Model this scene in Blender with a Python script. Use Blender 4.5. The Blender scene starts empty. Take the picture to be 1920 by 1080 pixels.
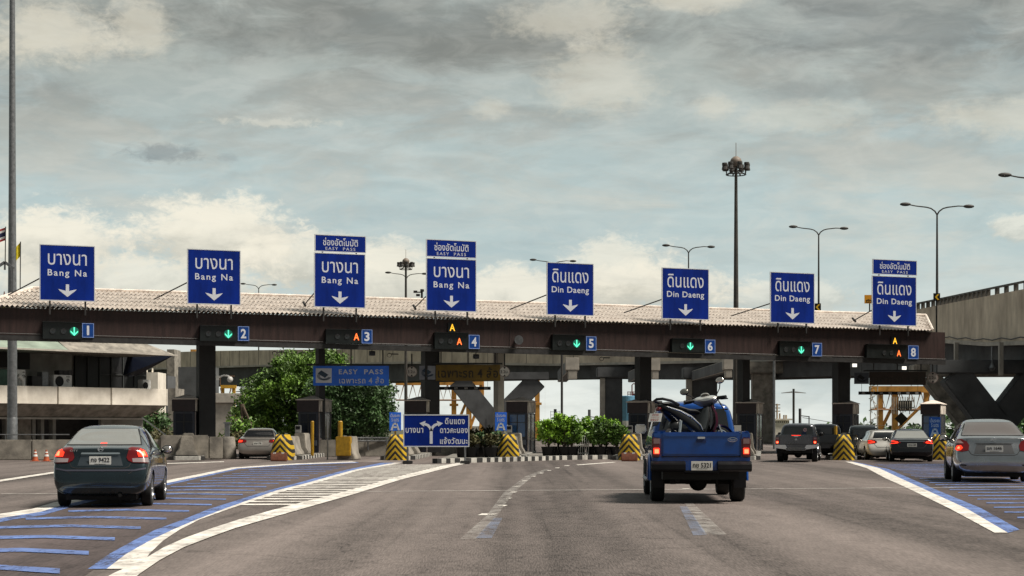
import bpy, bmesh, math, random
from mathutils import Vector, Matrix
from mathutils.bvhtree import BVHTree
random.seed(7)
SC = bpy.context.scene
COL = SC.collection
F = 3400.0; CX = 960.0; HY = 805.0; H = 1.3
R = math.radians

def wp(px, py, Y):
    return Vector(((px-CX)/F*Y, Y, H+(HY-py)/F*Y))
def gp(px, py, z=0.0):
    Y = (H-z)*F/(py-HY)
    return Vector(((px-CX)/F*Y, Y, z))

# ------------------------------------------------------------------ materials
MATS = {}
def mat(name, col, rough=0.6, metal=0.0, var=0.0, vscale=3.0, bump=0.0, bscale=20.0, coat=0.0, emit=None, estr=0.0,
        stretch=None, col2=None, spec=0.5, island=0.0):
    if name in MATS: return MATS[name]
    m = bpy.data.materials.new(name); m.use_nodes = True
    nt = m.node_tree; N = nt.nodes; L = nt.links
    b = N['Principled BSDF']
    b.inputs['Base Color'].default_value = (*col, 1)
    b.inputs['Roughness'].default_value = rough
    b.inputs['Metallic'].default_value = metal
    b.inputs['Coat Weight'].default_value = coat
    b.inputs['Coat Roughness'].default_value = 0.05
    b.inputs['Specular IOR Level'].default_value = spec
    tc = N.new('ShaderNodeTexCoord'); src = tc.outputs['Object']
    if stretch:
        mp = N.new('ShaderNodeMapping'); mp.inputs['Scale'].default_value = stretch
        L.new(src, mp.inputs['Vector']); src = mp.outputs['Vector']
    if var > 0:
        n = N.new('ShaderNodeTexNoise'); n.inputs['Scale'].default_value = vscale; n.inputs['Detail'].default_value = 6
        n.inputs['Roughness'].default_value = 0.62
        L.new(src, n.inputs['Vector'])
        r = N.new('ShaderNodeValToRGB'); r.color_ramp.elements[0].position = 0.32; r.color_ramp.elements[1].position = 0.68
        d = col2 if col2 else tuple(c*(1-var) for c in col)
        r.color_ramp.elements[0].color = (*d, 1)
        r.color_ramp.elements[1].color = (*(min(1, c*(1+var*0.5)) for c in col), 1)
        L.new(n.outputs['Fac'], r.inputs['Fac'])
        out = r.outputs['Color']
        if island > 0:
            g = N.new('ShaderNodeNewGeometry'); mm = N.new('ShaderNodeMath'); mm.operation = 'MULTIPLY_ADD'
            mm.inputs[1].default_value = island; mm.inputs[2].default_value = 1-island/2
            L.new(g.outputs['Random Per Island'], mm.inputs[0])
            mx = N.new('ShaderNodeVectorMath'); mx.operation = 'SCALE'
            L.new(out, mx.inputs[0]); L.new(mm.outputs[0], mx.inputs['Scale']); out = mx.outputs[0]
        L.new(out, b.inputs['Base Color'])
        mr = N.new('ShaderNodeMapRange'); mr.inputs['To Min'].default_value = max(0, rough-0.12); mr.inputs['To Max'].default_value = min(1, rough+0.12)
        L.new(n.outputs['Fac'], mr.inputs['Value']); L.new(mr.outputs[0], b.inputs['Roughness'])
    if bump > 0:
        n2 = N.new('ShaderNodeTexNoise'); n2.inputs['Scale'].default_value = bscale; n2.inputs['Detail'].default_value = 4
        L.new(src, n2.inputs['Vector'])
        bp = N.new('ShaderNodeBump'); bp.inputs['Strength'].default_value = bump; bp.inputs['Distance'].default_value = 0.02
        L.new(n2.outputs['Fac'], bp.inputs['Height']); L.new(bp.outputs[0], b.inputs['Normal'])
    if emit:
        b.inputs['Emission Color'].default_value = (*emit, 1); b.inputs['Emission Strength'].default_value = estr
    MATS[name] = m
    return m

def math_node(nt, op, a, b=None, c=None, clamp=False):
    n = nt.nodes.new('ShaderNodeMath'); n.operation = op; n.use_clamp = clamp
    for i, v in enumerate((a, b, c)):
        if v is None: continue
        if isinstance(v, (int, float)): n.inputs[i].default_value = v
        else: nt.links.new(v, n.inputs[i])
    return n.outputs[0]

def stripe_mat(name, axis_expr, period, ca, cb, rough=0.6):
    """two-colour painted stripes along object coordinates"""
    m = bpy.data.materials.new(name); m.use_nodes = True; nt = m.node_tree; b = nt.nodes['Principled BSDF']
    tc = nt.nodes.new('ShaderNodeTexCoord'); sp = nt.nodes.new('ShaderNodeSeparateXYZ'); nt.links.new(tc.outputs['Object'], sp.inputs[0])
    ax, ay, az, aabs = axis_expr
    x = sp.outputs['X']
    xa = math_node(nt, 'ABSOLUTE', x)
    v = math_node(nt, 'MULTIPLY', x, ax)
    v = math_node(nt, 'MULTIPLY_ADD', xa, aabs, v)
    v = math_node(nt, 'MULTIPLY_ADD', sp.outputs['Y'], ay, v)
    v = math_node(nt, 'MULTIPLY_ADD', sp.outputs['Z'], az, v)
    v = math_node(nt, 'DIVIDE', v, period)
    v = math_node(nt, 'FRACT', math_node(nt, 'ADD', v, 100.0))
    v = math_node(nt, 'GREATER_THAN', v, 0.5)
    n = nt.nodes.new('ShaderNodeTexNoise'); n.inputs['Scale'].default_value = 9; n.inputs['Detail'].default_value = 6
    nt.links.new(tc.outputs['Object'], n.inputs['Vector'])
    mx = nt.nodes.new('ShaderNodeMix'); mx.data_type = 'RGBA'
    nt.links.new(v, mx.inputs['Factor']); mx.inputs['A'].default_value = (*ca, 1); mx.inputs['B'].default_value = (*cb, 1)
    dm = nt.nodes.new('ShaderNodeMix'); dm.data_type = 'RGBA'; dm.blend_type = 'MULTIPLY'
    k = math_node(nt, 'MULTIPLY_ADD', n.outputs['Fac'], 0.9, 0.4, clamp=True)
    cmb = nt.nodes.new('ShaderNodeCombineXYZ')
    for i in range(3): nt.links.new(k, cmb.inputs[i])
    dm.inputs['Factor'].default_value = 1.0
    nt.links.new(mx.outputs['Result'], dm.inputs['A']); nt.links.new(cmb.outputs[0], dm.inputs['B'])
    nt.links.new(dm.outputs['Result'], b.inputs['Base Color']); b.inputs['Roughness'].default_value = rough
    MATS[name] = m
    return m

# ------------------------------------------------------------------ object helpers
def tag(o, label=None, cat=None, group=None, kind=None):
    if label: o['label'] = label
    if cat: o['category'] = cat
    if group: o['group'] = group
    if kind: o['kind'] = kind
    return o
def empty(name, loc, rz=0.0, label=None, cat=None, group=None, scale=None):
    o = bpy.data.objects.new(name, None); COL.objects.link(o)
    o.empty_display_size = 0.1
    o.location = loc; o.rotation_euler = (0, 0, rz)
    if scale: o.scale = scale
    return tag(o, label, cat, group)

class MB:
    def __init__(s): s.v = []; s.f = []; s.mi = []; s.T = None
    def add(s, vs, fs, mi=0):
        k = len(s.v)
        for p in vs:
            p = Vector(p)
            if s.T is not None: p = s.T @ p
            s.v.append(p)
        for f in fs: s.f.append([k+i for i in f]); s.mi.append(mi)
        return s
    def box(s, x0, x1, y0, y1, z0, z1, mi=0):
        vs = [(x, y, z) for z in (z0, z1) for y in (y0, y1) for x in (x0, x1)]
        return s.add(vs, [(0, 2, 3, 1), (4, 5, 7, 6), (0, 1, 5, 4), (2, 6, 7, 3), (0, 4, 6, 2), (1, 3, 7, 5)], mi)
    def cbox(s, x, y, z, sx, sy, sz, mi=0): return s.box(x-sx/2, x+sx/2, y-sy/2, y+sy/2, z-sz/2, z+sz/2, mi)
    def tube(s, pts, r, n=8, mi=0, cap=True):
        pts = [Vector(p) for p in pts]
        if isinstance(r, (int, float)): r = [r]*len(pts)
        vs = []; ref = None
        for i, p in enumerate(pts):
            d = (pts[min(i+1, len(pts)-1)] - pts[max(i-1, 0)])
            if d.length < 1e-9: d = Vector((0, 0, 1))
            d.normalize()
            if ref is None: ref = d.orthogonal().normalized()
            a = (ref - d*ref.dot(d))
            a = a.normalized() if a.length > 1e-6 else d.orthogonal().normalized()
            ref = a; b = d.cross(a)
            for k in range(n):
                t = 2*math.pi*k/n
                vs.append(p + (a*math.cos(t) + b*math.sin(t))*r[i])
        fs = []
        for i in range(len(pts)-1):
            for k in range(n):
                fs.append((i*n+k, i*n+(k+1) % n, (i+1)*n+(k+1) % n, (i+1)*n+k))
        if cap: fs.append(tuple(range(n-1, -1, -1))); fs.append(tuple((len(pts)-1)*n+k for k in range(n)))
        return s.add(vs, fs, mi)
    def bar(s, a, b, w, h=None, mi=0, up=(0, 0, 1)):
        """rectangular bar between a and b, w across, h in the up direction"""
        a = Vector(a); b = Vector(b); h = h or w; d = (b-a).normalized(); u = Vector(up)
        x = d.cross(u)
        if x.length < 1e-5: x = d.cross(Vector((0, 1, 0)))
        x.normalize(); u = x.cross(d).normalized()
        vs = [p + x*sx*w/2 + u*su*h/2 for p in (a, b) for sx, su in ((-1, -1), (1, -1), (1, 1), (-1, 1))]
        return s.add(vs, [(3, 2, 1, 0), (4, 5, 6, 7), (0, 1, 5, 4), (1, 2, 6, 5), (2, 3, 7, 6), (3, 0, 4, 7)], mi)
    def lathe(s, prof, n=24, axis='x', c=(0, 0, 0), mi=0, close=False):
        """prof = [(along, radius)]"""
        vs = []
        for a, r in prof:
            for k in range(n):
                t = 2*math.pi*k/n; q = (r*math.cos(t), r*math.sin(t))
                p = {'x': (a, q[0], q[1]), 'y': (q[0], a, q[1]), 'z': (q[0], q[1], a)}[axis]
                vs.append((p[0]+c[0], p[1]+c[1], p[2]+c[2]))
        fs = []; m = len(prof)
        for i in range(m if close else m-1):
            j = (i+1) % m
            for k in range(n): fs.append((i*n+k, i*n+(k+1) % n, j*n+(k+1) % n, j*n+k))
        if not close:
            if prof[0][1] > 1e-6: fs.append(tuple(range(n-1, -1, -1)))
            if prof[-1][1] > 1e-6: fs.append(tuple((m-1)*n+k for k in range(n)))
        return s.add(vs, fs, mi)
    def prism(s, poly, y0, y1, mi=0):
        """poly in (x,z), extruded along y from y0 (front) to y1"""
        n = len(poly)
        vs = [(x, y0, z) for x, z in poly] + [(x, y1, z) for x, z in poly]
        fs = [tuple(range(n)), tuple(range(2*n-1, n-1, -1))]
        for i in range(n): fs.append((i, n+i, n+(i+1) % n, (i+1) % n))
        return s.add(vs, fs, mi)
    def slab(s, poly, z0, z1, mi=0):
        n = len(poly)
        vs = [(p[0], p[1], z0) for p in poly] + [(p[0], p[1], z1) for p in poly]
        fs = [tuple(range(n-1, -1, -1)), tuple(range(n, 2*n))]
        for i in range(n): fs.append((i, (i+1) % n, n+(i+1) % n, n+i))
        return s.add(vs, fs, mi)
    def rings(s, secs, mi=0, cap=True):
        """secs: list of equal-length closed point loops"""
        n = len(secs[0]); vs = [p for q in secs for p in q]; fs = []
        for i in range(len(secs)-1):
            for k in range(n): fs.append((i*n+k, i*n+(k+1) % n, (i+1)*n+(k+1) % n, (i+1)*n+k))
        if cap: fs.append(tuple(range(n-1, -1, -1))); fs.append(tuple((len(secs)-1)*n+k for k in range(n)))
        return s.add(vs, fs, mi)
    def ell(s, c, r, n=12, m=8, mi=0):
        pr = []
        vs = []
        for i in range(m+1):
            t = math.pi*i/m
            for k in range(n):
                q = 2*math.pi*k/n
                vs.append((c[0]+r[0]*math.sin(t)*math.cos(q), c[1]+r[1]*math.sin(t)*math.sin(q), c[2]+r[2]*math.cos(t)))
        fs = [(i*n+k, (i+1)*n+k, (i+1)*n+(k+1) % n, i*n+(k+1) % n) for i in range(m) for k in range(n)]
        return s.add(vs, fs, mi)
    def build(s, name, m, parent=None, smooth=False, bevel=0.0, angle=40, subsurf=0, loc=None, doubles=False):
        me = bpy.data.meshes.new(name); me.from_pydata([tuple(p) for p in s.v], [], s.f)
        for x in (m if isinstance(m, (list, tuple)) else [m]): me.materials.append(x)
        me.polygons.foreach_set('material_index', s.mi)
        bm = bmesh.new(); bm.from_mesh(me)
        if doubles: bmesh.ops.remove_doubles(bm, verts=bm.verts, dist=1e-5)
        bmesh.ops.recalc_face_normals(bm, faces=bm.faces)
        if bevel > 0:
            es = [e for e in bm.edges if len(e.link_faces) == 2 and e.calc_face_angle(0) > R(30)]
            bmesh.ops.bevel(bm, geom=es, offset=bevel, segments=2, affect='EDGES', clamp_overlap=True)
        bm.to_mesh(me); bm.free()
        if smooth or bevel > 0:
            me.polygons.foreach_set('use_smooth', [True]*len(me.polygons))
            try: me.set_sharp_from_angle(angle=R(angle))
            except Exception: pass
        o = bpy.data.objects.new(name, me); COL.objects.link(o)
        if parent: o.parent = parent
        if loc is not None: o.location = loc
        if subsurf:
            md = o.modifiers.new('s', 'SUBSURF'); md.levels = md.render_levels = subsurf
        return o

def bake(o):
    """apply modifiers"""
    bpy.context.view_layer.update()
    dg = bpy.context.evaluated_depsgraph_get()
    me = bpy.data.meshes.new_from_object(o.evaluated_get(dg), depsgraph=dg)
    o.modifiers.clear(); o.data = me
    return o

def copy_tree(o, parent=None):
    c = o.copy(); COL.objects.link(c)
    if parent: c.parent = parent
    for ch in o.children: copy_tree(ch, c)
    return c

_tc = {}
def text_data(body, bold=0.0, spacing=1.0):
    key = (body, bold, spacing)
    if key in _tc: return _tc[key]
    cu = bpy.data.curves.new('t', 'FONT'); cu.body = body; cu.size = 1; cu.offset = bold; cu.space_character = spacing
    cu.resolution_u = 3
    o = bpy.data.objects.new('t', cu); COL.objects.link(o)
    bpy.context.view_layer.update()
    dg = bpy.context.evaluated_depsgraph_get()
    me = bpy.data.meshes.new_from_object(o.evaluated_get(dg), depsgraph=dg)
    vs = [v.co.copy() for v in me.vertices]; fs = [list(p.vertices) for p in me.polygons]
    bpy.data.objects.remove(o); bpy.data.curves.remove(cu); bpy.data.meshes.remove(me)
    _tc[key] = (vs, fs)
    return _tc[key]
def put_text(mb, body, cx, cz, w, h, y, bold=0.0, spacing=1.0, mi=0, T=None):
    """letters as thin raised shapes fitted in a w x h box in the XZ plane facing -Y, at depth y"""
    vs, fs = text_data(body, bold, spacing)
    x0 = min(v.x for v in vs); x1 = max(v.x for v in vs); y0 = min(v.y for v in vs); y1 = max(v.y for v in vs)
    sx = w/(x1-x0); sz = h/(y1-y0)
    P = [(cx+(v.x-(x0+x1)/2)*sx, y, cz+(v.y-(y0+y1)/2)*sz) for v in vs]
    if T is not None: P = [T @ Vector(p) for p in P]
    mb.add(P, fs, mi)
def down_arrow(mb, cx, cz, s, y, mi=0):
    # road-sign arrow pointing down; s = overall height
    h = s/2
    mb.prism([(cx-.13*s, cz+h), (cx+.13*s, cz+h), (cx+.13*s, cz-.02*s), (cx+.72*s, cz+.12*s), (cx+.6*s, cz-.02*s), (cx, cz-h), (cx-.6*s, cz-.02*s), (cx-.72*s, cz+.12*s), (cx-.13*s, cz-.02*s)], y, y+.004, mi)

# ------------------------------------------------------------------ palette
M_white = mat('white_paint', (.72, .72, .70), .5, var=.12, vscale=8)
M_letter = mat('reflective_white', (.62, .65, .72), .5, var=.12, vscale=40)
M_blue = mat('sign_blue', (.001, .020, .215), .6, var=.35, vscale=1.1, spec=.12, stretch=(1.6, 1, .5))
M_blue2 = mat('sign_blue_pale', (.006, .05, .24), .6, var=.2, vscale=2, spec=.15)
M_border = mat('sign_border', (.55, .58, .62), .5)
M_steel = mat('galvanised', (.22, .23, .24), .45, .6, var=.3, vscale=6)
M_dark = mat('dark_steel', (.035, .034, .034), .55, .3, var=.4, vscale=5)
M_black = mat('black_plastic', (.007, .007, .009), .45, var=.3, vscale=10, spec=.25)
M_conc = mat('concrete', (.30, .275, .235), .9, var=.45, vscale=1.6, bump=.5, bscale=25, col2=(.13, .12, .105))
M_concL = mat('concrete_pale', (.44, .41, .36), .9, var=.3, vscale=1.1, bump=.4, bscale=20)
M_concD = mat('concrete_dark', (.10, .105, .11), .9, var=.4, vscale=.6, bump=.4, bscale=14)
M_yellow = mat('yellow_paint', (.42, .24, .01), .5, var=.35, vscale=7)
M_orange = mat('crane_orange', (.62, .30, .06), .6, var=.35, vscale=1.2)
M_rust = mat('crane_rust', (.30, .17, .10), .8, var=.5, vscale=1.5)
M_red = mat('red_paint', (.45, .03, .02), .5)
M_tyre = mat('tyre_rubber', (.014, .014, .014), .85, var=.3, vscale=30)
M_rim = mat('alloy_rim', (.42, .43, .44), .3, .8)
M_plate = mat('number_plate', (.62, .62, .58), .45)
M_chrome = mat('chrome', (.75, .76, .77), .15, 1.0)
M_chev = stripe_mat('chevron_stripes', (0, 0, 1.0, 1.15), .27, (.015, .014, .013), (.62, .40, .012))
M_kerb = stripe_mat('kerb_stripes', (0, 1.0, 0, 0), 1.0, (.03, .03, .03), (.55, .54, .5))
M_leaf = mat('leaf_green', (.15, .27, .035), .55, var=.65, vscale=.9, island=.9, col2=(.02, .05, .012))
M_leafd = mat('leaf_dark', (.055, .12, .032), .6, var=.6, vscale=.9, island=.9)
M_leafb = mat('leaf_bright', (.24, .42, .03), .5, var=.5, vscale=3, island=.8, col2=(.05, .13, .012))
M_leafdry = mat('leaf_dry', (.09, .085, .03), .7, var=.5, vscale=4, island=.9)
M_bark = mat('bark', (.09, .065, .045), .9, var=.4, vscale=6)
# ------------------------------------------------------------------ camera, light, sky
cd = bpy.data.cameras.new('camera'); cam = bpy.data.objects.new('camera', cd); COL.objects.link(cam); SC.camera = cam
cam.location = (0, 0, H); cam.rotation_euler = (R(90), 0, 0)
cd.sensor_width = 36; cd.lens = F/1920*36; cd.shift_y = (HY-540)/1920; cd.clip_start = .5; cd.clip_end = 6000
SUN_EL = R(57); SUN_AZ = R(106)     # azimuth from +Y towards +X
sd = bpy.data.lights.new('sun', 'SUN'); sd.energy = 4.3; sd.angle = R(17); sd.color = (1, .92, .81)
so = bpy.data.objects.new('sun', sd); COL.objects.link(so)
dirv = Vector((math.sin(SUN_AZ)*math.cos(SUN_EL), math.cos(SUN_AZ)*math.cos(SUN_EL), math.sin(SUN_EL)))
so.rotation_euler = dirv.to_track_quat('Z', 'Y').to_euler(); so.location = (30, 30, 60)

w = bpy.data.worlds.new('World'); SC.world = w; w.use_nodes = True
nt = w.node_tree; N = nt.nodes; L = nt.links
N.clear()
def mth(op, a, b=None, c=None, clamp=False): return math_node(nt, op, a, b, c, clamp)
def sstep(v, a, b):
    n = N.new('ShaderNodeMapRange'); n.interpolation_type = 'SMOOTHSTEP'
    L.new(v, n.inputs['Value']); n.inputs['From Min'].default_value = a; n.inputs['From Max'].default_value = b
    return n.outputs['Result']
def mixc(f, a, b):
    n = N.new('ShaderNodeMix'); n.data_type = 'RGBA'
    if isinstance(f, (int, float)): n.inputs['Factor'].default_value = f
    else: L.new(f, n.inputs['Factor'])
    for k, v in (('A', a), ('B', b)):
        if isinstance(v, tuple): n.inputs[k].default_value = (*v, 1)
        else: L.new(v, n.inputs[k])
    return n.outputs['Result']
def srgb(r, g, b): 
    return tuple(((c/255+.055)/1.055)**2.4 for c in (r, g, b))
tc = N.new('ShaderNodeTexCoord'); sp = N.new('ShaderNodeSeparateXYZ'); L.new(tc.outputs['Generated'], sp.inputs[0])
az = mth('ARCTAN2', sp.outputs['X'], sp.outputs['Y'])
el = mth('ARCSINE', sp.outputs['Z'])
def noise(sx, sy, scale, detail=7, rough=.55, dist=0.0, off=0.0):
    c = N.new('ShaderNodeCombineXYZ'); L.new(mth('MULTIPLY', az, sx), c.inputs[0]); L.new(mth('MULTIPLY', el, sy), c.inputs[1]); c.inputs[2].default_value = off
    n = N.new('ShaderNodeTexNoise'); n.inputs['Scale'].default_value = scale; n.inputs['Detail'].default_value = detail
    n.inputs['Roughness'].default_value = rough; n.inputs['Distortion'].default_value = dist
    L.new(c.outputs[0], n.inputs['Vector']); return n.outputs['Fac']
def A(px): return (px-CX)/F
def E_(py): return (HY-py)/F
def blob(px, py, rx, ry, nz, k=.9, soft=.35):
    dx = mth('DIVIDE', mth('SUBTRACT', az, A(px)), rx/F); dy = mth('DIVIDE', mth('SUBTRACT', el, E_(py)), ry/F)
    d = mth('SQRT', mth('ADD', mth('MULTIPLY', dx, dx), mth('MULTIPLY', dy, dy)))
    v = mth('SUBTRACT', 1.0, d)
    v = mth('ADD', v, mth('MULTIPLY', mth('SUBTRACT', nz, .5), k*2))
    return sstep(v, -soft*.5, soft)
sky = N.new('ShaderNodeTexSky'); sky.sky_type = 'NISHITA'; sky.sun_disc = False
sky.sun_elevation = SUN_EL; sky.sun_rotation = SUN_AZ
sky.air_density = 1.5; sky.dust_density = 3
nA = noise(1, 3.2, 7, 10, .60, .4)
nB = noise(1, 2.6, 17, 10, .66, .5, 5.0)
nC = noise(1, 1.4, 30, 10, .68, .3, 9.0)
nD = noise(1, 5.0, 5, 5, .5, .4, 3.0)
nE = noise(1, 1.8, 130, 8, .65, .6, 21.0)
nG = mth('ADD', mth('MULTIPLY', nC, .62), mth('MULTIPLY', nE, .38))
# base veil: pale at the horizon, blue grey in the middle, grey above
col = mixc(sstep(el, 0.0, .11), srgb(226, 230, 224), srgb(172, 189, 190))
col = mixc(sstep(el, .12, .21), col, srgb(160, 166, 160))
col = mixc(mth('MULTIPLY', sstep(nB, .42, .68), .55), col, srgb(193, 199, 194))
col = mixc(mth('MULTIPLY', sstep(nD, .48, .68), .5), col, srgb(158, 176, 180))
# warm thin cloud
col = mixc(mth('MULTIPLY', sstep(nA, .50, .66), .6), col, srgb(205, 203, 192))
# heavy grey sheets on top
up = sstep(el, .095, .20)
shd = mth('MULTIPLY', sstep(mth('ADD', nA, mth('MULTIPLY', mth('SUBTRACT', nB, .5), .5)), .42, .60), up)
col = mixc(mth('MULTIPLY', shd, .58), col, srgb(124, 126, 121))
col = mixc(mth('MULTIPLY', blob(800, 70, 620, 70, nB, 1.2, .7), .8), col, srgb(112, 113, 107))
col = mixc(mth('MULTIPLY', blob(1700, 75, 380, 60, nB, 1.2, .7), .65), col, srgb(116, 119, 117))
col = mixc(mth('MULTIPLY', blob(1500, 190, 110, 25, nB, .8, .6), .5), col, srgb(135, 140, 138))
col = mixc(mth('MULTIPLY', blob(-60, -20, 420, 260, nB, .8, 1.0), .55), col, srgb(112, 114, 106))  # corner falloff of the lens, put into the sky colour as dark cloud
col = mixc(mth('MULTIPLY', blob(1980, -20, 420, 240, nB, .8, 1.0), .5), col, srgb(112, 114, 108))  # same painted corner falloff on the other side
# warm lit patches in the upper part
for (px, py, rx, ry, a) in ((110, 95, 120, 60, .75), (275, 75, 60, 60, .6), (1060, 50, 120, 45, .5), (1300, 20, 120, 22, .6), (1120, 150, 110, 70, .45), (920, 210, 40, 20, .4), (1340, 210, 40, 25, .45), (1850, 245, 120, 35, .5), (1500, 230, 120, 30, .3)):
    col = mixc(mth('MULTIPLY', blob(px, py, rx, ry, nG, 1.4, .6), a), col, srgb(212, 205, 186))
col = mixc(mth('MULTIPLY', blob(520, 240, 90, 8, nE, 1.8, .9), .6), col, srgb(205, 203, 190))
# small dark scud
col = mixc(mth('MULTIPLY', blob(312, 300, 66, 17, nE, 1.1, .7), .7), col, srgb(118, 126, 129))
col = mixc(mth('MULTIPLY', blob(430, 306, 22, 9, nE, 1.0, .7), .4), col, srgb(135, 142, 144))
# cumulus low down
for (px, py, rx, ry, a) in ((120, 470, 130, 70, .8), (410, 450, 160, 75, .8), (560, 490, 120, 60, .7), (740, 520, 90, 75, .7), (960, 560, 90, 62, .7), (1160, 520, 120, 65, .6), (1230, 540, 160, 50, .6), (1885, 440, 55, 26, .5), (250, 540, 300, 60, .6), (1480, 560, 150, 30, .4)):
    b = blob(px, py, rx, ry, nG, 1.35, .38)
    shade = mixc(sstep(mth('ADD', mth('SUBTRACT', el, E_(py)), mth('MULTIPLY', mth('SUBTRACT', nC, .5), .05)), -ry/F*.8, ry/F*.5), srgb(190, 186, 172), srgb(236, 229, 211))
    col = mixc(mth('MULTIPLY', b, min(.95, a*1.1)), col, shade)
col = mixc(mth('MULTIPLY', sstep(noise(1, 3.0, 30, 8, .6, .8, 2.0), .36, .70), .14), col, srgb(225, 224, 214))
col = mixc(mth('MULTIPLY', sstep(noise(1, 4.5, 18, 8, .6, .8, 12.0), .42, .74), .16), col, srgb(135, 142, 142))
# added darkening of the unseen sky behind, dims light on surfaces facing the camera
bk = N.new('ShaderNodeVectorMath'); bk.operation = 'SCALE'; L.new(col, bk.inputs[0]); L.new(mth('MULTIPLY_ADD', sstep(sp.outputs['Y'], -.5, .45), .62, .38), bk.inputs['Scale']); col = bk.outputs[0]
bgs = N.new('ShaderNodeBackground'); L.new(sky.outputs[0], bgs.inputs['Color']); bgs.inputs['Strength'].default_value = .10
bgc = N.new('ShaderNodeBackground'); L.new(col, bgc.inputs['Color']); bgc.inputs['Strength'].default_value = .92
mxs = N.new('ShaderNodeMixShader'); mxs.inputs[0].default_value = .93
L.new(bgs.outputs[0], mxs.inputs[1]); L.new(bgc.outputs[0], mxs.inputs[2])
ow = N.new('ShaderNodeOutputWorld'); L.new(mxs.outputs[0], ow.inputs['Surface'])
SC.view_settings.view_transform = 'Standard'; SC.view_settings.look = 'None'; SC.view_settings.exposure = .36; SC.view_settings.gamma = 1

# ------------------------------------------------------------------ ground and markings
def asphalt(name, base, red=0.0):
    m = bpy.data.materials.new(name); m.use_nodes = True; nt = m.node_tree; b = nt.nodes['Principled BSDF']
    tc = nt.nodes.new('ShaderNodeTexCoord')
    def nz(scale, det, st=(1, 1, 1), rough=.6):
        mp = nt.nodes.new('ShaderNodeMapping'); mp.inputs['Scale'].default_value = st; nt.links.new(tc.outputs['Object'], mp.inputs[0])
        n = nt.nodes.new('ShaderNodeTexNoise'); n.inputs['Scale'].default_value = scale; n.inputs['Detail'].default_value = det; n.inputs['Roughness'].default_value = rough
        nt.links.new(mp.outputs[0], n.inputs['Vector']); return n.outputs['Fac']
    fine = nz(70, 2, (1, .05, 1), .7); mid = nz(3, 6, (1, .25, 1)); big = nz(.28, 5, (1, .12, 1)); lanes = nz(.9, 3, (1, .012, 1))
    v = math_node(nt, 'MULTIPLY_ADD', math_node(nt, 'SUBTRACT', fine, .5), 2.0, 1.0)
    v = math_node(nt, 'MULTIPLY_ADD', math_node(nt, 'SUBTRACT', mid, .5), .8, v)
    v = math_node(nt, 'MULTIPLY_ADD', math_node(nt, 'SUBTRACT', big, .5), 1.5, v)
    v = math_node(nt, 'MULTIPLY_ADD', math_node(nt, 'SUBTRACT', lanes, .5), 1.5, v)
    lane2 = nz(.42, 2, (1, .006, 1), .5); skid = nz(5, 2, (1, .012, 1), .5); oil = nz(1.1, 6, (1, .35, 1), .7)
    v = math_node(nt, 'MULTIPLY_ADD', math_node(nt, 'SUBTRACT', lane2, .5), 2.2, v)
    sk = nt.nodes.new('ShaderNodeMapRange'); sk.inputs['From Min'].default_value = .60; sk.inputs['From Max'].default_value = .72; sk.inputs['To Max'].default_value = -.22
    nt.links.new(skid, sk.inputs['Value']); v = math_node(nt, 'ADD', v, sk.outputs[0])
    ol = nt.nodes.new('ShaderNodeMapRange'); ol.inputs['From Min'].default_value = .62; ol.inputs['From Max'].default_value = .70; ol.inputs['To Max'].default_value = -.28
    nt.links.new(oil, ol.inputs['Value']); v = math_node(nt, 'ADD', v, ol.outputs[0])
    vo = nt.nodes.new('ShaderNodeTexVoronoi'); vo.feature = 'DISTANCE_TO_EDGE'; vo.inputs['Scale'].default_value = .17
    dn = nt.nodes.new('ShaderNodeTexNoise'); dn.inputs['Scale'].default_value = 1.5; dn.inputs['Detail'].default_value = 5; nt.links.new(tc.outputs['Object'], dn.inputs['Vector'])
    ad = nt.nodes.new('ShaderNodeVectorMath'); ad.operation = 'MULTIPLY_ADD'; ad.inputs[1].default_value = (1.2, 1.2, 0); nt.links.new(dn.outputs['Color'], ad.inputs[0]); nt.links.new(tc.outputs['Object'], ad.inputs[2]); nt.links.new(ad.outputs[0], vo.inputs['Vector'])
    cr = nt.nodes.new('ShaderNodeMapRange'); cr.inputs['From Min'].default_value = .0; cr.inputs['From Max'].default_value = .006; cr.inputs['To Min'].default_value = -.35; cr.inputs['To Max'].default_value = 0
    nt.links.new(vo.outputs['Distance'], cr.inputs['Value']); v = math_node(nt, 'ADD', v, cr.outputs[0])
    v = math_node(nt, 'MAXIMUM', v, .25)
    sc = nt.nodes.new('ShaderNodeVectorMath'); sc.operation = 'SCALE'; sc.inputs[0].default_value = base
    nt.links.new(v, sc.inputs['Scale']); nt.links.new(sc.outputs[0], b.inputs['Base Color'])
    b.inputs['Roughness'].default_value = .9; b.inputs['Specular IOR Level'].default_value = .25
    bp = nt.nodes.new('ShaderNodeBump'); bp.inputs['Strength'].default_value = .35; bp.inputs['Distance'].default_value = .01
    nt.links.new(fine, bp.inputs['Height']); nt.links.new(bp.outputs[0], b.inputs['Normal'])
    return m
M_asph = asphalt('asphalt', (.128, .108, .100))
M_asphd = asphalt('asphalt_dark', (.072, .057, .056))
M_grass = mat('verge', (.08, .078, .045), .95, var=.5, vscale=.4)
M_markw = mat('road_paint_white', (.74, .71, .66), .8, var=.3, vscale=3.5, stretch=(1, .5, 1), col2=(.36, .33, .30))
M_markb = mat('road_paint_blue', (.12, .20, .46), .85, var=.3, vscale=3, stretch=(1, .5, 1), col2=(.075, .105, .23))
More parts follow.
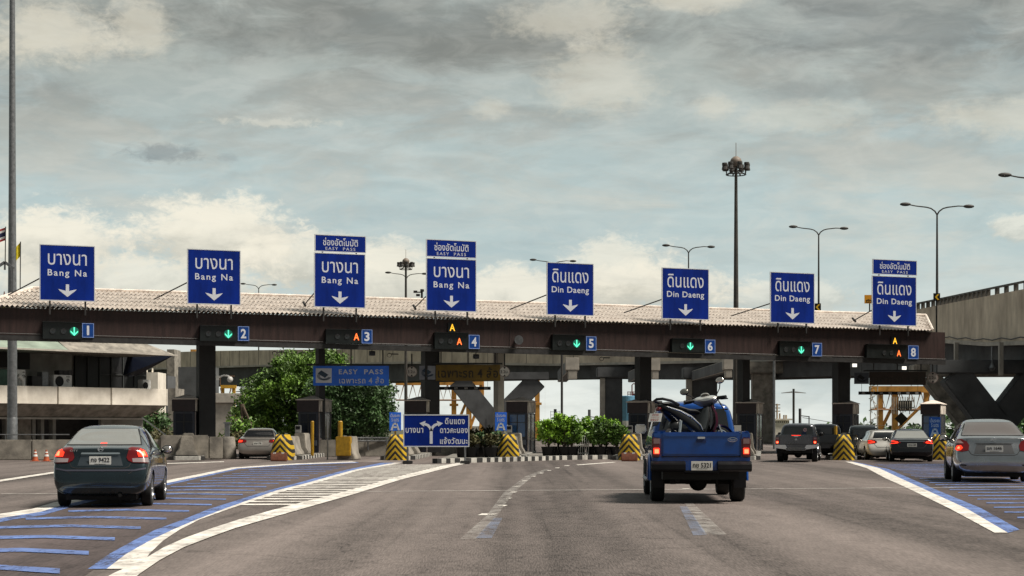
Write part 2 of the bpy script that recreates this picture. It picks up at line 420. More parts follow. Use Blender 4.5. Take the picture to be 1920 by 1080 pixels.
def chip(m, sc=14, lo=.38, hi=.50, amin=.25):
    nt = m.node_tree; b = nt.nodes['Principled BSDF']; tc = nt.nodes.new('ShaderNodeTexCoord')
    mp = nt.nodes.new('ShaderNodeMapping'); mp.inputs['Scale'].default_value = (1, .25, 1)
    n = nt.nodes.new('ShaderNodeTexNoise'); n.inputs['Scale'].default_value = sc; n.inputs['Detail'].default_value = 8; n.inputs['Roughness'].default_value = .75
    n2 = nt.nodes.new('ShaderNodeTexNoise'); n2.inputs['Scale'].default_value = .9; n2.inputs['Detail'].default_value = 2
    nt.links.new(tc.outputs['Object'], mp.inputs[0]); nt.links.new(mp.outputs[0], n.inputs['Vector']); nt.links.new(tc.outputs['Object'], n2.inputs['Vector'])
    s = math_node(nt, 'MULTIPLY_ADD', math_node(nt, 'SUBTRACT', n2.outputs['Fac'], .5), .55, n.outputs['Fac'])
    r = nt.nodes.new('ShaderNodeMapRange'); r.inputs['From Min'].default_value = lo; r.inputs['From Max'].default_value = hi; r.inputs['To Min'].default_value = amin
    nt.links.new(s, r.inputs['Value']); nt.links.new(r.outputs[0], b.inputs['Alpha'])
chip(M_markw, 12, .32, .45, .5); chip(M_markb, 12, .36, .50, .25)
def worn(name, col, lo, hi):
    m = mat(name, col, .9); nt = m.node_tree; b = nt.nodes['Principled BSDF']
    tc = nt.nodes.new('ShaderNodeTexCoord'); n = nt.nodes.new('ShaderNodeTexNoise'); n.inputs['Scale'].default_value = 5; n.inputs['Detail'].default_value = 8
    mp = nt.nodes.new('ShaderNodeMapping'); mp.inputs['Scale'].default_value = (1, .3, 1)
    nt.links.new(tc.outputs['Object'], mp.inputs[0]); nt.links.new(mp.outputs[0], n.inputs['Vector'])
    r = nt.nodes.new('ShaderNodeMapRange'); r.inputs['From Min'].default_value = .35; r.inputs['From Max'].default_value = .65
    r.inputs['To Min'].default_value = lo; r.inputs['To Max'].default_value = hi
    nt.links.new(n.outputs['Fac'], r.inputs['Value']); nt.links.new(r.outputs[0], b.inputs['Alpha']); return m
M_wornw = worn('worn_white', (.55, .53, .50), .0, .35)
M_wornb = worn('worn_blue', (.25, .31, .45), .05, .40)

def sheet(name, polys, m, z, kind='structure', label=None, mis=None):
    mb = MB()
    for i, p in enumerate(polys):
        mb.add([(q[0], q[1], z) for q in p], [tuple(range(len(p)))], 0 if mis is None else mis[i])
    o = mb.build(name, m); o['kind'] = kind
    if label: o['label'] = label
    return o
# ground: one sheet with a road-coloured plaza
sheet('ground', [[(-3000, -60), (3000, -60), (3000, 5000), (-3000, 5000)]], M_grass, -.02)
sheet('road', [[(-70, -40), (70, -40), (75, 200), (-75, 200)]], M_asph, 0.0)
def pxy(pts): return [gp(a, b) for a, b in pts]
def ribbon(Lp, Rp):
    """quads between two pixel-traced edges laid on the ground"""
    a = pxy(Lp); b = pxy(Rp); out = []
    for i in range(len(a)-1): out.append([a[i], b[i], b[i+1], a[i+1]])
    return out
def interp(pts, y):
    """x at pixel row y on a traced edge (rows descending)"""
    p = sorted(pts, key=lambda q: q[1])
    if y <= p[0][1]: return p[0][0]
    for (x0, y0), (x1, y1) in zip(p, p[1:]):
        if y0 <= y <= y1: return x0+(x1-x0)*(y-y0)/(y1-y0)
    (x0, y0), (x1, y1) = p[-2], p[-1]
    return x0+(x1-x0)*(y-y0)/(y1-y0)
# rows used to trace every edge (pixel rows on the photograph, turned into metres on the ground)
rows = [1068, 1040, 1015, 995, 975, 955, 937, 920, 907, 895, 886, 880, 875, 871, 868]
bl = [(165, 1068), (205, 1040), (250, 1015), (290, 995), (336, 978), (400, 952), (450, 937), (510, 918), (555, 907), (645, 882), (700, 871), (715, 868)]
bw = [(200, 1068), (228, 1045), (270, 1020), (345, 984), (420, 955), (470, 937), (525, 918), (572, 907), (664, 881), (722, 871), (740, 868)]
wr = [(262, 1068), (275, 1045), (298, 1020), (340, 992), (392, 966), (440, 952), (492, 934), (545, 918), (592, 906), (677, 881), (732, 872), (755, 868)]
def edge(tr): return [(interp(tr, r), r) for r in rows]
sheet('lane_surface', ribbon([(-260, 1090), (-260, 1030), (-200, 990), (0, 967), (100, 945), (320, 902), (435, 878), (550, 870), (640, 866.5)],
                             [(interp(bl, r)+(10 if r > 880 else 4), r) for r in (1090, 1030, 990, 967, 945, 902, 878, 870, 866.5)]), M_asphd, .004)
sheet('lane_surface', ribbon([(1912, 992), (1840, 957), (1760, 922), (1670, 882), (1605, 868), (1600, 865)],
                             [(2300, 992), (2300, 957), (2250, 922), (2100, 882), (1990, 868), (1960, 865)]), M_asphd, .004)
sheet('road_marking', ribbon(edge(bl), edge(bw)), M_markb, .008)
sheet('road_marking', ribbon(edge(bw), edge(wr)), M_markw, .008)
# second white line and hatching
l2 = [(175, 1100), (207, 1080), (272, 1050), (320, 1020), (425, 982), (530, 952), (650, 922), (740, 896), (820, 876), (858, 868)]
r2 = [(235, 1100), (262, 1078), (300, 1052), (350, 1025), (440, 992), (550, 960), (662, 928), (752, 900), (838, 878), (880, 868)]
rows2 = [1100, 1078, 1052, 1028, 1010, 992, 975, 960, 945, 928, 912, 900, 890, 880, 873, 868.5]
sheet('road_marking', ribbon([(interp(l2, r), r) for r in rows2], [(interp(r2, r), r) for r in rows2]), M_markw, .013)
hp = []
y = gp(0, 948).y
while y < gp(0, 871).y:
    r = HY+H*F/y; r1 = HY+H*F/(y+.58)
    hp.append([gp(interp(wr, r)-1, r), gp(interp(l2, r)+2, r), gp(interp(l2, r1)+2, r1), gp(interp(wr, r1)-1, r1)])
    y += 1.25
sheet('road_marking', hp, M_markw, .010)
# left edge of the electronic lane: white with a blue border
la = [(-320, 1030), (-150, 995), (0, 964), (60, 955), (100, 943), (200, 924), (320, 900), (435, 877), (550, 869.5), (660, 865.5)]
laR = [(x+(14 if yy > 930 else 9), yy+ (6 if yy > 930 else 3 if yy > 880 else 1.6)) for x, yy in la]
laB = [(x+(24 if yy > 930 else 14), yy+(11 if yy > 930 else 6 if yy > 880 else 2.6)) for x, yy in la]
sheet('road_marking', ribbon(la, laR), M_markw, .008)
sheet('road_marking', ribbon(laR, laB), M_markb, .008)
sheet('road_marking', ribbon([(-150, 924), (0, 900), (100, 885), (200, 874), (300, 869), (420, 865.5)], [(-150, 929), (0, 903.5), (100, 888), (200, 876.5), (300, 870.5), (420, 866.6)]), M_markw, .008)
# blue rumble bars of the two electronic lanes
ends = [(95, 1095), (115, 1075), (178, 1035), (225, 1010), (272, 990), (320, 973), (358, 960), (400, 948), (430, 936), (460, 928), (487, 918), (515, 910), (540, 904), (562, 897), (590, 891), (612, 885), (635, 879), (660, 874)]
bp_ = []
y = 16.2
while y < 64:
    r = HY+H*F/y; r1 = HY+H*F/(y+.60)
    xe = interp(ends, r); xs = max(interp(laB, r)+28, -400); xm = xs+(xe-xs)*.42
    if r > 885: xm = max(xm, xe-150) if xs < 0 else xm
    dy = 1.0
    pts = [gp(xs, r), gp(xe, r), gp(xe, r1), gp(xs, r1)]
    mid0 = gp(xm, r); mid1 = gp(xm, r1)
    bp_.append([pts[0], mid0+Vector((0, .5, 0)), mid1+Vector((0, .5, 0)), pts[3]])
    bp_.append([mid0+Vector((0, .5, 0)), pts[1], pts[2], mid1+Vector((0, .5, 0))])
    y += 2.42
rl = [(1925, 985), (1895, 971), (1860, 956), (1838, 943), (1810, 932), (1785, 924), (1762, 916), (1740, 908), (1720, 900), (1700, 892), (1680, 884), (1655, 877), (1630, 871)]
y = gp(0, 985).y
while y < 68:
    r = HY+H*F/y; r1 = HY+H*F/(y+.42)
    xs = interp(rl, r)+8
    bp_.append([gp(xs, r), gp(min(xs+480, 2200), r-1), gp(min(xs+480, 2200), r1-1), gp(xs, r1)])
    y += 1.75
sheet('road_marking', bp_, M_markb, .012)
# right-hand edge: white and blue
wl = [(1865, 1000), (1780, 954), (1700, 915), (1660, 897), (1625, 878), (1585, 866)]
wm = [(1890, 1000), (1812, 954), (1727, 915), (1688, 897), (1648, 878), (1597, 866)]
wb = [(1912, 994), (1840, 954), (1758, 920), (1712, 900), (1666, 880), (1606, 867)]
sheet('road_marking', ribbon(wl, wm), M_markw, .008)
sheet('road_marking', ribbon(wm, wb), M_markb, .008)
# joint across the carriageway
j0 = gp(0, 927.5); j1 = gp(1690, 916); d = (j1-j0)
sheet('road_marking', [[j0, j1, j1+Vector((0, .17, 0)), j0+Vector((0, .17, 0))], [j1, j1+Vector((9, 1.6, 0)), j1+Vector((9, 1.75, 0)), j1+Vector((0, .17, 0))]], worn('worn_joint', (.55, .53, .5), .35, .9), .014)
# dashed divider
dd = []
for (px, py, wd, ln) in ((910, 967, 30, 1.1), (938, 950, 15, .9), (949, 936, 12, .9), (960, 924, 11, .9), (968, 913, 10, 1.1), (981, 903, 9, 1.2), (998, 894, 9, 1.2), (1013, 888, 8, 1.3), (1028, 883, 8, 1.3), (1044, 878, 8, 1.4), (1062, 874, 9, 1.5), (1290, 908, 9, .9), (1285, 917, 14, .5)):
    p = gp(px, py); q = wd/F*p.y/2
    dd.append([p+Vector((-q, 0, 0)), p+Vector((q, 0, 0)), p+Vector((q+.06, ln*.55, 0)), p+Vector((-q+.06, ln*.55, 0))])
dd.append(pxy([(1080, 871.5), (1150, 866.6), (1156, 867.2), (1084, 872.6)]))
sheet('road_marking', dd, M_markw, .008)
sheet('road_marking', [pxy([(862, 1012), (892, 1012), (932, 968), (962, 925), (1000, 893), (1030, 880), (1022, 880), (986, 893), (944, 925), (912, 968)]), pxy([(1322, 1004), (1362, 1003), (1300, 945), (1285, 945)])], M_wornw, .008)
sheet('road_marking', [pxy([(892, 1010), (922, 1010), (942, 972), (926, 972)]), pxy([(1300, 1005), (1326, 1004), (1288, 950), (1274, 950)])], M_wornb, .009)
# ------------------------------------------------------------------ toll canopy
PA = Vector((A(125)*79.5, 79.5, 0)); PB = Vector((A(1678)*97.0, 97.0, 0))
CE = (PB-PA).normalized(); CN = Vector((-CE.y, CE.x, 0)); CANG = math.atan2(CE.y, CE.x)
def cU(px, v=0.0):
    k = A(px)
    return (k*(PA.y+v*CN.y)-PA.x-v*CN.x)/(CE.x-k*CE.y)
def cW(u, v, z=0.0): return PA+CE*u+CN*v+Vector((0, 0, z))
def cZ(py, u, v=0.0): return H+(HY-py)/F*cW(u, v).y
M_fascia = mat('fascia_brown', (.036, .0185, .0165), .55, .2, var=.5, vscale=2.2, stretch=(2.5, 2.5, .25), bump=.3, bscale=30)
def add_ribs(m, per):
    nt = m.node_tree; b = nt.nodes['Principled BSDF']; tc = nt.nodes.new('ShaderNodeTexCoord'); sp = nt.nodes.new('ShaderNodeSeparateXYZ')
    nt.links.new(tc.outputs['Object'], sp.inputs[0])
    v = math_node(nt, 'FRACT', math_node(nt, 'MULTIPLY', sp.outputs['X'], 1/per)); v = math_node(nt, 'PINGPONG', v, .5)
    bp = nt.nodes.new('ShaderNodeBump'); bp.inputs['Strength'].default_value = .2; bp.inputs['Distance'].default_value = .015
    nt.links.new(v, bp.inputs['Height']); nt.links.new(bp.outputs[0], b.inputs['Normal'])
add_ribs(M_fascia, .16)
M_roof = mat('corrugated_roof', (.70, .635, .57), .85, var=.25, vscale=2.5, bump=.25, bscale=10, island=.25, col2=(.48, .42, .37))
M_soffit = mat('soffit', (.05, .045, .045), .8, var=.3)
can = empty('toll_canopy', PA, CANG, 'long brown toll plaza canopy with pale corrugated roof spanning eight lanes', 'canopy')
uL = cU(-110); uR = cU(1772)
mb = MB(); mb.rings([[(u_, 0, z_), (u_, 0, 6.56), (u_, .18, 6.56), (u_, .18, z_)] for u_, z_ in ((uL, 5.42), (uR, 5.07))]); mb.box(uR-.18, uR, .18, 10, 5.62, 6.56); mb.box(uL, uR-.2, 9.82, 10, 5.98, 6.56)
mb.build('fascia', M_fascia, can)
mb = MB(); mb.rings([[(u_, -.05, z_), (u_, -.05, z_+.24), (u_, .24, z_+.24), (u_, .24, z_)] for u_, z_ in ((uL, 5.176), (uR, 4.80))]); mb.build('bottom_beam', M_dark, can)
mb = MB(); mb.box(uL+.02, uR-.2, .25, 9.8, 6.1, 6.2)
for k in range(14):
    u = uL+1.5+k*3.9; mb.box(u, u+.22, .3, 9.7, 5.85, 6.096)
mb.build('soffit', M_soffit, can)
# corrugated roof
mb = MB(); P = .215; nr = 5
e0 = cU(-42, -.3); e1 = cU(1749, -.3); r0 = cU(60, 5); r1 = cU(1736, 5)
def roof_side(v0, z0, v1, z1, ua0, ub0, ua1, ub1):
    us = []
    u = min(ua0, ua1)
    while u < max(ub0, ub1): us.append(u); u += P/4
    for r in range(nr):
        t0 = r/nr; t1 = min(1, (r+1)/nr+.012)
        A0 = ua0+(ua1-ua0)*t0; A1 = ua0+(ua1-ua0)*t1; B0 = ub0+(ub1-ub0)*t0; B1 = ub0+(ub1-ub0)*t1
        lo = []; hi = []
        for i, u in enumerate(us):
            w_ = .045*math.cos(2*math.pi*u/P)
            sh = (math.floor(u/1.05)*7919 % 13)/13*.012
            ux0 = min(max(u, A0), B0); ux1 = min(max(u, A1), B1)
            lo.append((ux0, v0+(v1-v0)*t0-.05*(r == 0)*0, z0+(z1-z0)*t0+w_+.028+sh)); hi.append((ux1, v0+(v1-v0)*t1, z0+(z1-z0)*t1+w_))
        n = len(us); fs = []
        for i in range(n-1):
            if lo[i+1][0]-lo[i][0] < 1e-6 and hi[i+1][0]-hi[i][0] < 1e-6: continue
            fs.append((i, i+1, n+i+1, n+i))
        mb.add(lo+hi, fs)
roof_side(-.32, 6.60, 5, 7.78, e0, e1, r0, r1)
roof_side(10.3, 6.60, 5, 7.78, e0, e1, r0, r1)
mb.add([(e0, -.3, 6.58), (e0, 10.3, 6.58), (r0, 5, 7.76)], [(0, 1, 2)]); mb.add([(e1, -.3, 6.58), (e1, 10.3, 6.58), (r1, 5, 7.76)], [(0, 1, 2)])
ro = mb.build('roof', M_roof, can)
mb = MB(); mb.tube([(r0, 5, 7.84), (r1, 5, 7.84)], .08, 6); mb.tube([(e0, -.3, 6.66), (r0, 5, 7.84)], .07, 6); mb.tube([(e1, -.3, 6.66), (r1, 5, 7.84)], .07, 6)
mb.build('ridge_cap', M_roof, ro)
M_col = mat('canopy_column', (.02, .02, .022), .6, var=.4)
for (a, b, m_) in ((370, 403, M_col), (595, 607, M_col), (793, 822, M_col), (930, 942, M_concL), (1195, 1218, M_col), (1388, 1402, M_col), (1566, 1590, M_col)):
    v = 2.4; u0 = cU(a, v); u1 = cU(b, v); wd = (u1-u0)*.93
    mb = MB(); mb.box((u0+u1)/2-wd/2, (u0+u1)/2+wd/2, v-.25, v+.35, 0.18, 5.9); mb.box((u0+u1)/2-wd/2-.06, (u0+u1)/2+wd/2+.06, v-.31, v+.41, 0.16, .5)
    mb.build('column', m_, can)
# far-side columns
# conduit along the fascia foot and drip edge
mb = MB(); mb.tube([(uL, -.06, 5.47), (uR, -.06, 5.1)], .02, 5); mb.tube([(cU(955), -.03, 5.3), (cU(957), -.03, 6.5)], .012, 5)
mb.build('conduit', M_dark, can)

# ------------------------------------------------------------------ overhead destination signs
def overhead(px0, px1, yt, yb, thai, latin, label, top=None, braces='left', dim=1.0):
    v = -.38
    u0 = cU(px0, v); u1 = cU(px1, v); uc = (u0+u1)/2; wd = u1-u0; zt = cZ(yt, uc, v); zb = cZ(yb, uc, v)
    o = empty('destination_sign', cW(uc, v, 6.3), CANG, label, 'road sign', 'blue destination signs above the toll lanes')
    a = zb-6.3; b = zt-6.3; hh = b-a
    mb = MB(); mb.box(-wd/2+.03, wd/2-.03, -.012, .03, a+.03, b-.03); mb.build('panel', M_blue, o)
    mb = MB()
    t = .035
    for x0, x1, z0, z1 in ((-wd/2, wd/2, b-t, b), (-wd/2, wd/2, a, a+t), (-wd/2, -wd/2+t, a+t, b-t), (wd/2-t, wd/2, a+t, b-t)): mb.box(x0, x1, -.02, .04, z0, z1)
    mb.build('frame', M_border, o)
    mb = MB()
    s = wd/105
    mono = thai == 'บางนา'
    zc = lambda f: b-hh*f
    if mono:
        put_text(mb, thai, 0, zc(.26), wd*.70, hh*.20, -.016, .003, 1.0); put_text(mb, latin, 0, zc(.515), wd*.71, hh*.15, -.016, .014, 1.25)
    else:
        put_text(mb, thai, 0, zc(.25), wd*.77, hh*.26, -.016, .003, 1.0); put_text(mb, latin, 0, zc(.53), wd*.79, hh*.15, -.016, .014, 1.1)
    mb.build('lettering', M_letter, o)
    mb = MB(); down_arrow(mb, 0, zc(.815), hh*.225, -.018); mb.build('arrow', M_letter, o)
    if top:
        u0t = cU(top[0], v); u1t = cU(top[1], v); w2 = u1t-u0t; z1 = cZ(top[2], uc, v)-6.3; z0 = cZ(top[3], uc, v)-6.3; h2 = z1-z0; xc = (u0t+u1t)/2-uc
        mb = MB(); mb.box(xc-w2/2+.03, xc+w2/2-.03, -.012, .03, z0+.03, z1-.03); p = mb.build('upper_panel', M_blue, o)
        mb = MB()
        for x0, x1, zz0, zz1 in ((xc-w2/2, xc+w2/2, z1-t, z1), (xc-w2/2, xc+w2/2, z0, z0+t), (xc-w2/2, xc-w2/2+t, z0+t, z1-t), (xc+w2/2-t, xc+w2/2, z0+t, z1-t)): mb.box(x0, x1, -.02, .04, zz0, zz1)
        mb.build('frame', M_border, p)
        mb = MB(); put_text(mb, 'ช่องอัตโนมัติ', xc, z1-h2*.40, w2*.68, h2*.46, -.016, .008); put_text(mb, 'EASY', xc-w2*.17, z1-h2*.80, w2*.24, h2*.17, -.016, .0, 1.3); put_text(mb, 'PASS', xc+w2*.17, z1-h2*.80, w2*.24, h2*.17, -.016, .0, 1.3)
        mb.build('lettering', M_letter, p)
        mb = MB()
        for x in (-wd*.33, wd*.33): mb.box(x-.03, x+.03, .045, .1, a, z1-.1)
        mb.build('stiffener', M_steel, o)
    for x in (-wd*.31, wd*.33):
        mb = MB(); mb.box(x-.035, x+.035, .045, .11, 0, a+.6); mb.build('post', M_dark, o)
    if braces == 'left':
        mb = MB()
        mb.tube([(-wd/2+.1, .1, a+1.0), (-wd/2-1.0, 2.2, .95)], .03, 6); mb.build('brace', M_dark, o)
    else:
        for x in (-wd*.42, wd*.25):
            mb = MB(); mb.tube([(x+.05, .1, a+.9), (x-.1, 1.9, .85)], .03, 6); mb.tube([(x-.1, 1.7, .8), (x-.1, 2.0, 1.0)], .06, 6); mb.build('brace', M_dark, o)
    return o
BN, DD = 'บางนา', 'ดินแดง'
overhead(74, 178, 459.5, 564.5, BN, 'Bang Na', 'plain blue Bang Na sign above lane 1 at the flag end of the roof')
overhead(351, 451, 468, 571, BN, 'Bang Na', 'plain blue Bang Na sign standing above lane number 2')
overhead(589, 685, 475, 577, BN, 'Bang Na', 'blue Bang Na sign with EASY PASS panel on top, above lane 3', top=(590, 686, 441, 473), braces='b')
overhead(799, 893, 485, 584, BN, 'Bang Na', 'blue Bang Na sign with EASY PASS panel on top, above lane 4', top=(799, 893, 450, 483), braces='b')
overhead(1025, 1113, 493, 591.5, DD, 'Din Daeng', 'plain blue Din Daeng sign standing above lane number 5')
overhead(1241, 1329, 503, 599, DD, 'Din Daeng', 'plain blue Din Daeng sign standing above lane number 6')
overhead(1444, 1527, 511, 606, DD, 'Din Daeng', 'plain blue Din Daeng sign above lane number 7, beside a yellow chevron')
overhead(1635, 1718, 518, 610.5, DD, 'Din Daeng', 'blue Din Daeng sign with EASY PASS panel on top, above lane 8', top=(1636, 1719, 487, 515.5), braces='b')

# ------------------------------------------------------------------ lane signals and numbers
M_house = mat('signal_black', (.006, .009, .009), .35, var=.4)
M_lens = mat('dead_lens', (.02, .022, .024), .2, coat=.5)
M_green = mat('lamp_green', (.02, .3, .15), .4, emit=(.12, .95, .55), estr=1.1)
M_redl = mat('lamp_red', (.4, .05, .02), .4, emit=(1, .16, .03), estr=1.7)
M_amb = mat('lamp_amber', (.4, .2, .02), .4, emit=(1, .50, .03), estr=1.2)
M_halo = mat('lamp_green_halo', (.01, .10, .07), .3, emit=(.01, .12, .08), estr=.5)  # halo of the lit arrow, put into the disc as a faint glow
def cbox_px(x0, x1, y0, y1, v):
    a = cU(x0, v); b = cU(x1, v); c = (a+b)/2; return a, b, c, cZ(y1, c, v), cZ(y0, c, v)
def signal(n, box, lx, ly, kind, num):
    v = -.20
    a, b, c, z0, z1 = cbox_px(*box, v)
    o = empty('lane_signal', cW(c, v, z0), CANG, 'black signal box on the fascia above lane %d, %s' % (n, {'g': 'green down arrow lit', 'r': 'red letter A lit'}[kind]), 'lane signal', 'lane signals on the canopy fascia')
    mb = MB(); mb.box(a-c, b-c, 0, .19, 0, z1-z0); mb.build('housing', M_house, o, bevel=.01)
    mb = MB(); mb.box(a-c-.02, b-c+.02, -.12, 0, z1-z0-.015, z1-z0+.01); mb.build('visor', M_house, o)
    u = cU(lx, v)-c; z = cZ(ly, c, v)-z0; r = .17
    for q in (-.42, -.84):
        x = u+q*1.1
        if x > a-c+.2:
            mb = MB(); mb.lathe([(-.02, .13), (-.03, .12), (-.02, .02)], 14, 'y', (x, 0, z)); mb.build('lens', M_lens, o)
    mb = MB()
    if kind == 'g':
        mb2 = MB(); mb2.lathe([(-.004, .20), (-.012, .19)], 16, 'y', (u, 0, z)); mb2.build('lens', M_halo, o)  # disc behind the arrow carries its painted halo
        mb.prism([(u-.026, z+.18), (u+.026, z+.18), (u+.026, z-.1), (u-.026, z-.1)], -.035, -.02)
        for s_ in (-1, 1): mb.prism([(u, z-.19), (u+s_*.16, z-.03), (u+s_*.16, z+.035), (u, z-.115)], -.032, -.02)
        mb.build('lit_arrow', M_green, o)
    else:
        put_text(mb, 'A', u, z, .26, .32, -.03, .012); mb.build('lit_letter', M_redl, o)
    a, b, c, z0, z1 = cbox_px(*num, -.10)
    s = empty('lane_number_sign', cW(c, -.10, z0), CANG, 'square blue plate with white number %d on the canopy fascia' % n, 'number sign', 'lane number plates on the canopy fascia')
    w_ = b-a; h_ = z1-z0
    mb = MB(); mb.box(-w_/2+.03, w_/2-.03, 0, .05, .03, h_-.03); mb.build('panel', M_blue2 if n < 8 else M_blue2, s)
    mb = MB()
    for x0, x1, q0, q1 in ((-w_/2, w_/2, h_-.03, h_), (-w_/2, w_/2, 0, .03), (-w_/2, -w_/2+.03, .03, h_-.03), (w_/2-.03, w_/2, .03, h_-.03)): mb.box(x0, x1, -.01, .05, q0, q1)
    mb.build('frame', mat('number_frame', (.18, .28, .6), .5), s)
    mb = MB(); put_text(mb, str(n), 0, h_/2, w_*(.20 if n == 1 else .48), h_*.66, -.006, (.0 if n == 1 else .03)); mb.build('lettering', M_letter, s)
signal(1, (80, 153, 604, 636), 139, 621, 'g', (154, 176, 606, 633))
signal(2, (375, 445, 611, 640), 428, 626, 'g', (446, 467, 612, 639))
signal(3, (611, 677, 618, 644), 668, 631, 'r', (678, 698, 618, 644))
signal(4, (815, 878, 624, 655), 861, 640, 'r', (879, 899, 628, 654))
signal(5, (1036, 1098, 628, 657), 1081, 644, 'g', (1099, 1118, 631, 657))
signal(6, (1260, 1321, 635, 661), 1294, 649, 'g', (1322, 1341, 637, 662))
signal(7, (1462, 1521, 640, 668), 1502, 656, 'g', (1523, 1541, 643, 668))
signal(8, (1625, 1701, 646, 672), 1685, 662, 'r', (1703, 1722, 648, 673))
for n, px, py in ((4, 848, 614), (8, 1678, 639)):
    u = cU(px, -.08); z = cZ(py, u, -.08)
    o = empty('lit_letter_sign', cW(u, -.08, z), CANG, 'amber glowing letter A on the fascia above the signal of lane %d' % n, 'lit sign', 'amber letters on the fascia')
    mb = MB(); mb.box(-.22, .22, 0, .07, -.22, .22); mb.build('panel', M_house, o)
    mb = MB(); put_text(mb, 'A', 0, 0, .27, .33, -.012, .012); mb.build('lettering', M_amb, o)
u = cU(968, -.05); z = cZ(638, u, -.05)
o = empty('horn_speaker', cW(u, -.05, z), CANG, 'grey round horn loudspeaker on the fascia between lanes 4 and 5', 'loudspeaker')
mb = MB(); mb.lathe([(-.32, .23), (-.31, .215), (-.2, .12), (-.12, .06), (-.1, .03)], 20, 'y'); mb.lathe([(-.32, .23), (-.18, .14), (-.05, .08), (.05, .08)], 20, 'y'); mb.build('horn', M_steel, o, smooth=True)
mb = MB(); mb.lathe([(-.17, .09), (-.22, .055), (-.25, .01)], 14, 'y'); mb.build('cone', M_dark, o, smooth=True)
# floodlights and cameras under the fascia
for px, py, lb in ((698, 662, 'small black floodlight under the fascia below plate 3'), (893, 668, 'small black floodlight under the fascia below plate 4')):
    u = cU(px, .1); z = cZ(py, u, .1)
    o = empty('floodlight', cW(u, .1, z), CANG, lb, 'floodlight', 'black floodlights under the canopy edge')
    mb = MB(); mb.box(-.13, .13, -.08, .12, -.12, .1); mb.build('housing', M_black, o, bevel=.015)
    mb = MB(); mb.tube([(0, .05, .1), (0, .05, .3)], .02, 6); mb.build('bracket', M_black, o)
for px, lb in ((515, 'thin wire ring fitting under the beam between lanes 2 and 3'), (730, 'thin wire ring fitting under the beam past plate 3'), (1128, 'thin wire ring fitting under the beam past plate 5')):
    u = cU(px, .1); pts = [(.11*math.cos(t*math.pi/6), 0, -.06+.09*math.sin(t*math.pi/6)) for t in range(13)]
    mb = MB(); mb.tube(pts, .015, 5); mb.tube([(.1, 0, 0), (.45, 0, 0)], .03, 5); mb.tube([(0, 0, .0), (0, 0, .06)], .015, 5)
    o = mb.build('cable_ring', M_dark); o.location = cW(u, .1, 4.86); o.rotation_euler = (0, 0, CANG); tag(o, lb, 'fitting', 'fittings under the canopy beam')
for px, py, lb in ((1602, 685, 'bright lamp head under the canopy beside the first height sign of lane 8'), (1695, 690, 'small bright lamp under the canopy over the middle of lane 8')):
    u = cU(px, 3); z = cZ(py, u, 3)
    o = empty('canopy_lamp', cW(u, 3, z), CANG, lb, 'lamp', 'lamps under the canopy of lane 8')
    mb = MB(); mb.box(-.13, .13, -.05, .0, -.09, .09); mb.build('diffuser', mat('lamp_white', (.9, .88, .8), .4, emit=(1, .95, .85), estr=1.1), o)
    mb = MB(); mb.box(-.15, .15, .001, .35, -.1, .1); mb.tube([(0, .2, .1), (0, .2, .42)], .02, 6); mb.build('housing', M_steel, o)

# ------------------------------------------------------------------ hanging boards below the canopy
def logo(mb0, mb1, xc, zc, s, y):
    """card-and-swoosh mark: dark tilted card with curved strokes"""
    c, sn = math.cos(R(-32)), math.sin(R(-32))
    q = [(-.30, -.14), (.22, -.14), (.30, .14), (-.22, .14)]
    mb0.prism([(xc+s*(x*c-z*sn)-.04*s, zc+s*(x*sn+z*c)+.1*s) for x, z in q], y, y+.004)
    for k in range(3):
        pts = []
        for t in range(9):
            a = R(150+t*24); r = s*(.42-.06*k)
            pts.append((xc+.03*s+r*math.cos(a), y, zc-.02*s+r*.62*math.sin(a)))
        mb0.tube(pts, s*.018, 4)
def height_sign(px, py, Y, label, dim=False):
    p = wp(px, py, Y)
    r = 10.3/F*Y
    o = empty('height_limit_sign', p, 0, label, 'road sign', 'round height limit signs')
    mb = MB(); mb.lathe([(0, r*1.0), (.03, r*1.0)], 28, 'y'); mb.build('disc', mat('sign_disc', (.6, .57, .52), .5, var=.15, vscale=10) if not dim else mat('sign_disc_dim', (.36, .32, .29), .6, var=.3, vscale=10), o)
    mb = MB(); n = 28; vs = []
    for q in (r*1.0, r*.9):
        for k in range(n): vs.append((q*math.cos(2*math.pi*k/n), -.004, q*math.sin(2*math.pi*k/n)))
    mb.add(vs, [(k, (k+1) % n, n+(k+1) % n, n+k) for k in range(n)]); mb.build('rim', mat('sign_rim', (.22, .16, .15), .6), o)
    mb = MB(); put_text(mb, '3.2ม.', 0, 0, r*1.45, r*.55, -.006, .01)
    for s in (1, -1): mb.prism([(-r*.24, s*r*.85), (r*.24, s*r*.85), (0, s*r*.5)], -.006, -.003)
    mb.build('lettering', M_black, o)
    mb = MB(); mb.tube([(0, .05, r*.5), (0, .05, 5.0-p.z)], .035, 6); mb.build('hanger', M_dark, o)
def hang_board(x0, x1, y0, y1, Y, label, name, m_panel, textf, m_text, cat='road sign', frame=None, hang=True):
    p0 = wp(x0, y1, Y); p1 = wp(x1, y0, Y); w_ = p1.x-p0.x; h_ = p1.z-p0.z
    o = empty(name, ((p0.x+p1.x)/2, Y, p0.z), 0, label, cat)
    mb = MB(); mb.box(-w_/2, w_/2, 0, .06, 0, h_); mb.build('panel', m_panel, o, bevel=.01)
    mb = MB(); textf(mb, w_, h_); mb.build('lettering', m_text, o)
    if hang:
        mb = MB()
        mb.box(-w_/2-.3, w_/2+.1, .08, .14, h_+.02, h_+.10)
        for x in (-w_*.42, 0, w_*.42): mb.box(x-.03, x+.03, .08, .13, h_+.1, 5.2-p0.z)
        mb.build('hanger', M_dark, o)
    return o, w_, h_
Y = cW(cU(658, 1.5), 1.5).y
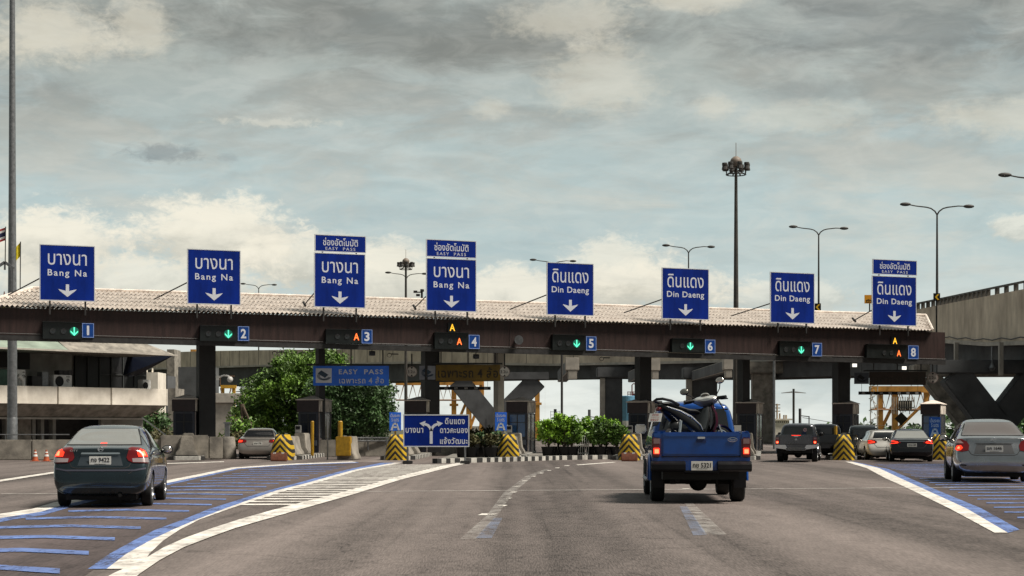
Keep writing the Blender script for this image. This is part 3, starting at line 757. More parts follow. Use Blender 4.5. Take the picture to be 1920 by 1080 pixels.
def ez(mb, w_, h_):
    put_text(mb, 'EASY', -w_*.035, h_*.70, w_*.25, h_*.25, -.006, .02, 1.2); put_text(mb, 'PASS', w_*.30, h_*.70, w_*.25, h_*.25, -.006, .02, 1.2)
    put_text(mb, 'เฉพาะรถ 4 ล้อ', w_*.14, h_*.28, w_*.59, h_*.34, -.006, .012, 1.1)
M_blueb = mat('sign_blue_bright', (.02, .17, .85), .5, var=.25, vscale=1.5)
o, w_, h_ = hang_board(587, 729, 686, 723, Y, 'bright blue EASY PASS board with card mark hanging under the canopy', 'hanging_sign', M_blueb, ez, M_letter)
mb = MB(); mb.box(-w_/2+.13, -w_/2+.13+w_*.21, -.008, -.001, .13, h_-.12); lp = mb.build('emblem', M_letter, o)
mb = MB(); logo(mb, None, -w_/2+.13+w_*.105, h_/2, h_*.82, -.016); mb.build('emblem_card', mat('emblem_teal', (.02, .05, .09), .5), lp)
Y = cW(cU(865, 1.5), 1.5).y
def yt(mb, w_, h_): put_text(mb, 'เฉพาะรถ 4 ล้อ', w_*.0, h_*.52, w_*.93, h_*.66, -.006, .02, 1.1)
o, w_, h_ = hang_board(817, 938, 684, 714, Y, 'ochre board with black Thai writing hanging over lane 4', 'hanging_sign', mat('board_ochre', (.17, .105, .012), .7, var=.4, vscale=2), yt, mat('board_ink', (.02, .015, .01), .7))
mb = MB(); mb.box(-w_/2-.80, -w_/2-.02, -.01, .05, .06, h_-.05); lp = mb.build('emblem', mat('emblem_grey', (.26, .28, .33), .6, var=.3), o)
mb = MB(); logo(mb, None, -w_/2-.41, h_/2, h_*.9, -.02); mb.build('emblem_card', mat('emblem_teal', (.02, .05, .09), .5), lp)
height_sign(772, 697, Y, 'round white 3.2 metre height sign at the card-mark end of the ochre board')
height_sign(946, 697, Y, 'round white 3.2 metre height sign beside the pale column of lane 4')
Y = cW(cU(1660, 1.5), 1.5).y
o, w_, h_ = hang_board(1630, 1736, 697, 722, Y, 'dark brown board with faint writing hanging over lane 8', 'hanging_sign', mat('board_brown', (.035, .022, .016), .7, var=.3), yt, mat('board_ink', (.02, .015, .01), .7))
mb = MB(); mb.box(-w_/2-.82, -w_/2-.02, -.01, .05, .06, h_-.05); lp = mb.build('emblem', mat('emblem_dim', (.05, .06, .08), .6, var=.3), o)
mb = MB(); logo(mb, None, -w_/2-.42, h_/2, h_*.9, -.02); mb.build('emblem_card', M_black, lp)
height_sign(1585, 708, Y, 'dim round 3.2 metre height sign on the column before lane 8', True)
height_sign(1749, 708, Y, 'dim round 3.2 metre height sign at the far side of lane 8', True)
for x0, x1, y0, y1, n, lb in ((808, 920, 725, 731, 6, 'striped height bar hung on wires over lane 4'), (1610, 1727, 734, 740, 7, 'striped height bar hung on wires over lane 8')):
    Y = cW(cU((x0+x1)/2, 3), 3).y
    a = wp(x0, y1, Y); b = wp(x1, y0, Y)
    o = empty('height_bar', ((a.x+b.x)/2, Y, a.z), 0, lb, 'height bar', 'hanging height bars')
    w_ = b.x-a.x; mb = MB(); mb.box(-w_/2, w_/2, 0, .08, 0, b.z-a.z); mb.build('bar', M_black, o)
    mb = MB()
    for k in range(n): x = -w_/2+w_*(k+.35)/n; mb.box(x, x+.17, -.01, -.002, .03, b.z-a.z-.03)
    mb.build('reflectors', mat('faded_white', (.25, .25, .25), .6), o)
    mb = MB()
    for x in (-w_*.45, w_*.45): mb.tube([(x, .04, .1), (x, .04, 5.2-a.z)], .012, 4)
    mb.build('wire', M_dark, o)

# ------------------------------------------------------------------ islands, booths
M_band = mat('booth_band', (.03, .018, .022), .5, var=.4, vscale=3)
M_body = mat('booth_navy', (.012, .016, .035), .4, var=.5, vscale=3, coat=.2)
M_bside = mat('booth_side', (.75, .68, .60), .7, var=.4, vscale=3, col2=(.30, .26, .22))
M_glass = mat('dark_glass', (.008, .011, .022), .25, spec=.3)
M_glassb = mat('blue_glass', (.03, .09, .22), .06, coat=.5, spec=.8)
M_cap = mat('booth_roof', (.82, .72, .64), .8, var=.25)
M_kerbc = mat('island_top', (.2, .19, .17), .9, var=.4)
def jersey(mb, y0, y1, h=.9, w=.62, top=.22):
    pr = [(-w/2, 0), (-w/2, .1), (-w*.36, .3), (-top/2, h), (top/2, h), (w*.36, .3), (w/2, .1), (w/2, 0)]
    mb.rings([[(x, y0, z) for x, z in pr], [(x, y1, z) for x, z in pr]])
def island(n, nose_px, booth_px, nose=True, Yn=76.2, sign=None, deco=''):
    X0 = A(nose_px)*Yn
    cu_ = cU(booth_px, 2.0); bp = cW(cu_, 2.0)
    hd = math.atan2(bp.x-X0, bp.y-Yn)
    L_ = (bp-Vector((X0, Yn, 0))).length+9
    between = {1: 'lanes 1 and 2', 2: 'lanes 2 and 3', 3: 'lanes 3 and 4', 4: 'lanes 4 and 5', 5: 'lanes 5 and 6', 6: 'lanes 6 and 7', 7: 'lanes 7 and 8', 8: None}[n]
    lab = 'between '+between if between else 'beyond lane 8'
    o = empty('toll_island', (X0, Yn, 0), -hd, 'concrete island with barrier walls %s%s' % (lab, ', chevron nose' if nose else ''), 'toll island', 'toll islands')
    mb = MB(); y0 = .9
    poly = [(-.75, L_), (-.75, y0+.4), (-.5, y0), (.5, y0), (.75, y0+.4), (.75, L_)]
    mb.slab(poly, -.01, .17); mb.build('kerb', M_kerb, o, bevel=.015)
    mb = MB(); mb.slab([(-.6, L_-.1), (-.6, y0+.6), (.6, y0+.6), (.6, L_-.1)], .165, .185); mb.build('island_top', M_kerbc, o)
    mb = MB(); mb.T = Matrix.Translation((0, 0, .18))
    jersey(mb, 1.3, 4.4, .82, .95, .5); mb.build('barrier', M_conc, o, bevel=.03)
    mb = MB(); mb.T = Matrix.Translation((.15, 0, .18)); jersey(mb, 5.3, 7.2, .95, .8, .45); mb.build('barrier', M_conc, o, bevel=.03)
    if nose:
        secs = []
        for t in range(9):
            y = [0, .03, .12, .28, .5, .8, 1.1, 1.3, 1.5][t]; s = [.62, .74, .86, .94, 1, 1, 1, 1, 1][t]; hh = [.80, .92, 1.0, 1.06, 1.08, 1.08, 1.08, 1.08, 1.08][t]
            base = .47; top = .22
            pr = [(-base*s, 0), (-base*s*.97, .25*hh), (-base*s*.86, .55*hh), (-base*s*.68, .8*hh), (-top*s, hh), (top*s, hh), (base*s*.68, .8*hh), (base*s*.86, .55*hh), (base*s*.97, .25*hh), (base*s, 0)]
            secs.append([(x, y, z) for x, z in pr])
        mb = MB(); mb.rings(secs); mb.build('nose', M_chev, o, smooth=True, angle=50)
    # booth
    bh = -hd*.5 - R(5)
    b = empty('toll_booth', (bp.x, bp.y, .18), -hd-R(8), 'narrow dark booth with pale pyramid cap %s' % lab, 'toll booth', 'toll booths')
    w_ = 1.0 if n != 4 else 1.0; d_ = 2.3; Hh = 2.5
    mb = MB(); mb.box(-w_/2, w_/2, 0, d_, 0, Hh-.55); mb.build('body', M_body, b, bevel=.03)
    mb = MB(); mb.box(-w_/2-.05, w_/2+.02, -.05, d_+.05, Hh-.548, Hh); bd = mb.build('fascia_band', M_band, b, bevel=.01)
    mb = MB(); mb.box(w_/2+.022, w_/2+.05, -.03, d_+.03, Hh-.54, Hh-.02); mb.build('side_panel', M_bside, bd)
    mb = MB(); e = .1
    mb.add([(-w_/2-e, -e, Hh+.004), (w_/2+e, -e, Hh+.004), (w_/2+e, d_+e, Hh+.004), (-w_/2-e, d_+e, Hh+.004), (-w_/2-e, -e, Hh+.04), (w_/2+e, -e, Hh+.04), (w_/2+e, d_+e, Hh+.04), (-w_/2-e, d_+e, Hh+.04), (-.1, d_/2, Hh+.24), (.1, d_/2, Hh+.24)],
           [(0, 1, 2, 3), (0, 1, 5, 4), (1, 2, 6, 5), (2, 3, 7, 6), (3, 0, 4, 7), (4, 5, 9, 8), (6, 7, 8, 9), (5, 6, 9), (7, 4, 8)])
    mb.build('roof', M_cap, b)
    gm = M_glassb if n in (4, 8) else M_glass
    mb = MB(); mb.box(-w_/2+.12, w_/2-.12, -.012, -.002, .75, Hh-.65); wn = mb.build('window', gm, b)
    mb = MB(); mb.box(-.02, .02, -.03, -.014, .75, Hh-.65); mb.box(-w_/2+.08, w_/2-.08, -.03, -.014, .70, .75); mb.box(-w_/2+.08, w_/2-.08, -.03, -.014, 1.45, 1.48); [mb.box(-w_/2+.1, w_/2-.1, -.025, -.014, .12+.09*q, .15+.09*q) for q in range(3)]; mb.build('frame', M_dark, wn)
    mb = MB(); mb.box(w_/2+.002, w_/2+.012, .15, 1.0, .75, Hh-.65); mb.box(w_/2+.002, w_/2+.012, 1.15, d_-.12, .55, Hh-.65); wn = mb.build('window', mat('pale_glass', (.10, .12, .14), .08, spec=.9), b)
    mb = MB()
    for yy in (.06, 1.05, d_-.06): mb.box(w_/2+.002, w_/2+.04, yy-.05, yy+.05, 0, Hh-.58)
    mb.box(w_/2+.002, w_/2+.03, 0, d_, .6, .7); mb.build('frame', mat('booth_frame', (.22, .19, .18), .6, var=.4), wn)
    mb = MB(); mb.box(-w_/2+.08, w_/2-.08, -.13, -.002, .35, .6); mb.build('counter', mat('booth_counter', (.07, .08, .10), .5), b)
    if n in (2, 3, 4, 5, 7):
        rr = Matrix.Rotation(-hd, 3, 'Z'); q_ = Vector((bp.x, bp.y, .18))+rr @ Vector((-.38, -.75, 0))
        t_ = empty('card_machine', q_, -hd, 'grey card machine on a pedestal in front of the booth '+lab, 'card machine', 'card machines before the booths')
        mb = MB(); mb.box(-.06, .06, -.06, .06, 0, .95); mb.build('pedestal', M_steel, t_)
        mb = MB(); mb.box(-.14, .14, -.12, .12, .952, 1.32); mb.build('cabinet', mat('machine_grey', (.32, .32, .31), .5, var=.2), t_, bevel=.02)
        mb = MB(); mb.box(-.10, .10, -.128, -.121, 1.12, 1.27); mb.build('screen', M_black, t_)
    if sign:
        sx, sy0, sy1 = sign
        Y_ = Yn+1.2; a = wp(sx-11, sy1, Y_); c = wp(sx+11, sy0, Y_); w2 = c.x-a.x; h2 = c.z-a.z
        s = empty('lane_sign', ((a.x+c.x)/2, Y_, 0), 0, 'upright blue camera sign with large letter A at the island %s' % lab, 'road sign', 'blue camera signs on the islands')
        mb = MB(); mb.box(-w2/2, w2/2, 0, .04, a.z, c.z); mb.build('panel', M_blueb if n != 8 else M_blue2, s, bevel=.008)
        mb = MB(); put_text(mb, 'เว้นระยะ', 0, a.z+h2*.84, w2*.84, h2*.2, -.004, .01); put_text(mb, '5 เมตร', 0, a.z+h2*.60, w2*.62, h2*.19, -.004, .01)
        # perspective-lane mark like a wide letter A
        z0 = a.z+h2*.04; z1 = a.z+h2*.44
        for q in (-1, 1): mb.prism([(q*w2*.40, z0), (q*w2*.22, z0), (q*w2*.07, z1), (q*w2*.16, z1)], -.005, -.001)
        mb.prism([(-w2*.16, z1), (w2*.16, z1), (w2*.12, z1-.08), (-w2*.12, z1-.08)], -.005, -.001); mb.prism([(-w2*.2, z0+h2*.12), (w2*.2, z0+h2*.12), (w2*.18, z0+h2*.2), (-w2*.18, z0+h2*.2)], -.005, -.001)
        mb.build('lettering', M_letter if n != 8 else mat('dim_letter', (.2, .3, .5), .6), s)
        mb = MB(); mb.tube([(0, .07, .1), (0, .07, a.z+.5)], .04, 8); mb.build('post', M_yellow, s)
    return o, hd
island(1, 352, 345, nose=False, Yn=75.5)
island(2, 525, 578)
island(3, 741, 780, sign=(741, 773, 808))
island(4, 952, 970, sign=(939, 773, 808), Yn=77.5)
island(5, 1179, 1196)
island(6, 1392, 1400, nose=False)
island(7, 1582, 1581)
island(8, 1762, 1745, sign=(1753, 782, 820), Yn=77)
# round-ended block and cabinets on islands
def simple(name, f, m, loc, rz, label, cat, group=None, bevel=0.0, smooth=False):
    mb = MB(); f(mb); o = mb.build(name, m, bevel=bevel, smooth=smooth); o.location = loc; o.rotation_euler = (0, 0, rz); return tag(o, label, cat, group)
p = gp(426, 860.5)
simple('concrete_block', lambda mb: mb.lathe([(0, .40), (.1, .42), (.9, .34), (.98, .3)], 20, 'z'), M_conc, p, 0, 'round tapered concrete block beside the booth of lane 2', 'concrete block', smooth=True)
simple('ticket_post', lambda mb: (mb.box(-.1, .1, -.1, .1, .95, 1.55), mb.box(-.15, .15, -.12, .12, 1.55, 1.62)), M_steel, p, 0, 'short grey post on top of the round concrete block', 'post')
p = gp(362, 862)
simple('concrete_barrier', lambda mb: (mb.box(-1.45, .6, 0, .5, 0, 1.05), mb.box(.6, 1.2, .1, .6, 0, .98)), M_conc, p+Vector((0, .3, 0)), R(8), 'long stained concrete block wall in front of the first booth', 'barrier', bevel=.05)
p = gp(576, 863)
simple('bollard', lambda mb: mb.lathe([(.17, .07), (1.62, .07), (1.66, .05)], 14, 'z'), M_yellow, p+Vector((.05, 1.5, 0)), 0, 'slim yellow post in front of the booth between lanes 2 and 3', 'bollard', 'yellow posts on the islands')
p = gp(633, 863)
simple('bollard', lambda mb: mb.lathe([(.17, .10), (1.62, .10), (1.66, .07)], 14, 'z'), M_yellow, p+Vector((0, 1.2, 0)), 0, 'thick yellow post rising behind the yellow cabinet of lane 3', 'bollard', 'yellow posts on the islands')
simple('cabinet', lambda mb: (mb.box(-.28, .34, 0, .5, .17, 1.0),), M_yellow, p+Vector((.15, .4, 0)), R(-4), 'low yellow metal cabinet at the lane 3 island', 'cabinet', bevel=.03)
simple('concrete_barrier', lambda mb: jersey(mb, 0, 1.6, 1.0, .75, .4), M_conc, gp(648, 862.5), R(-6), 'short tapered concrete barrier behind the yellow cabinet', 'barrier', bevel=.03)
simple('bollard', lambda mb: mb.lathe([(0, .07), (1.05, .07)], 14, 'z'), M_yellow, gp(1573, 863)+Vector((.15, 1.6, .4)), 0, 'yellow and rust post behind the chevron nose of lane 7', 'bollard', 'yellow posts on the islands')
o = simple('sensor_pole', lambda mb: mb.tube([(0, 0, 0), (0, 0, 1.9), (.05, 0, 1.95)], .035, 8), M_steel, gp(614, 862), 0, 'thin grey sensor pole beside the lane 3 booth', 'pole')
o = simple('dome_camera', lambda mb: (mb.tube([(-.35, 0, 0), (-.1, 0, .1), (.1, 0, .08), (.2, 0, 0)], .045, 8), mb.ell((.2, 0, -.08), (.14, .14, .14)), mb.box(-.42, -.3, -.1, .1, -.12, .1)), M_white, wp(423, 708, 83), 0, 'white dome camera on a curved arm beside the thick dark column', 'camera', smooth=True)
# plastic barriers by chevron noses
def plastic_barrier(px, py, label, Yo=0):
    p = gp(px, py)
    o = empty('plastic_barrier', p, R(random.uniform(-12, 12)), label, 'traffic barrier', 'orange plastic barriers at the island noses')
    mb = MB(); pr = [(-.24, 0), (-.24, .12), (-.1, .42), (.1, .42), (.24, .12), (.24, 0)]
    mb.rings([[(-.33+q, x*.7, z*.85) for x, z in pr] for q in (0, .66)]); mb.build('body', mat('barrier_orange', (.17, .055, .028), .7, var=.4, vscale=8), o, bevel=.03)
    mb = MB()
    for x in (-.22, .12): mb.box(x, x+.1, -.09, .07, .27, .36)
    mb.build('reflector', M_white, o)
plastic_barrier(523, 865, 'orange plastic barrier against the chevron nose between lanes 2 and 3')
plastic_barrier(1180, 865, 'rusty orange barrier against the chevron nose between lanes 5 and 6')
# cones along the side barrier
cone0 = None
for i, (px, py) in enumerate(((66, 865), (87, 865), (109, 865))):
    p = gp(px, py)
    if cone0 is None:
        cone0 = empty('traffic_cone', p, 0, None, 'traffic cone', 'cones by the concrete side wall')
        mb = MB(); mb.lathe([(.03, .13), (.45, .035), (.47, .03)], 16, 'z'); mb.box(-.17, .17, -.17, .17, 0, .03); mb.build('body', mat('cone_orange', (.42, .09, .03), .6, var=.3), cone0)
        mb = MB(); mb.lathe([(.2, .098), (.28, .08)], 16, 'z'); mb.lathe([(.34, .066), (.39, .055)], 16, 'z'); mb.build('reflector', M_white, cone0)
        c = cone0
    else: c = copy_tree(cone0); c.location = p
    c['label'] = ('first traffic cone from the edge, at the foot of the side wall', 'middle traffic cone at the foot of the side wall', 'traffic cone at the side wall nearest the dark sedan')[i]
# long concrete wall at the roadside
def wall_poly(mb, pts, y_h, th, z0=0):
    for a, b in zip(pts, pts[1:]):
        a = Vector(a); b = Vector(b); mb.bar((a.x, a.y, z0+y_h/2), (b.x, b.y, z0+y_h/2), th, y_h)
mb = MB(); wall_poly(mb, [gp(-260, 863), gp(60, 862.5), gp(200, 862), gp(330, 861.5)], .86, .4); o = mb.build('side_wall', M_conc, bevel=.03); tag(o, 'low brown-grey concrete wall along the roadside behind the cones', 'wall')
mb = MB()
for z in (1.05,): mb.tube([wp(-200, 815, 79)*1, wp(130, 815, 79)], .025, 6)
for px in (-60, 10, 80): q = wp(px, 815, 79); mb.tube([q, Vector((q.x, q.y, 0))], .02, 6)
o = mb.build('handrail', M_steel); tag(o, 'thin steel handrail behind the roadside wall', 'railing')
# diverging-directions board
o = empty('direction_board', gp(818, 870), 0, 'wide blue board with forked white arrow and Thai place names on two legs', 'road sign')
Yb = gp(818, 870).y; sc = Yb/F
w_ = 124*sc; z0 = H+(805-838)*sc; z1 = H+(805-777)*sc
mb = MB(); mb.box(-w_/2+.03, w_/2-.03, 0, .04, z0+.03, z1-.03); mb.build('panel', M_blue, o)
mb = MB(); t = .04
for a, b, c, d in ((-w_/2, w_/2, z1-t, z1), (-w_/2, w_/2, z0, z0+t), (-w_/2, -w_/2+t, z0+t, z1-t), (w_/2-t, w_/2, z0+t, z1-t)): mb.box(a, b, -.01, .05, c, d)
mb.build('frame', M_border, o)
def bx(px): return (px-819)*sc
def bz(py): return H+(805-py)*sc
mb = MB()
put_text(mb, 'บางนา', bx(778), bz(807), 33*sc, 9.5*sc, -.006, .02, 1.1); mb.build('lettering', M_letter, o); mb = MB()
put_text(mb, 'ดินแดง', bx(854), bz(789.5), 37*sc, 11.5*sc, -.006, .02, 1.1)
put_text(mb, 'ดาวคะนอง', bx(852), bz(807.5), 52*sc, 9*sc, -.006, .02, 1.1)
put_text(mb, 'แจ้งวัฒนะ', bx(852), bz(826), 52*sc, 13*sc, -.006, .02, 1.1)
mb.build('lettering', M_letter, o)
mb = MB()
def flat_path(pts, ws):
    L_, R_ = [], []
    for i, p in enumerate(pts):
        a = pts[max(i-1, 0)]; b = pts[min(i+1, len(pts)-1)]; dx, dz = b[0]-a[0], b[1]-a[1]; l = math.hypot(dx, dz); nx, nz = -dz/l, dx/l
        L_.append((p[0]+nx*ws[i], p[1]+nz*ws[i])); R_.append((p[0]-nx*ws[i], p[1]-nz*ws[i]))
    for i in range(len(pts)-1): mb.prism([L_[i], L_[i+1], R_[i+1], R_[i]], -.008, -.001)
flat_path([(bx(809.5), bz(832)), (bx(809.5), bz(806))], [.055, .055])
for s in (-1, 1):
    flat_path([(bx(809.5)+s*.0, bz(808)), (bx(809.5+s*2), bz(802)), (bx(809.5+s*6), bz(797.5)), (bx(809.5+s*12), bz(795))], [.055, .05, .05, .045])
    mb.prism([(bx(809.5+s*10.5), bz(789)), (bx(809.5+s*22), bz(793.5)), (bx(809.5+s*13.5), bz(800))], -.009, -.001)
mb.build('arrow', M_letter, o)
for x in (-54*sc, 54*sc):
    mb = MB(); mb.tube([(x, .08, .02), (x, .08, z0+.3)], .035, 8); lg = mb.build('leg', M_steel, o)
    mb = MB(); mb.box(x-.18, x+.18, -.15, .35, 0, .12); mb.build('foot', M_dark, lg, bevel=.02)
# striped kerb of the planted island
kp = [gp(815, 869), gp(848, 868.2), gp(900, 867.2), gp(965, 865.2), gp(1050, 862.5), gp(1145, 861)]
mb = MB(); acc = 0
vs = []; segs = []
for a, b in zip(kp, kp[1:]):
    l = (b-a).length; n = max(1, round(l/.30))
    for k in range(n): segs.append((a+(b-a)*(k/n), a+(b-a)*((k+1)/n)))
for i, (a, b) in enumerate(segs): mb.bar((a.x, a.y+.12, .09), (b.x, b.y+.12, .09), .24, .19, mi=i % 2)
o = mb.build('striped_kerb', [mat('kerb_black', (.03, .03, .03), .7, var=.4), mat('kerb_white', (.52, .51, .47), .7, var=.4)]); o['kind'] = 'structure'
sheet('planted_ground', [[(q.x, q.y+.3) for q in kp]+[(q.x*1.25+.8, 92) for q in reversed(kp)]], M_kerbc, .1)
# ------------------------------------------------------------------ elevated road behind the plaza
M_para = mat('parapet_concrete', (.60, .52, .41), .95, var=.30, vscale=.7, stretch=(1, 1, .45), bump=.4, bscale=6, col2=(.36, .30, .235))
def add_joints(m, per):
    nt = m.node_tree; b = nt.nodes['Principled BSDF']
    return m
# px, Y, z of wall top, z of wall bottom, z of girder bottom
FP = [(2700, 52, 9.2, 5.8, 4.4), (2250, 78, 9.3, 5.9, 4.5), (1960, 103, 9.5, 6.15, 4.75), (1850, 115, 9.75, 6.6, 5.0), (1757, 129, 10.1, 7.5, 5.2), (1650, 143, 10.2, 7.7, 5.6), (1535, 160, 10.2, 7.45, 6.0), (1291, 181, 10.3, 7.9, 6.3), (1037, 205, 10.9, 8.5, 7.1),
      (762, 227, 11.5, 9.55, 7.4), (620, 243, 12.0, 9.9, 7.6), (485, 261, 12.7, 10.35, 7.8), (380, 276, 13.2, 10.6, 8.0), (250, 296, 13.7, 11, 8.3), (60, 330, 14.5, 11.5, 8.8)]
def frame_path(FP):
    P = [Vector((A(a)*b, b, 0)) for a, b, *_ in FP]; out = []
    for i, p in enumerate(P):
        t = (P[min(i+1, len(P)-1)]-P[max(i-1, 0)]).normalized(); n = Vector((-t.y, t.x, 0))
        if n.dot(p) < 0: n = -n     # away from the camera
        out.append((p, n))
    return out
fr = frame_path(FP)
# refine
def lerp(a, b, t): return a+(b-a)*t
PP = []
for i in range(len(FP)-1):
    for k in range(6):
        t = k/6; PP.append((fr[i][0].lerp(fr[i+1][0], t), fr[i][1].lerp(fr[i+1][1], t).normalized(), *[lerp(FP[i][j], FP[i+1][j], t) for j in (2, 3, 4)]))
PP.append((fr[-1][0], fr[-1][1], *FP[-1][2:]))
def sweep(mb, prof):
    """prof(zt, zb, zg) -> list of (offset away from camera, z)"""
    mb.rings([[p+n*o_+Vector((0, 0, z)) for o_, z in prof(zt, zb, zg)] for p, n, zt, zb, zg in PP])
fly = empty('elevated_road', (0, 0, 0), 0, 'curving weathered concrete elevated road sweeping behind the toll canopy', 'elevated road')
mb = MB(); sweep(mb, lambda a, b, g: [(0, b), (0, a), (.3, a), (.35, b+.4), (.35, b)]); mb.build('near_parapet', M_para, fly)
mb = MB()
acc = 0
for i in range(0, len(PP)-1):
    p, n, zt, zb, zg = PP[i]; q = PP[i+1][0]; L_ = (q-p).length; k = max(1, int(L_/3.5))
    if p.y < 200: continue
    for j in range(k):
        r = p.lerp(q, j/k); a_ = lerp(zt, PP[i+1][2], j/k); b_ = lerp(zb, PP[i+1][3], j/k)
        mb.bar(r-n*.012+Vector((0, 0, b_+.02)), r-n*.012+Vector((0, 0, a_-.02)), .05, .03)
mb.build('panel_joints', M_concD, fly)
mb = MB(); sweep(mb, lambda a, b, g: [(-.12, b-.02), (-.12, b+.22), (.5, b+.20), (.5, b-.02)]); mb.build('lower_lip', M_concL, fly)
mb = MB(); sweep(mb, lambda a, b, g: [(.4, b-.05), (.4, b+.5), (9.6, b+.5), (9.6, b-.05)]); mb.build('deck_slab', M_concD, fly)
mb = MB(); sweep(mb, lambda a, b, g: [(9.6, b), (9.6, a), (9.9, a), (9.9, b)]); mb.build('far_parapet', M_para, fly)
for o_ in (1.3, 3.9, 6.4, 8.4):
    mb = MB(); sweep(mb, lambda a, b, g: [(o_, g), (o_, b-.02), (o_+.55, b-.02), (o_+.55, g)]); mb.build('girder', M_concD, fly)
# railing along the near parapet
mb = MB()
for i in range(0, len(PP)-1):
    p, n, zt, zb, zg = PP[i]
    if p.y > 175: break
    q = PP[i+1][0]; L_ = (q-p).length; k = max(1, int(L_/1.15))
    for j in range(k):
        r = p.lerp(q, j/k)+n*.1; z = lerp(zt, PP[i+1][2], j/k); mb.box(r.x-.13, r.x+.13, r.y-.08, r.y+.08, z, z+.42)
    mb.bar(p+n*.1+Vector((0, 0, zt+.45)), q+n*.1+Vector((0, 0, PP[i+1][2]+.45)), .16, .12)
mb.build('railing', mat('railing_dark', (.06, .058, .052), .7), fly)
# utility cable along the wall foot, drain pipes
mb = MB(); pts = []
for i in range(6, 30):
    p, n, zt, zb, zg = PP[i]; pts.append(p-n*.2+Vector((0, 0, zb+.45-.12*(i % 2))))
mb.tube(pts, .04, 5); mb.build('cable', M_dark, fly)
for px, Y in ((1793, 122), (1877, 110)):
    mb = MB(); a = wp(px, 642, Y); b = wp(px, 704, Y); mb.box(a.x-.12, a.x+.12, Y-.1, Y+.2, b.z, a.z); mb.build('drain_pipe', M_concL, fly)
for px, Y in ((1772, 123), (1860, 111)):
    mb = MB(); a = wp(px, 650, Y); mb.tube([a, a-Vector((0, 0, 1.0))], .05, 6); mb.lathe([(-1.5, .1), (-1.3, .22), (-1.1, .1), (-1.0, .08)], 10, 'z', tuple(a)); mb.build('lamp_fitting', M_steel, fly)
# piers as things of their own
def pier(px0, px1, y_top, Y, label, m=M_concD, depth=1.6, lit=None):
    a = wp(px0, y_top, Y); b = wp(px1, y_top, Y); w_ = b.x-a.x
    o = empty('road_pier', ((a.x+b.x)/2, Y, 0), 0, label, 'bridge pier', 'piers of the elevated road')
    mb = MB(); mb.box(-w_/2, w_/2, 0, depth, 0, a.z); mb.build('shaft', m, o, bevel=.08)
    mb = MB(); mb.box(-w_/2-.9, w_/2+1.1, -.4, depth+.4, a.z-.002, a.z+1.1); mb.build('crosshead', m, o, bevel=.08)
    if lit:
        mb = MB(); mb.box(-w_/2-.55, -w_/2-.01, -.1, depth*.6, 0, a.z-.05); mb.build('pilaster', lit, o, bevel=.05)  # pale strip added for the pier's lit edge, light put into its colour
    return o
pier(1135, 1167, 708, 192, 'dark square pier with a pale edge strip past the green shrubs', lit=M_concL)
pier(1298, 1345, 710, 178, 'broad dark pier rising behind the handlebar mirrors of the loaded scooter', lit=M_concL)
pier(1412, 1450, 700, 168, 'grey pier standing between the lane 6 booth and the thin grey pole', m=M_conc, lit=None)
pier(330, 366, 735, 240, 'grey pier beside the control building, above the first booth')
o = pier(402, 437, 756, 200, 'short pale concrete pier under an orange crane leg by the thick column', m=M_concL)
def vpier(cx, y_join, y_top, xl, xr, Y, stem, label, th=1.5, mm=M_concD):
    j = wp(cx, y_join, Y); l = wp(xl, y_top, Y); r = wp(xr, y_top, Y)
    o = empty('forked_pier', (j.x, Y, 0), 0, label, 'bridge pier', 'forked piers of the elevated road')
    for q in (l, r):
        mb = MB(); mb.bar((0, 0 if q is l else .03, j.z-.4), (q.x-j.x, 0 if q is l else .03, q.z), th, 1.5 if q is l else 1.44, up=(0, 1, 0)); mb.T = None; mb.build('arm', mm, o, bevel=.06)
    mb = MB(); mb.box(-stem/2, stem/2, -.79, .79, 0, j.z+.3); mb.build('stem', mm, o, bevel=.06)
    mb = MB(); mb.box(l.x-j.x-1.2, r.x-j.x+1.2, -.9, .9, l.z-.02, l.z+.8); mb.build('crosshead', mm, o, bevel=.06)
vpier(926, 788, 712, 858, 1008, 196, 1.7, 'forked dark concrete pier with two arms above the planter hedge', th=2.2)
vpier(1866, 790, 700, 1786, 1945, 112, 2.0, 'heavy black forked pier rising behind the grey sedan at the roadside', th=1.75)
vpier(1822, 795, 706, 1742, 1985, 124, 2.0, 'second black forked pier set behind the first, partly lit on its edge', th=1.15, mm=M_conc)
for px0, px1, y0, y1, lb in ((1060, 1086, 670, 711, 'pale concrete beam end hanging under the elevated road above the shrubs'), (1219, 1238, 672, 711, 'pale concrete beam end between the lane 5 column and the broad pier'), (1357, 1376, 672, 708, 'pale concrete beam end beside the high mast')):
    Y = 150; a = wp(px0, y1, Y); b = wp(px1, y0, Y)
    mb = MB(); w_ = b.x-a.x; hh = b.z-a.z; mb.box(-w_/2, w_/2, 0, 1.2, hh*.42, hh); mb.box(-w_*.3, w_*.34, .05, 1.1, 0, hh*.42-.002); mb.box(-w_*.4, w_*.4, 1.2, 30, hh*.3, hh*.9, 1)
    o = mb.build('beam_end', [M_concL, M_concD], bevel=.04); o.location = ((a.x+b.x)/2, Y, a.z); tag(o, lb, 'beam', 'beam ends under the elevated road')

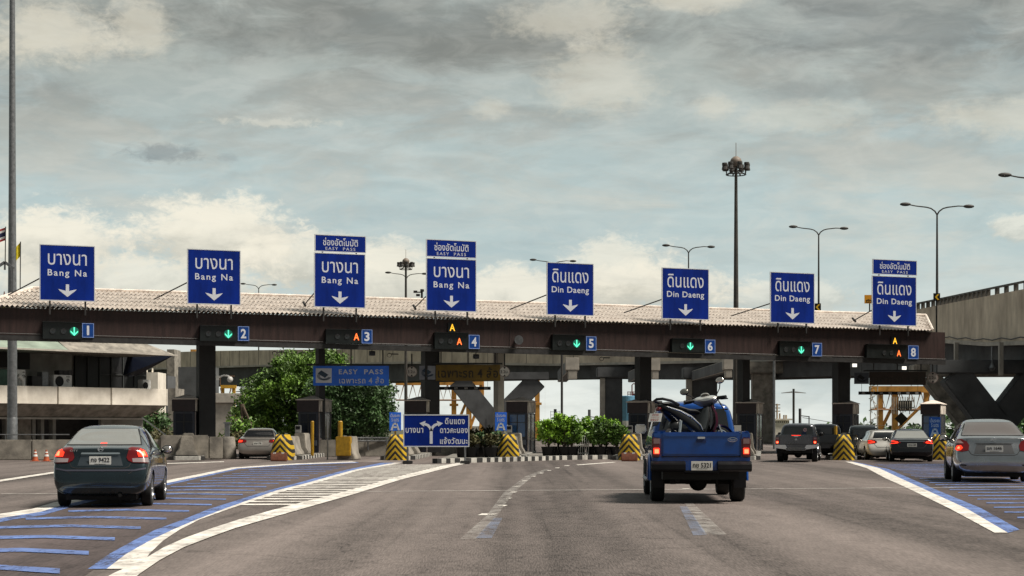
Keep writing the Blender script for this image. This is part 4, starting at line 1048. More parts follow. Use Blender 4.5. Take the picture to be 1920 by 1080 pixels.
# ------------------------------------------------------------------ street lamps, masts
M_lamp = mat('lamp_dark', (.045, .043, .04), .6, var=.3)
def street_lamp(px, y_top, Y, span_px, base_z, label, group='double-arm lamps along the elevated road'):
    t = wp(px, y_top, Y); s = span_px/F*Y/2
    o = empty('street_lamp', (t.x, Y, base_z), 0, label, 'street lamp', group)
    z = t.z-base_z
    mb = MB(); mb.tube([(0, 0, 0), (0, 0, z-.26*s)], [.11, .06], 8); mb.build('pole', M_lamp, o)
    for q in (-1, 1):
        pts = [(0, 0, z-.30*s), (q*.06*s, 0, z-.20*s), (q*.17*s, 0, z-.12*s), (q*.3*s, 0, z-.085*s), (q*.6*s, 0, z-.05*s), (q*.86*s, 0, z-(.0 if q < 0 else .06)*s)]
        mb = MB(); mb.tube(pts, [.06, .055, .05, .05, .045, .04], 7); a = mb.build('arm', M_lamp, o)
        zz = z-(.0 if q < 0 else .06)*s
        mb = MB(); mb.ell((q*.9*s, 0, zz), (.16*s, .12, .055*s), 10, 6); mb.build('lamp_head', M_lamp, a, smooth=True)
    return o
street_lamp(1757, 383, 131, 132, 9.5, 'tall double-arm lamp on the ramp beside the yellow chevron past lane 8')
street_lamp(1535, 425, 162, 106, 9, 'double-arm lamp rising just past the Din Daeng sign of lane 7')
street_lamp(1291, 460, 183, 94, 9, 'double-arm lamp rising straight above the Din Daeng sign of lane 6')
street_lamp(1037, 487, 207, 83, 9, 'double-arm lamp half hidden by the Din Daeng sign of lane 5')
street_lamp(762, 511, 229, 76, 9, 'double-arm lamp crossing the small high mast between signs 3 and 4')
street_lamp(485, 532, 263, 65, 10, 'smallest double-arm lamp, between the signs of lanes 2 and 3')
street_lamp(1958, 328, 105, 164, 9, 'largest double-arm lamp, only one arm reaching into view')
def high_mast(px, y_top, Y, head_px, w_bot, w_top, label):
    p = wp(px, y_top, Y); hr = head_px/F*Y/2
    o = empty('high_mast', (p.x, Y, 0), 0, label, 'high mast lamp', 'high mast lamps')
    z = p.z
    mb = MB(); mb.tube([(0, 0, 0), (0, 0, z*.5), (0, 0, z-.4*hr)], [w_bot, (w_bot+w_top)/2, w_top], 12); mb.build('pole', mat('mast_grey', (.075, .07, .062), .55, .3, var=.3), o, smooth=True)
    mb = MB(); mb.lathe([(z-.75*hr, hr*.30), (z-.5*hr, hr*.36), (z-.38*hr, hr*.36), (z-.25*hr, hr*.30), (z-.12*hr, hr*.14), (z-.1*hr, .01)], 16, 'z'); mb.tube([(0, 0, z-.2*hr), (0, 0, z+.75*hr)], hr*.02, 5); mb.build('dome', mat('mast_dome', (.20, .16, .13), .6), o, smooth=True)
    mb = MB()
    for zz, rr in ((z-1.25*hr, .62), (z-.9*hr, .55)):
        mb.tube([(hr*rr*math.cos(2*math.pi*k/16), hr*rr*math.sin(2*math.pi*k/16), zz) for k in range(17)], hr*.035, 5)
    for k in range(8):
        a = 2*math.pi*k/8+.2; mb.tube([(0, 0, z-.9*hr), (hr*.62*math.cos(a), hr*.62*math.sin(a), z-1.25*hr)], hr*.03, 4)
        mb.tube([(hr*.62*math.cos(a), hr*.62*math.sin(a), z-1.25*hr), (hr*.7*math.cos(a), hr*.7*math.sin(a), z-.75*hr)], hr*.03, 4)
    mb.build('ring', M_lamp, o)
    for k in range(8):
        a = 2*math.pi*k/8+.2; c = Vector((hr*.74*math.cos(a), hr*.74*math.sin(a), z-.75*hr))
        mb = MB(); mb.lathe([(c.z+.22*hr, hr*.16), (c.z+.12*hr, hr*.17), (c.z, hr*.15), (c.z-.2*hr, hr*.19), (c.z-.22*hr, hr*.17)], 10, 'z', (c.x, c.y, 0)); mb.build('floodlight', M_lamp, o)
    return o
high_mast(1380, 290, 131, 60, .26, .10, 'tall high mast with a dome and ring of floodlights past lane 6')
high_mast(761, 482, 212, 37, .22, .12, 'small distant high mast with ring lights between the signs of lanes 3 and 4')
p = wp(23, 560, 96)
o = empty('tall_pole', (p.x, 96, 0), 0, 'very thick tapering grey pole at the flag end running out of the top of view', 'pole')
mb = MB(); mb.tube([(0, 0, 0), (0, 0, 6), (0, 0, 12), (0, 0, 27)], [.27, .245, .20, .13], 20); mb.build('shaft', M_steel, o, smooth=True)
mb = MB(); mb.lathe([(0, .45), (.06, .45), (.07, .27), (1.9, .275), (1.95, .25)], 20, 'z'); mb.build('base_sleeve', M_steel, o, smooth=True)
mb = MB(); mb.box(.12, .36, -.1, .12, 6.6, 8.6); mb.build('equipment_box', M_steel, o, bevel=.03)
# camera pole behind roof
p = wp(791, 545, 118)
o = empty('camera_pole', (p.x, 118, 0), 0, 'short pole with a cluster of cameras behind the roof beside sign 4', 'pole')
mb = MB(); mb.tube([(0, 0, 0), (0, 0, p.z+.1)], .07, 8); mb.tube([(-.45, 0, p.z-.1), (.05, 0, p.z-.1)], .04, 6); mb.build('post', M_dark, o)
for x, z in ((-.42, 0), (-.25, -.22), (.02, .08)):
    mb = MB(); mb.box(x-.12, x+.12, -.15, .15, p.z+z-.14, p.z+z); mb.build('camera', M_dark, o)
# thin poles seen under the canopy
def thin_pole(px, y0, y1, Y, r, label, m=M_lamp, name='pole', extras=None):
    a = wp(px, y0, Y); mb = MB(); mb.tube([(0, 0, 0), (0, 0, a.z)], r, 8)
    if extras: extras(mb, a.z)
    o = mb.build(name, m); o.location = (a.x, Y, 0); tag(o, label, 'pole')
thin_pole(1451.5, 560, 0, 120, .08, 'thin pale grey pole standing at the edge of the grey pickup', m=M_steel, name='steel_pole')
thin_pole(1053.5, 560, 0, 150, .10, 'thin dark pole rising behind the potted green shrubs', name='steel_pole')
def dbl(mb, z):
    for s in (-1, 1): mb.rings([[(s*.2, -.2, z-.55), (s*.2, .2, z-.55), (s*.2, 0, z-.35)], [(s*1.7, -.2, z-.62), (s*1.7, .2, z-.62), (s*1.7, 0, z-.55)]])
thin_pole(1488, 729, 0, 250, .16, 'small dark two-headed lamp above the grey pickup cab', name='yard_lamp', extras=dbl)
thin_pole(460, 727, 0, 250, .14, 'small dark two-headed lamp beside the large tree', name='yard_lamp', extras=dbl)
def util(mb, z):
    mb.tube([(0, 0, z-.7), (.9, 0, z-.8)], .05, 5); mb.tube([(.9, 0, z-.75), (.9, 0, z-1.5)], .06, 5); mb.tube([(0, 0, z-2.0), (.9, 0, z-2.0)], .05, 5)
thin_pole(1500, 766, 0, 180, .14, 'stubby concrete utility pole above the grey pickup', m=M_concD, name='utility_pole', extras=util)
thin_pole(1105, 768, 0, 180, .14, 'stubby dark utility pole above the middle of the shrubs', m=M_concD, name='utility_pole', extras=util)
def latt(mb, z):
    for k in range(6): mb.tube([(-.5, 0, z-.3-k*.35), (.5, 0, z-.3-k*.35)], .03, 4)
    mb.tube([(-.5, 0, z-.2), (-.5, 0, z-2.2)], .03, 4); mb.tube([(.5, 0, z-.2), (.5, 0, z-2.2)], .03, 4)
thin_pole(1041, 767, 0, 200, .16, 'distant utility pole with a rack of fittings near the first shrub', m=M_concD, name='utility_pole', extras=latt)
mb = MB(); mb.tube([wp(1505, 783, 180), wp(1560, 792, 200), wp(1640, 797, 230), wp(1900, 806, 300)], .035, 4); o = mb.build('overhead_wire', M_lamp); tag(o, 'thin sagging wire running from the utility pole past lane 7', 'wire')

# ------------------------------------------------------------------ flags and emblem frame on the roof at the far left
def flag(px, y0, y1, Y, stripes, wpx, hpx, label, droop):
    top = wp(px, y0, Y); bot = wp(px, y1, Y); s = Y/F
    o = empty('flagpole', (top.x, Y, bot.z), 0, label, 'flag', 'flags on the canopy roof')
    mb = MB(); mb.tube([(-.02, 0, 0), (0, 0, top.z-bot.z)], .03, 6); mb.build('pole', M_dark, o)
    mb = MB(); n = 10; w_ = wpx*s; h_ = hpx*s
    for k, (c, a, b) in enumerate(stripes):
        vs = []
        for i in range(n+1):
            t = i/n; yy = .10*math.sin(t*7)*t; dz = -droop*s*t**1.3
            for z in (a, b): vs.append((-w_*t-.02, yy, top.z-bot.z-.05-h_*z+dz))
        mb.add(vs, [(2*i, 2*i+1, 2*i+3, 2*i+2) for i in range(n)], c)
        vs2 = [(x, y+.012, z) for x, y, z in vs]; mb.add(vs2, [(2*i, 2*i+1, 2*i+3, 2*i+2) for i in range(n)], c)
    mb.build('cloth', [mat('flag_red', (.35, .03, .03), .8), M_white, mat('flag_blue', (.01, .015, .06), .8), mat('flag_yellow', (.55, .45, .01), .8, var=.3, vscale=8)], o)
flag(10.5, 425, 492, 93, [(0, 0, .167), (1, .167, .333), (2, .333, .667), (1, .667, .833), (0, .833, 1)], 22, 24, 'red, white and blue striped flag on a pole at the roof end', 9)
flag(38.5, 453, 540, 93, [(3, 0, 1)], 9, 26, 'narrow yellow flag hanging from a slim pole at the roof end', 12)
o = empty('emblem_frame', (wp(8, 550, 94).x, 94, 7.3), 0, 'peaked grey frame holding a round yellow and white emblem on the roof end', 'roof emblem')
s = 94/F
mb = MB(); zt = wp(8, 488, 94).z-7.3; zz = wp(8, 500, 94).z-7.3
mb.bar((-.5, 0, zz-.1), (0.03, 0, zt-.1), .1, .14); mb.bar((0.03, 0, zt-.1), (.5, 0, zz-.1), .1, .14); mb.bar((0.03, 0, zt-.1), (.03, 0, zt-.5), .08, .1); mb.bar((-.6, 0, .1), (.5, 0, .1), .08, .08)
mb.bar((-.48, 0, 0), (-.48, 0, zz), .06, .06); mb.bar((.45, 0, 0), (.45, 0, zz), .06, .06); mb.build('frame', M_steel, o)
mb = MB(); mb.lathe([(-.03, .30), (.03, .30)], 20, 'y', (0, 0, .42)); mb.build('medallion', mat('medal_green', (.16, .18, .10), .6, var=.6, vscale=14), o)
mb = MB(); mb.lathe([(.62, .26), (.72, .24), (.86, .12), (.95, .05), (1.15, .02)], 12, 'z'); mb.build('spire', mat('spire_red', (.10, .03, .02), .6), o, smooth=True)
mb = MB()
for x in (-.14, -.02, .1): mb.tube([(x, -.05, .25), (x+.05, -.05, .45), (x, -.05, .6)], .025, 5)
mb.build('filigree', mat('emblem_yellow', (.5, .5, .05), .6), o)

# ------------------------------------------------------------------ control building
M_bwall = mat('building_wall', (.30, .30, .275), .9, var=.35, vscale=1)
M_bpan = mat('balcony_panel', (.84, .79, .70), .85, var=.2, vscale=.8, col2=(.62, .57, .49))
M_bdark = mat('recess_dark', (.012, .013, .015), .5, var=.4)
M_eave = mat('eave_green', (.26, .32, .26), .8, var=.35, vscale=1, stretch=(.5, 1, 1))
B0 = wp(-260, 0, 100.5); B1 = wp(313, 0, 118); BE = Vector((B1.x-B0.x, B1.y-B0.y, 0)); BLn = BE.length; BE.normalize(); BNn = Vector((-BE.y, BE.x, 0)); BA = math.atan2(BE.y, BE.x)
def bU(px, v=0):
    k = A(px); return (k*(B0.y+v*BNn.y)-B0.x-v*BNn.x)/(BE.x-k*BE.y)
def bZ(py, u, v=0): return H+(HY-py)/F*(B0.y+BE.y*u+BNn.y*v)
b = empty('control_building', (B0.x, B0.y, 0), BA, 'two-storey concrete control building with a pale panelled balcony and wide eaves', 'building')
u0, u1 = 0, bU(313); uu = [u0]+[bU(x) for x in (-100, 50, 108, 145, 208, 295, 313)]
zt = bZ(727, bU(200)); zb = bZ(759, bU(200)); zl = bZ(783, bU(200))
bal = None
for i in range(len(uu)-1):
    off = -.10*(i % 2)
    mb = MB(); a, c = uu[i]+.015, uu[i+1]-.015
    mb.rings([[(x, off, zb), (x, off, zt), (x, .25, zt), (x, .25, zb)] for x in (a, c)])
    mb.build('balcony_panel', M_bpan, b, bevel=.015)
mb = MB(); mb.rings([[(u0, .02, zb-.004), (u0, 1.1, zl), (u0, 6, zl), (u0, 6, zb-.004)], [(u1, .02, zb-.004), (u1-1.2, 1.1, zl), (u1-1.2, 6, zl), (u1, 6, zb-.004)]]); mb.build('balcony_underside', M_conc, b)
mb = MB(); mb.box(u0, u1-1.1, .98, 1.1, zl-.12, zl-.004); mb.build('drip_edge', M_concL, b)
mb = MB(); mb.box(u1, u1+.06, .0, 6, zb, zt); mb.build('balcony_return', M_bpan, b)
# upper storey wall and dark glazing
mb = MB(); mb.box(u0, bU(135, 3), 3.0, 3.3, zb, bZ(655, bU(100, 3), 3)); mb.box(u0, u1-.9, 4.2, 4.5, zb, 7.4); mb.build('upper_wall', M_bwall, b)
mb = MB(); mb.box(bU(-80, 2.9), bU(17, 2.9), 2.9, 2.99, bZ(688, bU(0, 3), 3), bZ(657, bU(0, 3), 3)); mb.box(bU(34, 2.9), bU(56, 2.9), 2.9, 2.99, bZ(692, bU(40, 3), 3), bZ(657, bU(40, 3), 3)); mb.build('window', M_bdark, b)
a = bU(140, 4.1); c = bU(272, 4.1)
mb = MB(); mb.box(a, c, 4.05, 4.15, zb+.1, 7.2); w1 = mb.build('glazing', M_bdark, b)
mb = MB()
for k in range(7): x = a+(c-a)*k/6; mb.box(x-.03, x+.03, 3.98, 4.04, zb+.1, 7.0)
mb.box(bU(188, 4), c, 3.98, 4.04, bZ(703, bU(230, 4), 4)-.03, bZ(703, bU(230, 4), 4)+.03); mb.build('mullion', mat('mullion', (.05, .055, .055), .6), w1)
# slanted glass cheek at the end
x0 = bU(268, 3.5); x1 = bU(243, 3.5)
mb = MB(); z0_ = bZ(705, x1, 3); z1_ = bZ(668, x0, 3)
mb.add([(x1, 2.8, z0_), (x0+.6, 1.2, z1_), (x0+1.0, 4.4, z1_), (x1+.4, 4.4, z0_), (x1-1.0, 3.0, z0_), (x1-.6, 3.0, z1_)], [(0, 1, 2, 3), (4, 5, 1, 0)]); mb.build('slanted_glass', M_glass, b)
# roof eave
ze = bZ(657, bU(60), -1); 
pts_b = [(-2, ze), (bU(130, -1.5), bZ(659, bU(130), -1.5)), (bU(240, -1.5), bZ(663, bU(240), -1.5)), (bU(331, -1.5), bZ(667.5, bU(331), -1.5))]
for (xa, za), (xb, zb_), m_, nm in ((pts_b[0], pts_b[1], M_eave, 'eave_fascia'), (pts_b[1], pts_b[3], M_conc, 'eave_fascia')):
    mb = MB(); up = 1.0
    last = m_ is M_conc
    mb.rings([[(xa, -1.5, za), (xa, .2, za+up), (xa, 7, za+up), (xa, 7, za)], [(xb, -1.5, zb_), (xb-(1.6 if last else 0), .2, zb_+up*.9), (xb-(1.6 if last else 0), 7, zb_+up*.9), (xb, 7, zb_)]]); mb.build(nm, m_, b)
mb = MB()
for (xa, za), (xb, zb_) in zip(pts_b, pts_b[1:]): mb.bar((xa, -1.55, za), (xb, -1.55, zb_), .1, .10)
mb.build('eave_edge', M_concL, b)
# ground floor
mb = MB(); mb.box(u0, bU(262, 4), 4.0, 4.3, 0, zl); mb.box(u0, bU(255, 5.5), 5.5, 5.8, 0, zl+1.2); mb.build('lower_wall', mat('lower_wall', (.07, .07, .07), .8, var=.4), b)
for px in (-40, 12, 44, 62, 78, 100):
    x = bU(px, 2.6); mb = MB(); mb.box(x-(.5 if px == 44 else .12), x+(.5 if px == 44 else .12), 2.5, 2.9, 0, zl); mb.build('pilaster', M_bwall if px != 44 else M_conc, b)
mb = MB(); mb.box(bU(190, 2), bU(268, 2), 2, 2.3, 0, zl); mb.build('wall_panel', M_bwall, b)
# air conditioners and duct on the balcony ledge
def aircon(px0, px1, py0, py1, label, fan=True, v=.6, m=M_white, logo_=True):
    a = bU(px0, v); c = bU(px1, v); m_ = (a+c)/2; z1 = bZ(py0, m_, v); z0 = min(bZ(py1, m_, v), zt-.02)
    P_ = B0+BE*m_+BNn*v; o = empty('air_conditioner', (P_.x, P_.y, z0), BA, label, 'air conditioner', 'air conditioners on the balcony ledge')
    w_ = c-a; h_ = z1-z0
    mb = MB(); mb.box(-w_/2, w_/2, 0, .5, 0, h_); mb.build('casing', m, o, bevel=.02)
    if fan:
        r = min(h_*.42, w_*.33)
        mb = MB(); mb.lathe([(-.02, r), (-.03, r*.9), (-.012, r*.2)], 22, 'y', (-w_*.2, 0, h_*.48)); f = mb.build('fan_grille', M_black, o)
    if logo_:
        mb = MB(); r = h_*.12; mb.tube([(w_*.27+r*math.cos(t*math.pi/6), -.012, h_*.56+r*math.sin(t*math.pi/6)) for t in range(11)], .02, 4); mb.box(w_*.27-r, w_*.27+r, -.015, -.002, h_*.55, h_*.58); mb.box(w_*.18, w_*.4, -.012, -.002, h_*.83, h_*.88); mb.build('marking', M_black, o)
aircon(101, 135, 703, 726, 'white air conditioner with a big round black fan on the balcony')
aircon(30, 48, 693, 724, 'tall white air conditioner close beside the thick pole', fan=False)
aircon(60, 80, 705, 725, 'square dark-faced unit in a white frame on the balcony', fan=False, m=M_dark, logo_=False)
aircon(79, 91, 697, 723, 'grey upright cabinet on the balcony between two units', fan=False, m=M_steel, logo_=False)
aircon(-6, 14, 692, 724, 'green-grey louvred cabinet on the balcony at the edge of view', fan=False, m=mat('unit_green', (.05, .12, .09), .6, var=.4), logo_=False)
aircon(268, 283, 712, 733, 'white unit with a side fan at the far end of the balcony', fan=True, logo_=False)
for px, nm in ((115.5, 'a'), (124, 'b'), (132.5, 'c')):
    aircon(px-4.5, px+3.8, 694.5, 703, {'a': 'small dark vent box, first of three stacked on the large fan unit', 'b': 'small dark vent box, middle of three on the large fan unit', 'c': 'small dark vent box at the outer end above the large fan unit'}[nm], fan=False, m=M_dark, logo_=False, v=.7)
mb = MB(); pt = [bU(34, .3), bU(41, .3), bU(43.5, .3)]; mb.tube([(pt[0], .3, bZ(704, pt[0])), (pt[1]-.1, .3, bZ(707, pt[1])), (pt[1]+.1, .3, bZ(713, pt[1])), (pt[2], .3, zt)], .13, 10); o = mb.build('vent_duct', M_white, b, smooth=True)
# white block house beyond the balcony end
Y = 128; a = wp(262, 732, Y); c = wp(296, 698, Y)
simple('plant_room', lambda mb: (mb.add([(a.x, Y, 0), (c.x, Y, 0), (c.x, Y, c.z), (a.x+.5, Y, c.z), (a.x, Y, c.z-.5), (a.x, Y+3, 0), (c.x, Y+3, 0), (c.x, Y+3, c.z), (a.x+.5, Y+3, c.z), (a.x, Y+3, c.z-.5)], [(0, 1, 2, 3, 4), (9, 8, 7, 6, 5), (0, 5, 6, 1), (1, 6, 7, 2), (2, 7, 8, 3), (3, 8, 9, 4), (4, 9, 5, 0)]), mb.tube([(a.x+.4, Y+.5, c.z), (a.x+.4, Y+.5, c.z+.3)], .06, 6), mb.tube([(a.x+.8, Y+.5, c.z), (a.x+.8, Y+.5, c.z+.3)], .06, 6)), M_bpan, (0, 0, 0), 0, 'small white roof block beyond the far end of the balcony', 'building')
# grey walls behind, under the elevated road
def wallbox(px0, px1, py0, Y, m, label, depth=4, name='concrete_wall', z0=0):
    a = wp(px0, py0, Y); c = wp(px1, py0, Y)
    o = simple(name, lambda mb: mb.box(-(c.x-a.x)/2, (c.x-a.x)/2, 0, depth, z0, a.z), m, ((a.x+c.x)/2, Y, 0), 0, label, 'building' if name != 'concrete_wall' else 'wall')
    return o
wallbox(315, 329, 728, 150, M_conc, 'narrow concrete wall edge beyond the balcony end')
wallbox(296, 314, 704, 165, M_concD, 'dark window block beyond the white roof block')
wallbox(334, 400, 688, 210, M_concD, 'grey block under the elevated road above the first booth', z0=0)
wallbox(313, 327, 655, 215, M_conc, 'tall grey wall strip beyond the eave tip')
wallbox(292, 330, 787, 140, M_conc, 'low grey wall past the control building')
simple('slanted_board', lambda mb: mb.bar(wp(266, 783, 84), wp(311, 816, 84), .12, .05, mi=0), M_white, (0, 0, 0), 0, 'white board leaning down beside the dark sedan roof', 'board')

# ------------------------------------------------------------------ gantry cranes beyond
def crane(pxs, y_top, Y, m, label, brace=True, beam=None, y_beam=8):
    """pxs = leg centre pixels"""
    xs = [wp(p, 0, Y).x for p, w_ in pxs]; z = wp(0, y_top, Y).z; x0 = min(xs)
    o = empty('port_crane', (x0, Y, 0), 0, label, 'crane', 'orange port cranes beyond the plaza')
    s = Y/F
    for (p, w_), x in zip(pxs, xs):
        mb = MB(); mb.box(x-x0-w_*s/2, x-x0+w_*s/2, 0, w_*s, 0, z); mb.box(x-x0-w_*s*.9, x-x0+w_*s*.9, -.1, w_*s+.1, z*.55, z*.55+.35); mb.build('leg', m, o)
    if brace:
        mb = MB()
        for xa, xb in zip(xs, xs[1:]): mb.tube([(xa-x0, .3, 1), (xb-x0, .3, z*.72)], .22, 6)
        mb.build('brace', m, o)
    if beam:
        a = wp(beam[0], 0, Y).x-x0; c = wp(beam[1], 0, Y).x-x0
        mb = MB(); mb.box(a, c, -.2, 1.0, z-y_beam*s, z); bm_ = mb.build('girder', m, o)
        mb = MB()
        n = int((c-a)/1.2)
        for k in range(n):
            x = a+(c-a)*k/n; mb.tube([(x, -.3, z-y_beam*s), (x+.6, -.3, z-y_beam*s-2.2), (x+1.2, -.3, z-y_beam*s)], .08, 4)
        mb.tube([(a, -.3, z-y_beam*s-2.2), (c, -.3, z-y_beam*s-2.2)], .12, 5)
        for k in range(0, n, 2): x = a+(c-a)*k/n; mb.tube([(x, -.4, z), (x, -.4, z+1.0)], .05, 4)
        mb.tube([(a, -.4, z+1), (c, -.4, z+1)], .05, 4)
        mb.build('truss', M_rust, bm_)
    return o, x0
o, x0 = crane([(851, 9), (879, 10), (903, 9)], 712, 265, M_orange, 'orange port crane framed by lane 4 under the ochre board', beam=(742, 905), y_beam=10)
mb = MB(); s = 265/F
for k in range(26):
    x = wp(random.uniform(822, 850), 0, 265).x-x0; z = random.uniform(8.0, 11.0); w2 = random.uniform(.15, .5); mb.box(x-w2, x+w2, 1.2, 2.2, z-.2, z+.25)
mb.box(wp(826, 0, 265).x-x0, wp(848, 0, 265).x-x0, 1.4, 3, 8.2, 9.6); mb.build('trolley', M_rust, o)
crane([(1007.5, 9), (1022, 0.1)], 708, 260, M_orange, 'single orange crane leg standing between the forked pier and the shrubs', brace=False)
crane([(1651, 10), (1679, 10), (1738, 9)], 724, 235, M_orange, 'large orange port crane with hanging trolley seen through lane 8', beam=(1632, 1745), y_beam=12)
for o_ in list(COL.objects):
    pass
o = empty('crane_trolley', wp(1700, 770, 234), 0, 'dark cage of cables and hooks hanging from the crane in lane 8', 'crane trolley')
mb = MB()
s = 234/F
for k in range(11):
    x = (-28+k*4.2)*s; mb.tube([(x, 0, 26*s), (x, 0, random.uniform(-8, 6)*s)], .07, 4)
mb.build('cable', M_concL, o)
mb = MB(); mb.box(-12*s, 10*s, 0, 1.5, 2*s, 18*s)
for z in (0, 6, 18): mb.tube([(-15*s, -.2, z*s), (14*s, -.2, z*s)], .08, 4)
mb.build('cage', M_dark, o)
o = empty('access_tower', wp(1641, 805, 232), 0, 'pale spiral access stair up the crane leg seen through lane 8', 'stair tower')
mb = MB()
for k in range(20):
    z = .3+k*.30; mb.tube([(-.35+.45*math.cos(k*1.3), .4*math.sin(k*1.3), z), (.45*math.cos(k*1.3+1.4), .4*math.sin(k*1.3+1.4), z+.3)], .06, 4)
mb.tube([(-.6, 0, -1.3), (-.6, 0, 6)], .07, 5); mb.tube([(.3, 0, -1.3), (.3, 0, 6)], .07, 5); mb.build('stair', M_concL, o)
crane([(417, 6), (438, 6)], 722, 204, mat('crane_yellow', (.62, .34, .03), .6, var=.2), 'small yellow portal frame above the short pale pier', brace=True, beam=(414, 441), y_beam=6)
crane([(362, 10)], 655, 330, M_orange, 'rusty orange crane tower peeping over the elevated road beside the thick column', brace=False)
# diamond warning sign seen from behind
p = wp(1690, 785, 150); r = 12.5/F*150
o = empty('diamond_sign', p, 0, 'dark diamond-shaped sign on two legs above the black sedan', 'road sign')
mb = MB(); mb.prism([(-r, 0), (0, -r), (r, 0), (0, r)], 0, .05); mb.build('panel', mat('olive_back', (.035, .035, .02), .7), o)
mb = MB(); mb.box(-.12, -.05, .06, .12, -p.z, -.1); mb.box(.05, .12, .06, .12, -p.z, -.1); mb.build('leg', M_steel, o)
# chevron signs and orange notice on the ramp
for px, py, Y, lb in ((1533, 576, 158, 'yellow and black chevron beside the Din Daeng sign of lane 7'), (1756.5, 557, 127, 'yellow and black chevron below the tall double-arm lamp on the ramp')):
    p = wp(px, py, Y); w_ = 6.3/F*Y
    o = empty('chevron_sign', p, 0, lb, 'road sign', 'chevron signs on the ramp')
    mb = MB(); mb.box(-w_, w_, 0, .05, -w_*1.15, w_*1.15); mb.build('panel', M_black, o)
    mb = MB()
    for q in (1, -1): mb.prism([(-w_*.55, 0), (w_*.2, q*w_*.85), (w_*.75, q*w_*.85), (w_*.0, 0)], -.012, -.003)
    mb.build('arrow', mat('chev_yellow', (.75, .45, .01), .5), o)
    mb = MB(); mb.box(-.05, .05, .06, .12, -2.5, .2); mb.build('post', M_dark, o)
p = wp(1631, 561, 146); s = 146/F
o = empty('notice_board', p, 0, 'small orange notice partly hidden by the Din Daeng sign of lane 8', 'road sign')
mb = MB(); mb.box(-10*s, 10*s, 0, .05, -8*s, 8*s); mb.build('panel', mat('notice_orange', (.75, .32, .01), .5), o)
mb = MB()
for k in range(6): mb.box((-7+k*2.3)*s, (-5.6+k*2.3)*s, -.01, -.002, (-5+(k % 2)*1.5)*s, (-1+(k % 3)*.6)*s)
mb.box(-7*s, 7*s, -.01, -.002, -6.4*s, -5.6*s); mb.build('lettering', M_black, o)
mb = MB(); mb.box(-.05, .05, .06, .12, -3.6, .2); mb.build('post', M_dark, o)
# blue tank, building, panel between columns
Y = 230
o = empty('storage_tank', wp(1177, 805, Y), 0, 'pale blue cylindrical tank with a white band beyond lane 5', 'tank')
s = Y/F
mb = MB(); mb.lathe([(-1.3, 14*s), (62*s, 14*s), (63*s, 13*s)], 24, 'z'); mb.build('shell', mat('tank_blue', (.12, .30, .46), .5, var=.25), o)
mb = MB(); mb.lathe([(2*s, 14.2*s), (16*s, 14.2*s)], 24, 'z'); mb.build('band', M_white, o)
mb = MB(); mb.lathe([(-1.3, 6*s), (68*s, 6*s)], 14, 'z', (17*s, 2, 0)); mb.tube([(8*s, 0, 63*s), (8*s, 0, 83*s), (11*s, 0, 86*s), (15*s, 0, 84*s)], .08, 5)
for z in (66, 70): mb.tube([(0, 0, z*s), (16*s, 0, z*s)], .07, 4)
for x in (0, 5, 10, 16): mb.tube([(x*s, 0, 62*s), (x*s, 0, 71*s)], .06, 4)
mb.build('platform', mat('pipe_red', (.16, .05, .05), .6), o)
o = NPN = simple('information_sign', lambda mb: (mb.box(-.35, .5, 0, .05, .6, 2.6),), mat('panel_pale', (.42, .40, .36), .7), wp(1224, 805, 96)-Vector((0, 0, 1.1)), 0, 'pale notice panel with dark marks beside the blue pickup cab', 'sign')
mb = MB()
for r_ in range(4):
    for k in range(5): mb.box(-.25+k*.13, -.18+k*.13, -.01, -.002, .8+r_*.45, 1.0+r_*.45+.08*((k+r_) % 2))
mb.build('lettering', M_black, NPN)
Y = 330; s = Y/F
o = empty('distant_ship', wp(1468, 805, Y), 0, 'distant white ship superstructure with masts above the grey pickup', 'ship')
mb = MB(); mb.box(-22*s, 17*s, 0, 8, -1.3, 11*s); mb.box(-20*s, 12*s, 0, 8, 11.1*s, 17*s); mb.box(-22*s, 17*s, -.4, 8, 17.1*s, 20*s); mb.build('superstructure', M_bpan, o)
mb = MB()
for x, z in ((-16, 55), (-11, 48), (-6, 30), (2, 27), (6, 27)): mb.tube([(x*s, 0, 20*s), (x*s, 0, z*s)], .16, 5)
for z in (34, 40, 46): mb.tube([(-18*s, 0, z*s), (-5*s, 0, z*s)], .12, 4)
mb.build('mast', mat('mast_cream', (.35, .27, .18), .7), o)
mb = MB()
for k in range(8): mb.box((-18+k*4)*s, (-16+k*4)*s, -.02, -.001, 12.5*s, 15*s)
mb.build('window', M_black, o)
# background low walls, fences
mb = MB(); wall_poly(mb, [wp(560, 862, 86)*1, wp(760, 862, 88), wp(900, 862, 92)], .8, .3, z0=0)
o = mb.build('low_wall', M_conc, bevel=.02); o.location.z = 0
for v in o.data.vertices: pass
tag(o, 'low stained concrete wall with rails behind lane 3', 'wall')
mb = MB()
for py in (821, 826.5): mb.tube([wp(640, py, 86), wp(760, py, 88)], .04, 6)
for px in (655, 690, 725): a = wp(px, 821, 87); mb.tube([a, (a.x, a.y, .3)], .035, 6)
o = mb.build('guard_rail', M_steel); tag(o, 'pair of thin pale rails above the low wall behind lane 3', 'railing')
# white tubular gate among the shrubs
a = gp(1095, 861)
o = empty('tubular_gate', (a.x, a.y+3.0, .1), 0, 'small white tubular gate standing among the potted shrubs', 'gate')
s = a.y/F
mb = MB()
for z in (.12, .48, .88): mb.tube([(-14*s, 0, z), (14*s, 0, z)], .025, 6)
for k in range(8): x = (-14+k*4)*s; mb.tube([(x, 0, .0), (x, 0, .88)], .018, 5)
mb.build('bars', M_white, o)
mb = MB(); mb.tube([(-20*s, 0, .9), (-14*s, 0, .88)], .03, 6); mb.ell((-22*s, 0, .9), (.09, .09, .1), 8, 6); mb.ell((-27*s, 0, .5), (.09, .09, .1), 8, 6); mb.build('knob', M_white, o)
